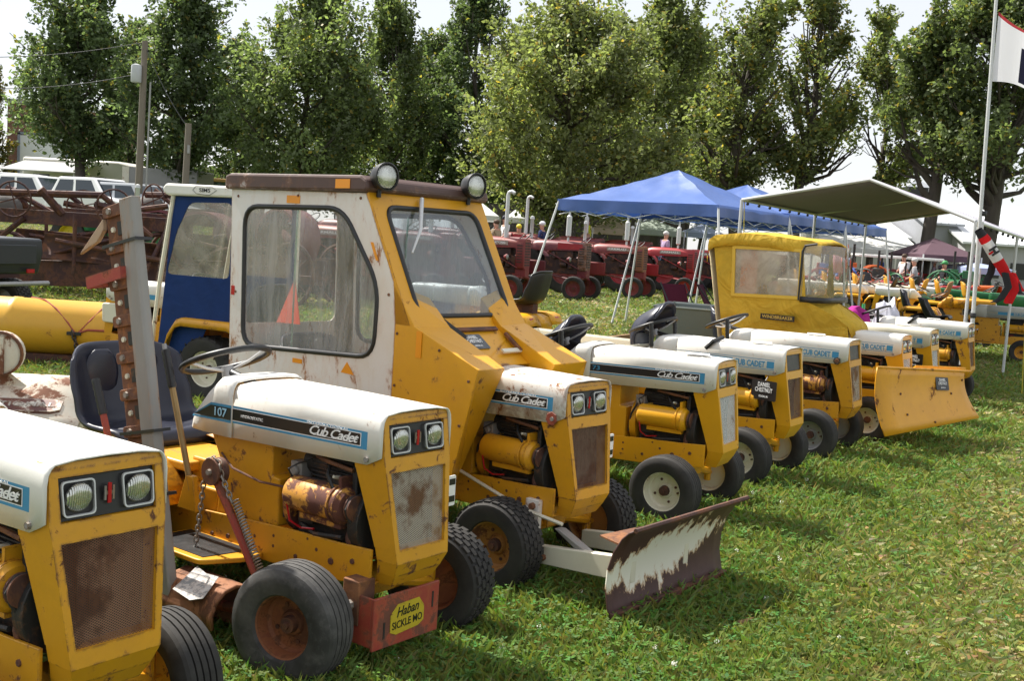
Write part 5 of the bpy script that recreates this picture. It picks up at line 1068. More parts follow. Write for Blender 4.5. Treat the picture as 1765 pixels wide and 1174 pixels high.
for i, (x, y, lb) in enumerate(((-1.6, 37, 'dark red farm tractor in the second row behind the bent exhaust pipe'), (.9, 39.5, 'round-tanked red farm tractor in the second row behind the canopy leg'), (3.2, 42, 'red farm tractor in the second row under the blue canopy'), (5.4, 45, 'red farm tractor in the second row beside the man in plaid'), (-4.5, 34, 'red farm tractor in the second row behind the steel cab'))):
    farmall(x, y, -25, lb, (RED_MAROON, RED_OLD)[i % 2], pipe=('pipe', 'bent', 'muffler')[i % 3], group='old red farm tractors in the second row', sc=1.12, lod=1)
for x, y, lb in ((-.9, 33.2, 'maroon farm tractor tucked behind the faded red one'), (1.0, 35.6, 'maroon farm tractor tucked behind the one with a bright panel'), (2.9, 38.4, 'dull red farm tractor tucked behind the rust-grilled one'), (4.9, 42.0, 'dull red farm tractor tucked behind the bright red one'), (9.6, 43.5, 'dull red farm tractor seen past the front window of the canvas cab'), (11.4, 47, 'dull red farm tractor beside the white pop-up tent')): farmall(x, y, -25, lb, RED_MAROON if 'maroon' in lb else RED_OLD, pipe='pipe', lod=1, group='old red farm tractors in the second row', sc=1.02)
farmall(-6.9, 25.5, 150, 'dark red farm tractor with a striped rear fender beside the rusty grader', RED_MAROON, pipe='muffler', lod=1, group='old red farm tractors in the second row')
farmall(-9.7, 29.5, -28, 'green farm tractor with a tin can over its exhaust behind the rusty grader', GREEN, pipe='pipe', lod=1, group='farm tractors on the left of the field', hub=paint('hub_yellow', (.6, .45, .03), .5))

# ---------------------------------------------------------------- rusty pull grader on the left
gt = empty('pull_grader', (-7.2, 19, 0), 0); tag(gt, 'rusty maroon pull-type road grader with long channel beams on the left', 'grader')
def bar(name, a, b, r, mat, n=6, parent=None):
    m = MB(); m.cyl(a, b, r, r, n); return m.build(name, mat, parent)
def beam(name, a, b, w_, h_, mat, parent):
    a, b = Vector(a), Vector(b); d = (b - a).normalized(); s = d.cross(Vector((0, 0, 1))).normalized(); u = s.cross(d)
    m = MB(); q = [s * (-w_ / 2) + u * (-h_ / 2), s * (w_ / 2) + u * (-h_ / 2), s * (w_ / 2) + u * (h_ / 2), s * (-w_ / 2) + u * (h_ / 2)]
    m.hexa([a + k for k in q], [b + k for k in q]); return m.build(name, mat, parent, smooth=None, bevel=.006)
GRD = paint('grader_maroon', (0.050, 0.014, 0.015), 0.6, rust=.45, rcol=(.055, .028, .02), dirt=.4, scale=3)
beam('main_beam', (-2.2, 0, .42), (3.0, 0, .62), .12, .44, GRD, gt); beam('main_beam', (-2.2, 1.4, .45), (3.0, 1.2, .65), .12, .44, GRD, gt)
beam('upper_beam', (-1.9, -.2, 1.42), (1.2, .1, 1.42), .10, .24, GRD, gt); beam('upper_beam', (-1.7, 1.3, 1.5), (1.2, 1.2, 1.5), .10, .22, GRD, gt)
for a, b, r in (((-1.6, -.25, 1.8), (.1, -.2, 1.86), .06), ((.1, -.2, 1.86), (.95, -.1, 1.2), .05), ((-1.7, .2, 1.9), (-.9, .2, 1.5), .05), ((-.9, -.3, 1.9), (-.6, -.1, 1.5), .07), ((-.3, -.3, .5), (-.3, -.3, 1.5), .035), ((.9, -.2, .6), (1.3, .1, 1.75), .04), ((-1.4, -.1, .62), (.4, -.2, 1.15), .03), ((-.6, -.35, 1.05), (1.3, -.2, .8), .045), ((.3, -.3, 1.1), (1.2, .2, 1.3), .04), ((-2.0, -.2, .7), (-1.2, -.2, 1.4), .05), ((.0, -.2, 1.7), (.6, -.3, 1.6), .06), ((.6, -.3, 1.62), (1.2, -.1, 1.75), .05)): bar('brace', a, b, r, GRD, 7, gt)
m = MB(); rows = [[(-.9 + .1 * sin(a) - 0, -.5 + .22 * cos(a) + .1, .95 + .0 + .25 * sin(a)), (1.4 + .1 * sin(a), .1 + .22 * cos(a), .85 + .25 * sin(a))] for a in [RAD(-60 + 12 * k) for k in range(11)]]; m.loft(rows, closed=False); m.build('mouldboard', RUST_DARK, gt, smooth=60, solid=.02)
for cx, cy in ((-2.3, -.5), (-2.3, 1.5), (2.4, -.5), (2.4, 1.6)):
    m = MB(); m.tube([(cx + .55 * cos(a), cy, .55 + .55 * sin(a)) for a in [2 * pi * k / 26 for k in range(26)]], .04, 6, closed=True)
    for k in range(10): a = 2 * pi * k / 10; m.cyl((cx, cy, .55), (cx + .54 * cos(a), cy, .55 + .54 * sin(a)), .014, .014, 5)
    m.cyl((cx, cy - .1, .55), (cx, cy + .1, .55), .09, .09, 12); m.build('wheel', GRD, gt)
for k, (cx, cz) in enumerate(((-1.35, 1.75), (.35, 1.72))):
    m = MB(); m.tube([(cx + .3 * cos(a), -.3, cz - .05 + .3 * sin(a)) for a in [2 * pi * j / 20 for j in range(20)]], .018, 6, closed=True)
    for j in range(4): a = 2 * pi * j / 4 + .3; m.cyl((cx, -.3, cz - .05), (cx + .3 * cos(a), -.3, cz - .05 + .3 * sin(a)), .012, .012, 5)
    m.build('hand_wheel', GRD, gt)
m = MB(); m.ball((-1.75, .1, 1.55), 1, 16, 10, (.36, .3, .26)); m.build('tarp_bundle', cloth('tarp_grey', (.16, .15, .14), .05), gt, smooth=80)
m = MB(); m.lathe([(.5, -.5), (.55, -.48), (.55, .48), (.5, .5)], (1.75, .4, 1.15), 'y', 24); m.build('roller_hood', RED_MAROON, gt)

g2 = copy_tree(gt); g2.location = (-8.9, 21.6, 0); g2.rotation_euler = (0, 0, RAD(24)); tag(g2, 'rusty grader frame heaped behind the first, turned aslant', 'grader')
g3 = copy_tree(gt); g3.location = (-6.2, 22.3, 0); g3.rotation_euler = (0, 0, RAD(-20)); g3.scale = (.9, .9, 1.1); tag(g3, 'rusty implement frame behind the upright sickle bar', 'grader')
# ---------------------------------------------------------------- utility vehicle at the left edge
ut = empty('utility_vehicle', (-7.75, 14.2, 0), RAD(160)); tag(ut, 'black utility vehicle with a tipping cargo bed and roll bars at the left edge', 'utility vehicle')
DKP = paint('utv_plastic', (0.022, 0.026, 0.032), .4, dirt=.3)
m = MB(); m.prism([(-1.35, .72), (-.35, .72), (-.30, 1.05), (-.35, 1.18), (-1.40, 1.18), (-1.42, 1.0)], -.72, .72, 'y'); cb = m.build('cargo_bed', DKP, ut, bevel=.03)
m = MB(); m.box(-1.425, -1.40, -.6, .6, .85, 1.1); m.build('tailgate', DKP, ut, bevel=.01)
m = MB(); m.prism([(-.3, .45), (1.3, .45), (1.45, .8), (1.2, .95), (.4, .9), (.35, .6), (-.3, .6)], -.65, .65, 'y'); m.build('body', DKP, ut, bevel=.04)
for s in (-1, 1):
    m = MB(); m.tube([(-.32, s * .68, .7), (-.40, s * .66, 1.4), (-.30, s * .62, 2.0), (.3, s * .60, 2.06), (.9, s * .62, 1.9), (1.3, s * .66, 1.0)], .032, 8); m.build('roll_bar', BLACK, ut)
    wheel(ut, 'rear_wheel', (-.95, s * .62, .32), .32, .26, .17, s, STEEL, 'turf', 0, None, 22); wheel(ut, 'front_wheel', (1.0, s * .62, .32), .32, .24, .17, s, STEEL, 'turf', 0, None, 22)
    m = MB(); m.box(-1.43, -1.41, s * .5 - .06, s * .5 + .06, .74, .79); m.build('tail_light', REDLENS, ut, smooth=None)
m = MB(); m.tube([(-.30, -.62, 2.0), (-.30, .62, 2.0)], .032, 8); m.build('roll_bar', BLACK, ut)
m = MB(); m.tube([(-1.5, .76, 1.0), (-.9, .78, 1.05), (-.45, .76, 1.12)], .035, 8); m.build('tube_rack', STEEL, ut); m = MB(); m.tube([(-1.6, -.62, .62), (-1.6, .62, .62)], .03, 8); m.tube([(-1.6, .6, .62), (-1.3, .6, .60)], .025, 8); m.build('bumper', STEEL, ut)
for k in (0, 1):
    m = MB(); m.lathe([(.03, -.02), (.075, -.02), (.075, .02), (.03, .02)], (-.5 - .12 * k, .76, 1.10), 'y', 18, closed=True); m.build('strap_reel', DKP, ut)
seat(ut, .35, .85, BLACK, .5, .45, pads=False)

# ---------------------------------------------------------------- yellow roller drum with ropes, and the flaked white tiller
rl = empty('lawn_roller', (-4.95, 11.2, 0), RAD(3)); tag(rl, 'big yellow drum lying level, lashed with red ropes and a chain', 'roller')
m = MB(); m.lathe([(.004, -1.5), (.22, -1.5), (.265, -1.46), (.28, -1.40), (.28, -.14), (.287, -.13), (.287, -.07), (.28, -.06), (.28, .98), (.265, 1.04), (.22, 1.07), (.004, 1.07)], (0, 0, .385), 'x', 40); m.build('drum', paint('drum_yellow', (.66, .36, .03), .38, rust=.08, dirt=.2, scale=4), rl, smooth=35)
ROPE = paint('rope_red', (.36, .08, .05), .8, dirt=.4, scale=40)
m = MB(); m.tube([(.02, .05, .668), (.20, -.08, .66), (.36, -.20, .585), (.50, -.27, .46), (.585, -.285, .35)], .009, 6); m.build('rope', ROPE, rl)
m = MB(); m.tube([(.86, -.05, .665), (.80, -.17, .61), (.72, -.255, .50), (.60, -.287, .355)], .009, 6); m.build('rope', ROPE, rl)
m = MB(); m.tube([(.59, -.287, .355), (.70, -.285, .40), (.98, -.28, .40)], .012, 6); m.build('rope', ROPE, rl)
chain(rl, [(.56, -.30, .36), (.60, -.31, .25), (.60, -.31, .12)], .009, .05, ENGINE); m = MB(); m.box(.5, .64, -.31, -.285, .34, .375); m.build('hook', ENGINE, rl, bevel=.005)
m = MB(); m.box(-1.5, 1.1, -.12, .12, .0, .115); m.build('skid_frame', RUST_DARK, rl, bevel=.01)
m = MB(); m.box(.72, 1.05, -.34, -.27, .155, .20); m.build('drawbar', RUST_DARK, rl, bevel=.005)
tl = empty('rotary_tiller', (-2.82, 6.3, 0), RAD(10)); tag(tl, 'flaked white rotary tiller hood with raised lettering behind the frontmost tractor', 'tiller')
prf = [(.30, .34), (.16, .40), (.02, .47), (-.10, .55), (-.26, .585)]
m = MB(); m.loft([[(-.55, -y, z) for y, z in prf], [(.37, -y, z) for y, z in prf]], closed=False); th_ = m.build('tiller_hood', CREAM_RUST, tl, smooth=30, solid=.012)
m = MB(); m.loft([[(-.55, -y, z) for y, z in ((.135, .425), (.03, .478))], [(.20, -y, z) for y, z in ((.135, .425), (.03, .478))], [(.25, -y, z) for y, z in ((.115, .434), (.045, .470))]], closed=False); lp_ = m.build('name_strip', paint('strip_maroon', (.12, .045, .04), .6, rust=.5, rcol=(.6, .55, .48)), th_, smooth=None, solid=.028)
text('INTERNATIONAL', .042, paint('letter_pale', (.55, .52, .46), .6, rust=.3), lp_, frame((-.115, -.090, .4635), (1, 0, .0), (0, .105, .053)), width=.66, extrude=.004)
m = MB(); m.prism([(-.55, .56), (.08, .50), (-.08, .62), (-.55, .68)], .08, .095, 'y'); m.build('side_plate', CREAM_RUST, tl, smooth=None, bevel=.004)
m = MB(); m.lathe([(.004, -.05), (.10, -.05), (.125, -.04), (.13, 0), (.125, .04), (.10, .05), (.004, .05)], (-.12, .06, .735), 'y', 26); ch_ = m.build('chain_case', CREAM_RUST, tl, smooth=40); m = MB(); m.lathe([(.118, -.056), (.132, -.05), (.132, -.03), (.118, -.03)], (-.12, .06, .735), 'y', 26); m.build('case_rim', RUST, ch_)
m = MB(); m.box(-.15, -.09, -.005, .02, .62, .84); m.build('case_web', CREAM_RUST, ch_)
for k in range(5):
    for s in range(4):
        a = s * pi / 2 + k * .5; m = MB(); x = -.45 + k * .18; m.tube([(x, .05, .20), (x, .05 + .14 * cos(a), .20 + .14 * sin(a)), (x + .05, .05 + .19 * cos(a + .3), .20 + .19 * sin(a + .3))], .012, 5); m.build('tine', RUST_DARK, tl)
m = MB(); m.cyl((-.56, .05, .20), (.38, .05, .20), .02, .02, 8); m.build('tine_shaft', RUST_DARK, tl)
for x in (-.55, .36): m = MB(); m.prism([(-.28, .33), (.25, .58), (.25, .12), (.05, .02), (-.12, .02)], x, x + .012, 'x'); m.build('end_plate', CREAM_RUST, tl, smooth=None)

# ---------------------------------------------------------------- carts and loose things between the rows
def cart(x, y, yaw, L, W, z0, z1, mat, label, flare=.05):
    t = empty('dump_cart', (x, y, 0), RAD(yaw)); tag(t, label, 'cart')
    for nm, a, b in (('side_panel', -1, 0), ('side_panel', 1, 0)):
        m = MB(); m.hexa([(-L / 2, a * W / 2, z0), (L / 2, a * W / 2, z0), (L / 2, a * (W / 2 - .012), z0), (-L / 2, a * (W / 2 - .012), z0)], [(-L / 2 - flare, a * (W / 2 + flare), z1), (L / 2 + flare, a * (W / 2 + flare), z1), (L / 2 + flare, a * (W / 2 + flare - .012), z1), (-L / 2 - flare, a * (W / 2 + flare - .012), z1)]); m.build(nm, mat, t, bevel=.003)
        m = MB(); m.hexa([(a * L / 2, -W / 2, z0), (a * L / 2, W / 2, z0), (a * (L / 2 - .012), W / 2, z0), (a * (L / 2 - .012), -W / 2, z0)], [(a * (L / 2 + flare), -W / 2 - flare, z1), (a * (L / 2 + flare), W / 2 + flare, z1), (a * (L / 2 + flare - .012), W / 2 + flare, z1), (a * (L / 2 + flare - .012), -W / 2 - flare, z1)]); m.build('end_panel', mat, t, bevel=.003)
    q = [(-L / 2 - flare, -W / 2 - flare, z1), (L / 2 + flare, -W / 2 - flare, z1), (L / 2 + flare, W / 2 + flare, z1), (-L / 2 - flare, W / 2 + flare, z1)]
    m = MB(); m.tube(q, .014, 6, closed=True); m.build('rim', mat, t); m = MB(); m.box(-L / 2, L / 2, -W / 2, W / 2, z0 - .02, z0 + .004); m.build('floor_panel', mat, t)
    for s in (-1, 1): wheel(t, 'wheel', (-.1, s * (W / 2 + .12), .2), .2, .12, .1, s, CREAM, 'plain', 0, None, 18)
    m = MB(); m.cyl((-.1, -W / 2 - .12, .2), (-.1, W / 2 + .12, .2), .02, .02, 8); m.box(L / 2, L / 2 + .6, -.03, .03, .25, .31); m.box(-L / 2, L / 2, -.06, .06, .25, z0); m.build('chassis', RUST_DARK, t); return t
cart(.42, 8.3, 145, 1.0, .75, .50, .86, CREAM, 'cream dump cart with rusty rim behind the tractor numbered 73')
cart(2.22, 11.6, 160, 1.2, .9, .50, .99, paint('cart_grey', (.14, .17, .17), .55, dirt=.3, rust=.05), 'grey-green dump cart behind the tall black seat')
m = MB(); m.box(-.35, .35, -.045, .045, 0, .09); pk = m.build('timber_block', paint('timber_old', (.22, .13, .06), .8, dirt=.5, scale=12, rust=.3, rcol=(.05, .03, .02)), None, smooth=None, bevel=.006); pk.location = (1.6, 17.5, .05); pk.rotation_euler = (0, RAD(-8), RAD(18)); tag(pk, 'old wooden block lying on the grass behind the tractor numbered 73', 'timber')
fc = empty('folding_chair', (2.95, 18.6, 0), RAD(-60)); tag(fc, 'dark red folding camp chair leaning in front of the bright red tractor', 'chair')
m = MB(); m.hexa([(-.22, -.25, .38), (-.20, -.25, .38), (-.20, .25, .38), (-.22, .25, .38)], [(-.50, -.25, .98), (-.48, -.25, .98), (-.48, .25, .98), (-.50, .25, .98)]); m.build('backrest', cloth('chair_maroon', (.10, .012, .03), .05), fc); m = MB(); m.hexa([(-.22, -.25, .38), (.22, -.25, .44), (.22, .25, .44), (-.22, .25, .38)], [(-.22, -.25, .40), (.22, -.25, .46), (.22, .25, .46), (-.22, .25, .40)]); m.build('seat', MATS['chair_maroon'], fc)
for a, b in (((-.4, -.26, .0), (.24, -.26, .5)), ((.3, -.26, 0), (-.5, -.26, 1.0)), ((-.4, .26, .0), (.24, .26, .5)), ((.3, .26, 0), (-.5, .26, 1.0))): bar('leg', a, b, .012, BLACK, 6, fc)
fc2 = copy_tree(fc); fc2.location = (3.75, 19.6, 0); fc2.rotation_euler = (0, 0, RAD(-20)); tag(fc2, 'red cloth folding chair between the yellow canvas cab and the red tractors', 'chair')
# wagon with picnic things
wg = cart(4.15, 13.4, 150, 1.1, .8, .55, .86, paint('wagon_grey', (.45, .45, .47), .6), 'grey wagon loaded with cloth and bags behind the canvas cab')
def lump(name, x, y, z, sx, sy, sz, mat, label, cat, seed):
    m = MB(); rows = []; nu, nv = 20, 10
    for j in range(1, nv):
        t_ = pi * j / nv; row = []
        for k in range(nu):
            p = Vector((sin(t_) * cos(2 * pi * k / nu), sin(t_) * sin(2 * pi * k / nu), cos(t_))); r = 1 + .30 * noise.noise(p * 1.8 + Vector((seed, 0, 0))) + .14 * noise.noise(p * 4.5 + Vector((0, seed, 0)))
            row.append((p.x * sx * r, p.y * sy * r, max(-.02, p.z * sz * r)))
        rows.append(row)
    m.loft(rows); o = m.build(name, mat, None, smooth=50); o.location = (x, y, z); tag(o, label, cat); return o
lump('blanket', 4.02, 13.2, .556, .32, .28, .46, cloth('cloth_magenta', (.36, .02, .22), .15), 'crumpled magenta cloth heaped on the grey wagon', 'blanket', 3)
lump('plastic_bag', 4.50, 13.3, .556, .22, .22, .56, cloth('bag_white', (.62, .63, .72), .35), 'white plastic bag standing beside the magenta cloth', 'bag', 8)
lump('carton', 3.76, 13.5, .556, .14, .16, .48, cloth('pack_red', (.45, .05, .06), .05), 'red and white snack pack beside the magenta cloth', 'pack', 12)
m = MB(); m.lathe([(.004, 0), (.055, 0), (.058, .03), (.058, .2), (.03, .27), (.018, .29), (.018, .33), (.004, .33)], (0, 0, 0), 'z', 16); bo = m.build('bottle', plain('bottle_green', (.03, .32, .10), .15), None); bo.location = (4.28, 13.55, .553); bo.scale = (1.1, 1.1, 1.55); tag(bo, 'green plastic drink bottle among the bags on the wagon', 'bottle')
# ---------------------------------------------------------------- people
SKIN = plain('skin', (.50, .27, .19), .55)
def person(x, y, z, yaw, label, shirt, trousers, hair, cap=None, sit=False, h=1.75):
    t = empty('person', (x, y, z), RAD(yaw)); tag(t, label, 'person', 'people among the old tractors'); k = h / 1.75
    kn = [(.12, .0), (.13, -.0)]
    if sit: hip, knee, ank, foot = .50, Vector((.42, .11, .52)), Vector((.46, .11, .08)), Vector((.60, .12, .04))
    else: hip, knee, ank, foot = .92, Vector((.02, .11, .50)), Vector((-.02, .11, .09)), Vector((.14, .13, .04))
    V = [(0, 0, hip), (0, 0, hip + .22), (0, 0, hip + .44), (.01, 0, hip + .56), (.03, 0, hip + .66), (.04, 0, hip + .78)]; E = [(0, 1), (1, 2), (2, 3), (3, 4), (4, 5)]; Rr = [(.15, .12), (.145, .11), (.165, .12), (.06, .06), (.085, .09), (.075, .085)]
    for s in (-1, 1):
        b = len(V); V += [(0, s * .19, hip + .50), (.02, s * .24, hip + .26), (.20, s * .20, hip + .12), (.27, s * .18, hip + .10)]; E += [(2, b), (b, b + 1), (b + 1, b + 2), (b + 2, b + 3)]; Rr += [(.062, .062), (.046, .046), (.034, .034), (.04, .025)]
        b = len(V); V += [(0, s * .09, hip - .05)] + [(p.x, s * p.y, p.z) for p in (knee, ank, foot)]; E += [(0, b), (b, b + 1), (b + 1, b + 2), (b + 2, b + 3)]; Rr += [(.095, .095), (.062, .062), (.045, .045), (.05, .035)]
    def skinned(name, grow, mat, keep=None):
        me = bpy.data.meshes.new(name); me.from_pydata([tuple(Vector(v) * k) for v in V], E, []); o = bpy.data.objects.new(name, me); COL.objects.link(o); md = o.modifiers.new('skin', 'SKIN')
        for i, d in enumerate(me.skin_vertices[0].data): d.radius = (Rr[i][0] * k + grow, Rr[i][1] * k + grow); d.use_root = (i == 0)
        sb_ = o.modifiers.new('sub', 'SUBSURF'); sb_.levels = 1; sb_.render_levels = 1; me.materials.append(mat); o.parent = t; return o
    skinned('body', 0, SKIN)
    full = (list(V), list(E), list(Rr))
    V, E, Rr = [full[0][i] for i in (0, 1, 2)] + [full[0][6], full[0][7], full[0][14], full[0][15]], [(0, 1), (1, 2), (2, 3), (3, 4), (2, 5), (5, 6)], [full[2][i] for i in (0, 1, 2, 6, 7, 14, 15)]
    skinned('shirt', .016, shirt)
    V, E, Rr = [full[0][i] for i in (0, 10, 11, 12, 18, 19, 20)], [(0, 1), (1, 2), (2, 3), (0, 4), (4, 5), (5, 6)], [full[2][i] for i in (0, 10, 11, 12, 18, 19, 20)]
    skinned('trousers', .014, trousers)
    hz_ = (hip + .74) * k; m = MB(); m.ball((.015 * k, 0, hz_ + .035), 1, 14, 10, (.108 * k, .092 * k, .085 * k)); m.build('cap' if cap else 'hair', cap or hair, t, smooth=80)
    if cap: m = MB(); m.hexa([(.08, -.07, hz_ + .01), (.19, -.05, hz_), (.19, .05, hz_), (.08, .07, hz_ + .01)], [(.08, -.07, hz_ + .022), (.19, -.05, hz_ + .01), (.19, .05, hz_ + .01), (.08, .07, hz_ + .022)]); m.build('brim', cap, t)
    m = MB(); m.ball((.125 * k, 0, hz_ - .03), .016, 8, 6); m.build('nose', SKIN, t, smooth=80)
    return t
WS, DS, HG, HB = cloth('shirt_white', (.7, .7, .7), .05), cloth('trousers_blue', (.03, .05, .10), 0.02), plain('hair_grey', (.6, .6, .58), .7), plain('hair_brown', (.08, .05, .03), .7)
def who(u, v, Y, yaw, label, shirt, hair, cap=None, sit=False):
    p = at(u, v, Y); hh = p.z - (.0 if not sit else 0); h_ = 1.75
    z = p.z - (1.72 if not sit else 1.36); person(p.x, p.y, max(z, 0.0) if abs(z) < .25 or z > 0 else 0.0, yaw, label, shirt, DS, hair, cap, sit)
who(1148, 398, 38.6, 20, 'grey-haired person in a plaid shirt seated on a tractor, seen from behind', cloth('shirt_plaid', (.42, .32, .48), .05, scale=30), HG, None, True)
who(872, 374, 36.0, 200, 'person in a pale shirt and dark cap beside the white tents', WS, HB, plain('cap_dark', (.03, .03, .05), .7))
who(857, 381, 35.0, 150, 'brown-haired person low behind the faded red tractor', cloth('shirt_tan', (.4, .3, .2), .05), HB)
who(895, 389, 36.5, 90, 'person wearing a bright yellow cap among the red tractors', cloth('shirt_red', (.35, .04, .05), .05), HB, plain('cap_yellow', (.75, .62, .04), .6))
who(936, 384, 37.0, 160, 'person in a white cap beside the canopy leg', cloth('shirt_navy', (.03, .04, .12), .05), HG, plain('cap_white', (.75, .75, .8), .6))
who(1015, 378, 45.5, 180, 'person in a yellow safety vest by the white notice board', cloth('vest_yellow', (.65, .68, .05), .05), HB)
who(1630, 452, 39, 190, 'person in a green cap and dark shirt beside the forked trunk', cloth('shirt_black', (.02, .02, .025), .03), HB, plain('cap_green', (.06, .3, .1), .6))
who(1578, 447, 38, 160, 'person in a pale jacket under the dark red tent', cloth('shirt_grey', (.42, .43, .45), .05), HG)
who(1560, 440, 41, 200, 'person in a white shirt beside the grey golf cart', WS, HB)
who(1455, 432, 44, 170, 'person in maroon beside the striped flags', cloth('shirt_maroon', (.2, .02, .04), .05), HB)
who(1520, 440, 46, 140, 'person in blue beyond the orange tractors', cloth('shirt_blue', (.05, .12, .4), .05), HB)
who(1612, 450, 43, 150, 'person in lilac standing behind the forked trunk', cloth('shirt_lilac', (.45, .38, .5), .05), HG)
# ---------------------------------------------------------------- canopies
BLUE = cloth('canopy_blue', (0.06, 0.14, 0.44), 0.22, 0.42, 0.2, 2.2, .9)
def popup(corners, zE, zP, drop, label, mat=BLUE, legs=(0, 1, 2, 3), splay=.28, group='blue pop-up canopies', lm=None):
    """corners: four ground-plan points of the eave; legs splay outward to the ground"""
    c = sum((Vector((x, y, 0)) for x, y in corners), Vector()) / 4
    t = empty('popup_canopy', (c.x, c.y, 0)); tag(t, label, 'canopy', group)
    q = [Vector((x, y, 0)) - Vector((c.x, c.y, 0)) for x, y in corners]; apex = Vector((0, 0, zP))
    m = MB()
    for i in range(4):
        a, b = q[i] + Vector((0, 0, zE)), q[(i + 1) % 4] + Vector((0, 0, zE)); rows = []
        for j in range(17):
            v = j / 16; row = []
            for k in range(17):
                u_ = k / 16; p = (a.lerp(b, u_)).lerp(apex, v); p.z -= .10 * sin(pi * v) * (.4 + sin(pi * u_)) * .6 ; p.z += .030 * noise.noise(p * 2.6) + .014 * noise.noise(p * 8); row.append(tuple(p))
            rows.append(row)
        m.loft(rows, closed=False)
    top = m.build('canopy_top', mat, t, smooth=25, fix=False)
    for i in range(4):
        a, b = q[i] * 1.012, q[(i + 1) % 4] * 1.012; rows = []
        for j in range(5):
            v = j / 4; row = []
            for k in range(21):
                u_ = k / 20; p = a.lerp(b, u_); n_ = Vector((b.y - a.y, a.x - b.x, 0)).normalized(); p = p + n_ * (.018 * v * sin(u_ * 21 + i)) ; row.append((p.x, p.y, zE + .015 - drop * v))
            rows.append(row)
        m = MB(); m.loft(rows, closed=False); m.build('valance', mat, t, smooth=60)
    lm = lm or POLEWHITE
    for i in legs:
        p = q[i]; o_ = p.normalized() * splay; m = MB(); m.tube([tuple(p + Vector((0, 0, zE - .02))), tuple(p + o_ * .5 + Vector((0, 0, zE * .5))), tuple(p + o_)], [.020, .020, .024], 8); lg = m.build('leg', lm, t); m = MB(); m.box(p.x + o_.x - .04, p.x + o_.x + .04, p.y + o_.y - .04, p.y + o_.y + .04, 0, .012); m.build('foot_plate', STEEL, lg)
    for i in range(4):
        a, b = q[i] * .99, q[(i + 1) % 4] * .99
        for k in range(4):
            p0, p1 = a.lerp(b, k / 4), a.lerp(b, (k + 1) / 4); zz = (zE - .10, zE - .26)
            m = MB(); m.tube([(p0.x, p0.y, zz[k % 2]), (p1.x, p1.y, zz[(k + 1) % 2])], .007, 5); m.build('truss_bar', lm, t); m = MB(); m.tube([(p0.x, p0.y, zz[(k + 1) % 2]), (p1.x, p1.y, zz[k % 2])], .007, 5); m.build('truss_bar', lm, t)
    m = MB(); m.tube([(0, 0, zE - .2), (0, 0, zP - .03)], .018, 6); m.build('centre_pole', lm, t)
    return t
A, B_, C_, D_ = (.68, 20.0), (3.22, 18.15), (4.97, 20.6), (2.45, 22.42)
popup([A, B_, C_, D_], 2.33, 3.02, .20, 'blue pop-up canopy with splayed white legs over the back grass', splay=.62)
popup([D_, C_, (6.72, 23.0), (4.2, 24.8)], 2.36, 2.98, .20, 'second blue pop-up canopy joined behind the first one', splay=.45)
popup([(4.2, 24.8), (6.72, 23.0), (8.3, 25.2), (5.8, 27.0)], 2.34, 2.90, .20, 'third blue pop-up canopy nearest the dark trunk', splay=.35)
# grey tarp shade on a tube frame
tp = empty('tarp_shade', (5.9, 17.3, 0)); tag(tp, 'grey tarp stretched over a ridged tube frame with ball bungees', 'canopy')
O_ = Vector((5.9, 17.3, 0)); FL, RF, FRt, BLt, RB, BRt = [Vector(p) - O_ for p in ((2.97, 15.0, 2.30), (4.40, 14.15, 2.62), (5.42, 13.25, 2.14), (6.75, 21.6, 2.30), (8.15, 20.8, 2.62), (9.4, 19.8, 2.06))]
TARP = cloth('tarp_shade', (0.29, 0.25, 0.345), .02, .8, .1, 2)  # purple mixed into the grey to offset green light bounced off the grass
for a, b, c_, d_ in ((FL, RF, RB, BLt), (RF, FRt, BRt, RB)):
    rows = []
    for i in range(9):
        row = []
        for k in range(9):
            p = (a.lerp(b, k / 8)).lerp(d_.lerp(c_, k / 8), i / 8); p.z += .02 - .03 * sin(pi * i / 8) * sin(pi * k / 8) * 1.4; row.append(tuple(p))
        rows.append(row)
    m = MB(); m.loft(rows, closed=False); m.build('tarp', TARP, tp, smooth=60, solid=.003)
def rod(a, b, r, mat, parent, name): m = MB(); m.tube([tuple(a), tuple(b)], r, 8); return m.build(name, mat, parent)
for a, b in ((FL, RF), (RF, FRt), (BLt, RB), (RB, BRt), (FL, BLt), (FRt, BRt), (RF, RB), (FL.lerp(BLt, .5), RF.lerp(RB, .5)), (RF.lerp(RB, .5), FRt.lerp(BRt, .5))): rod(a, b, .022, ALU, tp, 'frame_tube')
for e0, e1 in ((FL, BLt), (FRt, BRt)):
    for k in range(3): p = e0.lerp(e1, k / 2 * .985); rod(p, Vector((p.x, p.y, 0)), .022, ALU, tp, 'post')
    for k in range(15):
        p = e0.lerp(e1, (k + .5) / 15); m = MB(); m.ball((p.x, p.y, p.z - .04), .022, 8, 6); m.build('bungee_ball', BLACK, tp, smooth=80)
for e in (FL, FRt): rod(Vector((e.x + .04, e.y + .03, e.z)), Vector((e.x + .25, e.y + .30, 0)), .006, plain('strap_yellow', (.6, .5, .06), .7), tp, 'guy_strap')
rod(FRt + Vector((.06, -.05, 0)), Vector((FRt.x + .06, FRt.y - .05, 0)), .022, ALU, tp, 'post')
rod(FRt + Vector((.9, .55, -.02)), Vector((FRt.x + 1.1, FRt.y + .7, 0)), .006, MATS['strap_yellow'], tp, 'guy_strap')

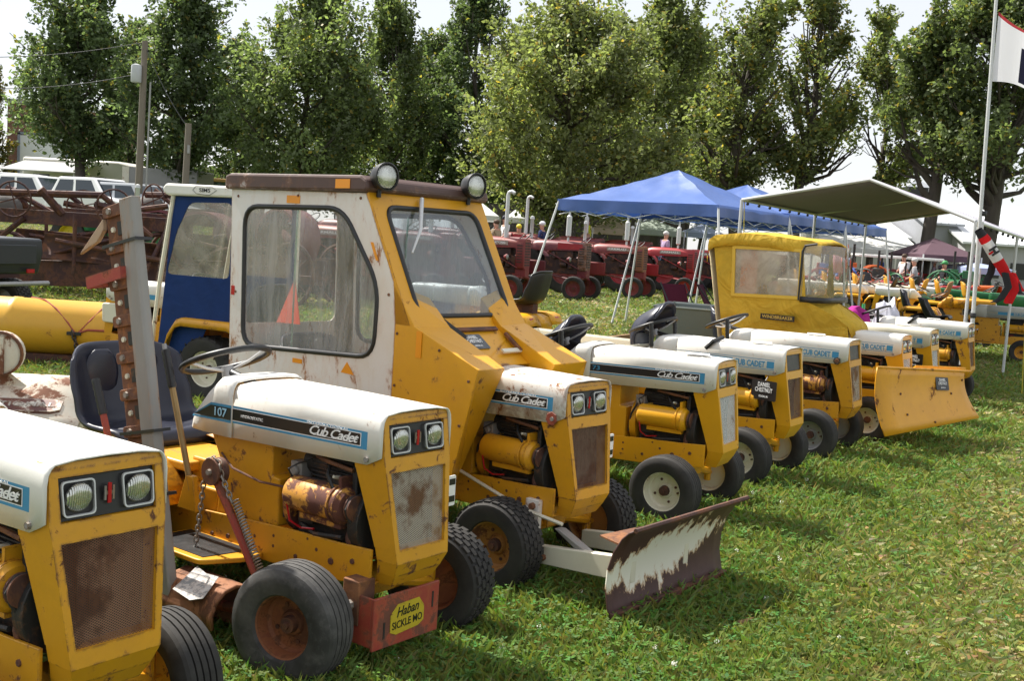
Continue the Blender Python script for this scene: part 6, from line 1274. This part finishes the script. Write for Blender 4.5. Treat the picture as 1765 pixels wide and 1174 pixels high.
# flagpole, flag, windsock
fb_ = ground(1674, 700); fb_ = at(1676, 560, 13.05); fp = empty('flagpole', (fb_.x, 13.05, 0)); tag(fp, 'slender metal flagpole lashed to the corner post of the grey shade', 'flagpole')
m = MB(); lx_ = lambda z: (at(1717, 0, 13.05).x - fb_.x) * (z - at(1676, 560, 13.05).z) / (at(1717, 0, 13.05).z - at(1676, 560, 13.05).z); m.tube([(lx_(0), 0, 0), (lx_(2.3), 0, 2.3), (lx_(6.2), .0, 6.2)], [.024, .022, .016], 10); m.build('pole', ALU, fp); m = MB(); m.ball((lx_(6.23), 0, 6.23), .035, 12, 8); m.build('finial', ALU, fp, smooth=80)
for z in (1.0, 2.2): m = MB(); m.lathe([(.03, z), (.034, z + .01), (.034, z + .05), (.03, z + .06)], (0, 0, 0), 'z', 12); m.build('clamp', BLACK, fp)
def pt(u, v): return at(u, v, 13.05)
def fl_mat():
    m, nt, p = _nodes('flag_cloth'); a = nt.nodes.new('ShaderNodeAttribute'); a.attribute_name = 'tint'; nt.links.new(a.outputs['Color'], p.inputs['Base Color']); p.inputs['Roughness'].default_value = .8
    t = nt.nodes.new('ShaderNodeBsdfTranslucent'); nt.links.new(a.outputs['Color'], t.inputs[0]); mx = nt.nodes.new('ShaderNodeMixShader'); mx.inputs[0].default_value = .45
    nt.links.new(p.outputs[0], mx.inputs[1]); nt.links.new(t.outputs[0], mx.inputs[2]); nt.links.new(mx.outputs[0], nt.nodes['Material Output'].inputs[0]); return m
FLM = fl_mat(); p0 = Vector((pt(1714, 80).x, 13.03, 0)); zt_, zb_ = pt(1715, 20).z, pt(1710, 140).z
V, T = [], []; nu, nv = 30, 20
def fpnt(u_, v_):
    x = u_ * 1.15; return (p0.x + x * .92, p0.y - .05 * sin(x * 7) * x * 2 - .1 * x, zt_ - (zt_ - zb_) * v_ - .62 * x * (1 - v_ * .75) * 1.0 - .02 * sin(x * 9 + v_ * 3))
for i in range(nu):
    for j in range(nv):
        V.append([fpnt(i / nu, j / nv), fpnt((i + 1) / nu, j / nv), fpnt((i + 1) / nu, (j + 1) / nv), fpnt(i / nu, (j + 1) / nv)])
        u_, v_ = (i + .5) / nu, (j + .5) / nv; dark = .27 < u_ < .72 and .36 < v_ < .94; T.append((.012, .012, .03) if dark else (.80, .80, .82) if v_ > .03 else (.45, .05, .06))
fo = quadmesh('flag', np.array(V), np.array(T), FLM); tag(fo, 'white flag with a dark square and thin red top edge hanging from the pole', 'flag'); fo.data.shade_smooth()
# windsock: red, white and black tube drooping from the pole, ending in streamers
ws = empty('windsock', tuple(at(1690, 400, 12.9))); tag(ws, 'drooping red, white and black windsock with streamer tails tied to the flagpole', 'windsock')
o0 = at(1690, 400, 12.9); path = [at(u, v, 12.9) - o0 for u, v in ((1686, 396), (1697, 412), (1712, 436), (1728, 462), (1738, 480))]; rad = [.045, .062, .066, .062, .05]
cols = [plain('sock_black', (.015, .015, .02), .8), cloth('sock_red', (.62, .015, .02), .25), cloth('sock_white', (.72, .72, .72), .2), cloth('sock_red', (.62, .015, .02), .25)]
def interp(P, t):
    k = min(int(t * (len(P) - 1)), len(P) - 2); return P[k].lerp(P[k + 1], t * (len(P) - 1) - k)
for k, (a, b) in enumerate(((0, .17), (.17, .30), (.30, .62), (.62, 1.0))):
    m = MB(); ts = [a + (b - a) * j / 5 for j in range(6)]; m.tube([tuple(interp(path, t)) for t in ts], [float(np.interp(t, [0, .25, .5, .75, 1], rad)) for t in ts], 16, caps=False); m.build('sleeve', cols[k], ws, smooth=80)
ctr = interp(path, .46); tdir = (path[3] - path[1]).normalized(); sd_ = tdir.cross(Vector((0, -1, 0))).normalized()
m = MB(); m.m = Matrix(((tdir.x, sd_.x, 0, ctr.x), (tdir.y, sd_.y, -1, ctr.y), (tdir.z, sd_.z, 0, ctr.z), (0, 0, 0, 1)))
m.box(-.045, -.02, -.05, .05, .0655, .069); m.box(.02, .045, -.05, .05, .0655, .069); m.box(-.02, .02, -.014, .014, .0655, .069); mk_ = m.build('emblem', DECAL_BLACK, ws, smooth=None)
m = MB(); m.m = Matrix(((tdir.x, sd_.x, 0, ctr.x), (tdir.y, sd_.y, -1, ctr.y), (tdir.z, sd_.z, 0, ctr.z), (0, 0, 0, 1))); m.box(-.012, .012, .016, .075, .0655, .069); m.build('emblem', cols[1], ws, smooth=None)
for k, (pts_, mt) in enumerate((([(1732, 470), (1738, 495), (1725, 515), (1712, 522)], 0), ([(1738, 472), (1748, 480), (1750, 500), (1738, 524)], 1), ([(1742, 474), (1752, 490), (1755, 503), (1762, 508)], 0), ([(1736, 470), (1744, 488), (1742, 505), (1736, 522)], 1), ([(1712, 450), (1708, 470), (1702, 482), (1700, 492)], 0), ([(1744, 470), (1752, 486), (1757, 497), (1765, 503)], 1))):
    P = [at(u, v, 12.9 + .05 * (k - 2)) - o0 for u, v in pts_]; m = MB(); m.loft([[tuple(p + Vector((-.045, 0, 0))), tuple(p + Vector((0, -.012, .005))), tuple(p + Vector((.045, 0, 0)))] for p in P], closed=False); m.build('streamer', cols[mt], ws, smooth=70)

# ---------------------------------------------------------------- tents far back
def tent(u0, u1, v_eave, v_peak, Y, depth, col, label, ends=True, h0=None, grp='white and coloured tents far back', flat=False):
    a, b = at(u0, v_eave, Y), at(u1, v_eave + (u1 - u0) * .065, Y); zE = (a.z + b.z) / 2; c = (a + b) / 2; zP = at((u0 + u1) / 2, v_peak, Y + depth / 2).z
    t = empty('tent', (c.x, Y + depth / 2, 0)); tag(t, label, 'tent', grp); w_ = (b.x - a.x) / 2; d = depth / 2; m = MB()
    if flat:
        m.add([(-w_, -d, zE), (w_, -d, zE), (w_, d, zE), (-w_, d, zE), (-w_, 0, zP), (w_, 0, zP)], [(0, 1, 5, 4), (3, 4, 5, 2), (0, 4, 3), (1, 2, 5)])
    else: m.add([(-w_, -d, zE), (w_, -d, zE), (w_, d, zE), (-w_, d, zE), (0, 0, zP)], [(0, 1, 4), (1, 2, 4), (2, 3, 4), (3, 0, 4)])
    m.build('roof', col, t, smooth=None)
    m = MB(); q = [(-w_, -d), (w_, -d), (w_, d), (-w_, d)]; m.loft([[(x, y, zE) for x, y in q], [(x, y, zE - .22) for x, y in q]], caps=False); m.build('valance', col, t, smooth=None)
    for x, y in q: m = MB(); m.cyl((x, y, 0), (x, y, zE), .03, .03, 6); m.build('leg', ALU, t)
    return t
TW = cloth('tent_white', (.80, .80, .80), .35, .7, .05, 1); TC = cloth('tent_cream', (.62, .52, .40), .3); TG = cloth('tent_greygreen', (.42, .48, .42), .3); TM = cloth('tent_maroon', (.11, .065, .085), .1); TL = cloth('tent_pale_blue', (.45, .52, .75), .3)
tent(790, 860, 368, 348, 48, 4, TW, 'white tent peak beside the work light of the steel cab')
tent(872, 905, 374, 360, 52, 3, TW, 'small white tent roof behind the exhaust pipes')
tent(1022, 1100, 392, 376, 47, 4, TC, 'cream tent with a mottled roof under the blue canopy')
tent(1090, 1180, 394, 378, 50, 4, TG, 'pale tent with green side cloths under the blue canopy')
tent(1185, 1250, 400, 386, 55, 3, TL, 'pale blue and white tent between canopy legs')
tent(1425, 1590, 424, 378, 50, 10, TW, 'large white marquee behind the grey shade', flat=True)
tent(1400, 1470, 430, 405, 46, 4, TW, 'white pop-up tent at the end of the blue canopies')
tent(1592, 1692, 438, 412, 42, 4, TM, 'dark red tent under the forked tree')
tent(1690, 1750, 462, 455, 40, 4, TL, 'flat pale awning under the many-stemmed tree')
# striped folded flags / parasol by the crowd
# plank fence behind
fe = empty('plank_fence', tuple(at(1000, 420, 60) * Vector((1, 1, 0)) if False else (at(1000, 420, 60).x, at(1000, 420, 60).y, 0))); tag(fe, 'tall dark plank fence behind the red tractors', 'fence')
x0, x1 = at(840, 400, 60).x - fe.location.x, at(1180, 400, 60).x - fe.location.x; FW_ = paint('fence_wood', (.10, .085, .075), .9, dirt=.5, scale=6, stretch=(1, 1, .2)); N = 64
pm = MB(); pm.box(0, (x1 - x0) / N * .99, 0, .03, 0, 3.4); pmesh = pm.mesh('plank', FW_, None)
for k in range(N):
    o = bpy.data.objects.new('plank', pmesh); COL.objects.link(o); o.parent = fe; o.location = (x0 + (x1 - x0) * k / N, random.uniform(-.012, .012), random.uniform(-.08, .02))
for z in (.5, 1.7, 2.9): m = MB(); m.box(x0, x1, .03, .08, z, z + .1); m.build('rail', FW_, fe)
# small machines in the far crowd
MC = [RED_BRIGHT, paint('paint_orange', (.62, .12, .02), .45), paint('paint_blue', (.02, .07, .32), .45), RED_OLD, GREEN, MATS['paint_orange'], RED_BRIGHT, STEEL, MATS['paint_blue'], RED_BRIGHT, paint('paint_greyblue', (.2, .22, .26), .5), MATS['paint_orange']]
nm_ = ['bright red', 'orange', 'blue', 'faded red', 'green', 'orange', 'bright red', 'grey', 'blue', 'bright red', 'grey-blue', 'orange']
k = 0
where = [('behind the first cream hood', 1432), ('beside the striped parasol', 1452), ('beyond the second cream hood', 1475), ('behind the brown seat', 1498), ('near the marquee wall', 1518), ('behind the tall black seat', 1540), ('beside the pale jacket', 1560), ('beyond the white hood', 1582), ('by the forked trunk', 1606), ('left of the green cap', 1622), ('beneath the pale awning', 1648), ('beyond the green hoods', 1676)]
for (ww, u) in where:
    Y = 35 + (k % 3) * 2.4; p = at(u, 470, Y); lawn_tractor(p.x, p.y, (-25, 160, -60, 130)[k % 4], nm_[k] + ' small tractor in the far crowd, ' + ww, MC[k], MC[k], BLACK, 'small machines in the far crowd'); k += 1
for j, (u, v, Y, mt, lb) in enumerate(((1440, 462, 36, cloth('flag_stripes', (.65, .30, .30), .3), 'pale red folded parasol by the far crowd'), (1457, 462, 37, cloth('parasol_orange', (.75, .14, .08), .3), 'orange and white folded parasol by the far crowd'))):
    p = at(u, v, Y); e = empty('parasol', (p.x, p.y, 0)); tag(e, lb, 'parasol'); m = MB(); m.cyl((0, 0, 0), (0, 0, 2.1), .02, .02, 8); m.build('pole', ALU, e); m = MB(); m.lathe([(.03, 2.1), (.10, 1.8), (.22, 1.35), (.26, 1.15), (.02, 1.2)], (0, 0, 0), 'z', 12); m.build('canopy', mt, e)
gc = empty('golf_cart', tuple(Vector((at(1545, 450, 42).x, 42, 0)))); tag(gc, 'golf cart with a pale flat roof behind the small machines', 'golf cart')
m = MB(); m.box(-1.6, 1.6, -.6, .6, 1.75, 1.85); m.build('roof', TW, gc, bevel=.04); m = MB(); m.prism([(-1.3, .3), (1.3, .3), (1.4, .7), (.9, .95), (.6, .6), (-.4, .6), (-.5, .95), (-1.3, .9)], -.55, .55, 'y'); m.build('body', STEEL_OLD, gc, bevel=.04)
for x in (-1.4, 1.2):
    for s in (-1, 1): m = MB(); m.cyl((x, s * .5, .6), (x, s * .5, 1.76), .02, .02, 6); m.build('post', BLACK, gc)
for x in (-.9, .9):
    for s in (-1, 1): wheel(gc, 'wheel', (x, s * .5, .23), .23, .16, .11, s, STEEL, 'plain', 0, None, 16)

def show_engine(x, y, yaw, col, label, s=1.0):
    t = empty('stationary_engine', (x, y, 0), RAD(yaw)); tag(t, label, 'engine', 'stationary engines on display in the far crowd'); t.scale = (s, s, s)
    m = MB(); m.box(-.6, .6, -.25, .25, .25, .36); m.build('skid', paint('skid_wood', (.25, .15, .07), .8), t, bevel=.01)
    m = MB(); m.cyl((-.35, 0, .62), (.30, 0, .62), .16, .16, 14); m.box(-.2, .2, -.15, .15, .36, .60); m.box(.12, .32, -.12, .12, .70, 1.0); m.build('engine_body', col, t, bevel=.01)
    for q in (-1, 1):
        m = MB(); m.tube([(-.30 + .34 * cos(a), q * .26, .62 + .34 * sin(a)) for a in [2 * pi * j / 20 for j in range(20)]], .03, 6, closed=True)
        for j in range(6): m.cyl((-.30, q * .26, .62), (-.30 + .33 * cos(j * pi / 3), q * .26, .62 + .33 * sin(j * pi / 3)), .015, .015, 5)
        m.build('flywheel', col, t)
    m = MB(); m.cyl((.2, 0, .95), (.2, 0, 1.45), .03, .03, 8); m.build('exhaust', ENGINE, t)
    for xx in (-.5, .5):
        for q in (-1, 1): m = MB(); m.tube([(xx + .2 * cos(a), q * .36, .2 + .2 * sin(a)) for a in [2 * pi * j / 14 for j in range(14)]], .025, 5, closed=True); m.cyl((xx, q * .3, .2), (xx, q * .4, .2), .18, .18, 12); m.build('cart_wheel', RUST_DARK, t)
    return t
EN = [(RED_BRIGHT, 'red'), (GREEN, 'green'), (MATS['paint_orange'], 'orange'), (RED_MAROON, 'dark red'), (MATS['paint_blue'], 'blue'), (ENGINE, 'black')]
places = ((1475, 'behind the cream hoods'), (1515, 'in front of the marquee'), (1555, 'beside the golf cart'), (1600, 'under the dark red tent'), (1645, 'beside the forked trunk'), (1700, 'behind the green hoods'))
def engine_label(u, q, n_, Y_): return ('small ' if q < 1.1 else 'large ' if q > 1.3 else '') + n_ + ' stationary engine ' + next(p_ for e_, p_ in places if u < e_) + (', far back in the crowd' if Y_ > 43 else ', near the front of the crowd' if Y_ < 39.5 else ', amid the crowd')
protos = [show_engine(at(1432 + 12 * i, 460, 40 + i).x, 40 + i, 30 * i, c_, engine_label(1432 + 12 * i, 1.2, n_, 40 + i)) for i, (c_, n_) in enumerate(EN)]
rr_ = random.Random(3); used_ = set(p_['label'] for p_ in protos)
for i in range(34):
    while True:
        Y_ = rr_.uniform(36.5, 49); uu = rr_.uniform(1422, 1690); q = rr_.uniform(.9, 1.5); lb = engine_label(uu, q, EN[i % 6][1], Y_)
        if lb not in used_: break
    used_.add(lb); c = copy_tree(protos[i % 6]); c.location = (at(uu, 460, Y_).x, Y_, 0); c.rotation_euler = (0, 0, rr_.uniform(0, 6.28)); c.scale = (q, q, q); c['label'] = lb
# ---------------------------------------------------------------- buildings
def building(name, u0, u1, Y, zr, depth, wall_m, label, roof_m=None, ridge=0.0, z0=0.0, ux=None):
    a, b = at(u0, 420, Y).x, at(u1, 420, Y).x; t = empty(name, ((a + b) / 2, Y, z0)); tag(t, label, 'building'); w_ = (b - a) / 2
    m = MB(); m.box(-w_, w_, 0, depth, 0, zr); m.build('wall', wall_m, t, smooth=None)
    if roof_m:
        m = MB(); m.hexa([(-w_ - .3, -.3, zr), (w_ + .3, -.3, zr), (w_ + .3, depth / 2, zr + ridge), (-w_ - .3, depth / 2, zr + ridge)], [(-w_ - .3, -.3, zr + .12), (w_ + .3, -.3, zr + .12), (w_ + .3, depth / 2, zr + ridge + .12), (-w_ - .3, depth / 2, zr + ridge + .12)]); r = m.build('roof', roof_m, t, smooth=None)
        n = max(4, int(w_ * 2 / .6)); rib = MB(); rib.add([(-.03, -.32, zr + .125), (.03, -.32, zr + .125), (.03, depth / 2, zr + ridge + .125), (-.03, depth / 2, zr + ridge + .125), (0, -.32, zr + .17), (0, depth / 2, zr + ridge + .17)], [(0, 1, 4), (2, 3, 5), (0, 4, 5, 3), (1, 2, 5, 4)]); rme = rib.mesh('roof_rib', roof_m, None)
        for k in range(n): o = bpy.data.objects.new('roof_rib', rme); COL.objects.link(o); o.parent = r; o.location = (-w_ + 2 * w_ * (k + .5) / n, 0, 0)
        m = MB(); m.hexa([(-w_ - .3, depth / 2, zr + ridge), (w_ + .3, depth / 2, zr + ridge), (w_ + .3, depth + .3, zr), (-w_ - .3, depth + .3, zr)], [(-w_ - .3, depth / 2, zr + ridge + .12), (w_ + .3, depth / 2, zr + ridge + .12), (w_ + .3, depth + .3, zr + .12), (-w_ - .3, depth + .3, zr + .12)]); m.build('roof', roof_m, t, smooth=None)
        for s in (-1, 1): m = MB(); m.prism([(0, zr), (depth, zr), (depth / 2, zr + ridge)], s * (w_ - .02), s * w_, 'x'); m.build('gable', wall_m, t, smooth=None)
    return t, w_
METAL_W = paint('roof_metal_pale', (.66, .68, .70), .4, metal=.2, dirt=.15); GREYW = paint('siding_grey', (.40, .40, .42), .7, dirt=.2); TANW = paint('siding_tan', (.52, .46, .36), .7, dirt=.15)
def brick_mat():
    m, nt, p = _nodes('brick_wall'); tc = nt.nodes.new('ShaderNodeTexCoord'); mp = nt.nodes.new('ShaderNodeMapping'); mp.inputs['Rotation'].default_value = (RAD(90), 0, 0); nt.links.new(tc.outputs['Object'], mp.inputs[0])
    b = nt.nodes.new('ShaderNodeTexBrick'); b.inputs['Scale'].default_value = 3.2; b.inputs['Color1'].default_value = (.24, .085, .055, 1); b.inputs['Color2'].default_value = (.17, .055, .04, 1); b.inputs['Mortar'].default_value = (.35, .30, .27, 1); nt.links.new(mp.outputs[0], b.inputs[0]); nt.links.new(b.outputs[0], p.inputs['Base Color']); p.inputs['Roughness'].default_value = .9; return m
bb, w_ = building('brick_building', 8, 120, 86, 8.4, 14, brick_mat(), 'red brick building with a wide pale door behind the dark green tree', None, z0=1.15 - .1)
m = MB(); m.box(-w_ + 1.05, -w_ + 4.6, -.06, .0, 0, 6.0); m.build('door', paint('door_white', (.75, .77, .80), .5, dirt=.1), bb, smooth=None); m = MB(); m.box(-w_ + .85, -w_ + 1.05, -.1, .0, 0, 6.2); m.box(-w_ + 4.6, -w_ + 4.8, -.1, 0, 0, 6.2); m.box(-w_ + .85, -w_ + 4.8, -.1, 0, 6.05, 6.25); m.build('door_frame', paint('frame_bluegrey', (.25, .28, .36), .5), bb, smooth=None)
m = MB(); m.box(-w_ - .15, w_ + .15, -.15, 14.1, 8.4, 8.7); m.build('parapet', GREYW, bb, smooth=None)
bt, w_ = building('tan_building', 335, 395, 75, 3.9, 10, TANW, 'plain tan building behind the poles and parked trailer', METAL_W, .6, 1.0)
b2, w_ = building('metal_shed', 1665, 1900, 62, 2.9, 16, GREYW, 'grey shed with a broad pale ribbed metal roof at the right', METAL_W, 2.6, 0)
for k in range(5):
    m = MB(); m.box(-w_ + 1 + k * 1.6, -w_ + 2.0 + k * 1.6, -.05, 0, 1.1, 2.0); wn = m.build('window', BLACK, b2, smooth=None)
b3, w_ = building('grey_barn', 1595, 1648, 64, 3.9, 10, paint('barn_grey', (.30, .31, .34), .8, dirt=.2), 'grey barn with a dark cupola behind the forked tree', paint('barn_roof', (.36, .38, .42), .6), 1.6, 0)
m = MB(); m.box(-.6, .6, 4.4, 5.6, 5.4, 6.3); cu_ = m.build('cupola', BLACK, b3, smooth=None); m = MB(); m.add([(-.8, 4.2, 6.3), (.8, 4.2, 6.3), (.8, 5.8, 6.3), (-.8, 5.8, 6.3), (0, 5, 6.9)], [(0, 1, 4), (1, 2, 4), (2, 3, 4), (3, 0, 4), (3, 2, 1, 0)]); m.build('cupola_roof', MATS['barn_roof'], cu_, smooth=None)
b4, w_ = building('white_shed', 1440, 1560, 66, 3.0, 8, paint('shed_grey', (.42, .42, .40), .7, dirt=.2), 'long grey shed behind the marquee', METAL_W, 1.0, 0)
for k in range(4): m = MB(); m.box(-w_ + .6 + k * 1.0, -w_ + .7 + k * 1.0, -.05, 0, 0, 2.8); m.build('post', WHITE, b4, smooth=None)

# ---------------------------------------------------------------- parked vehicles, motorhome, trailer
def car(u, v_roof, Y, yaw, L, H, col, label, kind='suv'):
    p = at(u, v_roof, Y); t = empty('parked_car', (p.x, p.y, float(gz(p.x, p.y)) - .02), RAD(yaw)); tag(t, label, 'car', 'vehicles parked along the road'); h = L / 2; W = .92
    if kind == 'pickup': top = [(-h * .20, H * .60), (-h * .16, H), (h * .22, H), (h * .42, H * .60)]; body = [(-h, .42), (h, .42), (h * .99, H * .52), (h * .42, H * .60), (-h * .98, H * .60)]
    elif kind == 'van': top = [(-h * .96, H * .55), (-h * .92, H), (h * .35, H), (h * .60, H * .58)]; body = [(-h, .38), (h, .38), (h * .98, H * .46), (h * .6, H * .58), (-h * .98, H * .56)]
    else: top = [(-h * .90, H * .58), (-h * .74, H), (h * .15, H), (h * .48, H * .60)]; body = [(-h, .38), (h, .38), (h * .99, H * .50), (h * .48, H * .61), (-h * .97, H * .60)]
    m = MB(); m.prism(body, -W, W, 'y'); m.build('body', col, t, smooth=None, bevel=.08)
    (ax0, az0), (ax1, az1), (ax2, az2), (ax3, az3) = top
    m = MB(); m.hexa([(ax0, -W + .04, az0), (ax3, -W + .04, az3), (ax3, W - .04, az3), (ax0, W - .04, az0)], [(ax1, -W + .2, az1), (ax2, -W + .2, az2), (ax2, W - .2, az2), (ax1, W - .2, az1)]); m.build('cabin', col, t, smooth=None, bevel=.06)
    GL = plain('car_glass', (.02, .03, .04), .05)
    def side(s, a, b, z0, z1):
        def pt_(f, g): x = (ax0 + (ax1 - ax0) * g) * (1 - f) + (ax3 + (ax2 - ax3) * g) * f; z = az0 + (az1 - az0) * g; y = (W - .04) * (1 - g) + (W - .2) * g; return (x, s * (y + .012), z)
        m = MB(); m.quad(pt_(a, z0), pt_(b, z0), pt_(b, z1), pt_(a, z1)); m.build('window', GL, t, smooth=None)
    for s in (-1, 1): side(s, .08, .44, .12, .84); side(s, .50, .90, .12, .84)
    for (xa, za, xb, zb2) in ((ax3, az3, ax2, az2), (ax0, az0, ax1, az1)):
        e = .012 * (1 if xa > 0 else -1); m = MB(); l = lambda g: (xa + (xb - xa) * g + e, za + (zb2 - za) * g + .008); (q0, r0), (q1, r1) = l(.1), l(.88); m.quad((q0, -W + .14, r0), (q0, W - .14, r0), (q1, W - .26, r1), (q1, -W + .26, r1)); m.build('windscreen', GL, t, smooth=None)
    for x in (-h * .62, h * .64):
        for s in (-1, 1): wheel(t, 'wheel', (x, s * (W - .08), .33), .33, .22, .20, s, ALU, 'plain', 0, None, 20)
    for s in (-1, 1): m = MB(); m.box(h * .985, h * 1.0, s * .62 - .16, s * .62 + .16, H * .40, H * .48); m.build('headlight', LENS, t, smooth=None); m = MB(); m.box(-h * 1.0, -h * .975, s * .74 - .09, s * .74 + .09, H * .40, H * .55); m.build('tail_light', REDLENS, t, smooth=None)
    return t
CW, CS, CD = plain('car_white', (.78, .79, .80), .2), plain('car_silver', (.42, .44, .47), .25, .3), plain('car_dark', (.05, .06, .08), .2)
car(40, 305, 50, 8, 5.2, 1.9, CW, 'white van-like pickup topper at the left edge behind the utility vehicle', 'van')
car(75, 318, 46, -28, 4.8, 1.75, CW, 'white sport utility car behind the rusty grader')
car(178, 322, 44, -32, 4.9, 1.75, CW, 'white crew car with dark windows behind the green tractor')
car(245, 332, 43, -30, 4.7, 1.6, CS, 'silver car parked beside the utility pole')
car(292, 338, 46, -30, 4.6, 1.6, CD, 'dark car parked beyond the fabric cab')
car(125, 322, 52, -28, 4.8, 1.7, CS, 'silver car between the two white ones')
MHC = paint('motorhome_cream', (.62, .60, .54), .4, dirt=.1)
p = at(160, 300, 62); mh = empty('motorhome', (p.x, p.y, float(gz(p.x, p.y)) - .02), RAD(-10)); tag(mh, 'cream motorhome with an overcab bunk and side awning under the dark tree', 'motorhome')
m = MB(); m.prism([(-3.6, .6), (2.2, .6), (3.3, .6), (3.4, 1.2), (2.4, 1.6), (2.2, 1.9), (3.2, 2.3), (3.0, 3.0), (2.2, 3.2), (-3.6, 3.2)], -1.15, 1.15, 'y'); m.build('body', MHC, mh, bevel=.12)
for x0_, x1_, z0_, z1_ in ((-2.9, -1.9, 1.6, 2.3), (-1.1, -.4, 1.6, 2.3), (.6, 1.5, 1.6, 2.3)): m = MB(); m.box(x0_, x1_, -1.17, -1.15, z0_, z1_); m.build('window', MATS['car_glass'], mh, smooth=None)
m = MB(); m.box(-.2, .4, -1.165, -1.15, .7, 2.5); m.build('door', CREAM, mh, smooth=None)
m = MB(); m.hexa([(-3.4, -3.4, 2.35), (1.0, -3.4, 2.35), (1.0, -1.16, 2.95), (-3.4, -1.16, 2.95)], [(-3.4, -3.4, 2.40), (1.0, -3.4, 2.40), (1.0, -1.16, 3.0), (-3.4, -1.16, 3.0)]); m.build('awning', cloth('awning_grey', (.5, .5, .5), .2), mh)
for x in (-3.3, .9): bar('awning_leg', (x, -3.3, 0), (x, -3.3, 2.37), .03, ALU, 6, mh)
for x in (-2.2, 2.4):
    for s in (-1, 1): wheel(mh, 'wheel', (x, s * 1.0, .4), .4, .25, .24, s, ALU, 'plain', 0, None, 18)
p = at(292, 305, 56); bt_ = empty('box_trailer', (p.x, p.y, float(gz(p.x, p.y)) - .02), RAD(-6)); tag(bt_, 'grey box trailer parked between the two poles', 'trailer')
m = MB(); m.box(-1.9, 1.9, -1.1, 1.1, .6, 2.75); m.build('box', paint('trailer_grey', (.28, .28, .27), .5, dirt=.2), bt_, bevel=.05); m = MB(); m.box(-1.95, -1.6, -1.12, -1.1, .6, 2.75); m.build('door', CREAM, bt_)
for s in (-1, 1): wheel(bt_, 'wheel', (0, s * 1.0, .36), .36, .22, .22, s, ALU, 'plain', 0, None, 18)
p = at(385, 300, 66); bk = empty('cab_tractor', (p.x, p.y, float(gz(p.x, p.y))), RAD(200)); tag(bk, 'large green-glazed cab tractor on a low trailer beyond the tan building', 'farm tractor')
m = MB(); m.prism([(-.8, 1.2), (.6, 1.2), (.7, 2.6), (-.7, 2.6)], -.7, .7, 'y'); m.build('cab', pane('cab_tint', (.3, .5, .5), .1), bk); m = MB(); m.box(-.9, .8, -.8, .8, 2.6, 2.8); m.build('roof', paint('cab_roof', (.5, .3, .1), .5), bk, bevel=.05); m = MB(); m.prism([(.6, 1.0), (2.2, 1.0), (2.2, 1.6), (.6, 1.8)], -.4, .4, 'y'); m.build('hood', RED_BRIGHT, bk, bevel=.05)
for s in (-1, 1): wheel(bk, 'rear_wheel', (-.4, s * .9, .8), .8, .45, .45, s, RED_BRIGHT, 'bar', 0, None, 24); wheel(bk, 'front_wheel', (1.7, s * .8, .5), .5, .3, .3, s, RED_BRIGHT, 'bar', 0, None, 20)
m = MB(); m.box(-.5, 2.2, -.35, .35, .55, 1.2); m.build('chassis', ENGINE, bk)

# ---------------------------------------------------------------- utility poles and wires
WOODP = paint('pole_wood', (.20, .17, .14), .9, dirt=.4, scale=8, stretch=(1, 1, .1))
pb = at(238, 335, 42); up_ = empty('utility_pole', (pb.x, pb.y, float(gz(pb.x, pb.y)))); tag(up_, 'tall wooden utility pole with a grey transformer can', 'utility pole'); tpz = at(250, 70, 42).z - up_.location.z; hx_ = at(250, 70, 42).x - pb.x
m = MB(); m.tube([(0, 0, -.2), (hx_, 0, tpz)], [.15, .11], 12); m.build('pole', WOODP, up_); zc_ = at(238, 128, 42).z - up_.location.z
m = MB(); m.lathe([(.004, zc_ - .32), (.17, zc_ - .32), (.19, zc_ - .28), (.19, zc_ + .26), (.17, zc_ + .32), (.05, zc_ + .36), (.004, zc_ + .36)], (-.14, -.22, 0), 'z', 18); m.build('transformer', paint('can_grey', (.50, .52, .55), .4), up_)
m = MB(); m.tube([(.30, -.05, -.1), (.30 + hx_ * .6, -.05, tpz * .78)], .035, 8); m.build('conduit', STEEL, up_)
pb2 = at(318, 320, 41); u2 = empty('utility_pole', (pb2.x, pb2.y, float(gz(pb2.x, pb2.y)))); tag(u2, 'short leaning wooden pole beside the box trailer', 'utility pole'); z2 = at(321, 212, 41).z - u2.location.z
m = MB(); m.tube([(0, 0, -.2), (.07, 0, z2)], [.13, .11], 10); m.build('pole', WOODP, u2); m = MB(); m.box(.10, .18, -.16, -.08, z2 - 1.1, z2 - .8); m.build('meter_box', STEEL, u2)
WIRE = plain('wire', (.05, .05, .055), .6)
def wire(a, b, sag, label):
    a, b = Vector(a), Vector(b); m = MB(); m.tube([tuple(a.lerp(b, k / 16) + Vector((0, 0, -sag * 4 * (k / 16) * (1 - k / 16)))) for k in range(17)], .014, 5); o = m.build('overhead_wire', WIRE, None); tag(o, label, 'wire'); return o
wire(at(246, 125, 42), at(-160, 140, 40), .4, 'lower overhead wire running from the transformer to the left'); wire(at(249, 72, 42), at(-160, 92, 40), .3, 'upper overhead wire running from the pole top to the left'); wire(at(250, 78, 42), at(320, 214, 41), .2, 'slack service wire dropping from the tall pole to the short one')
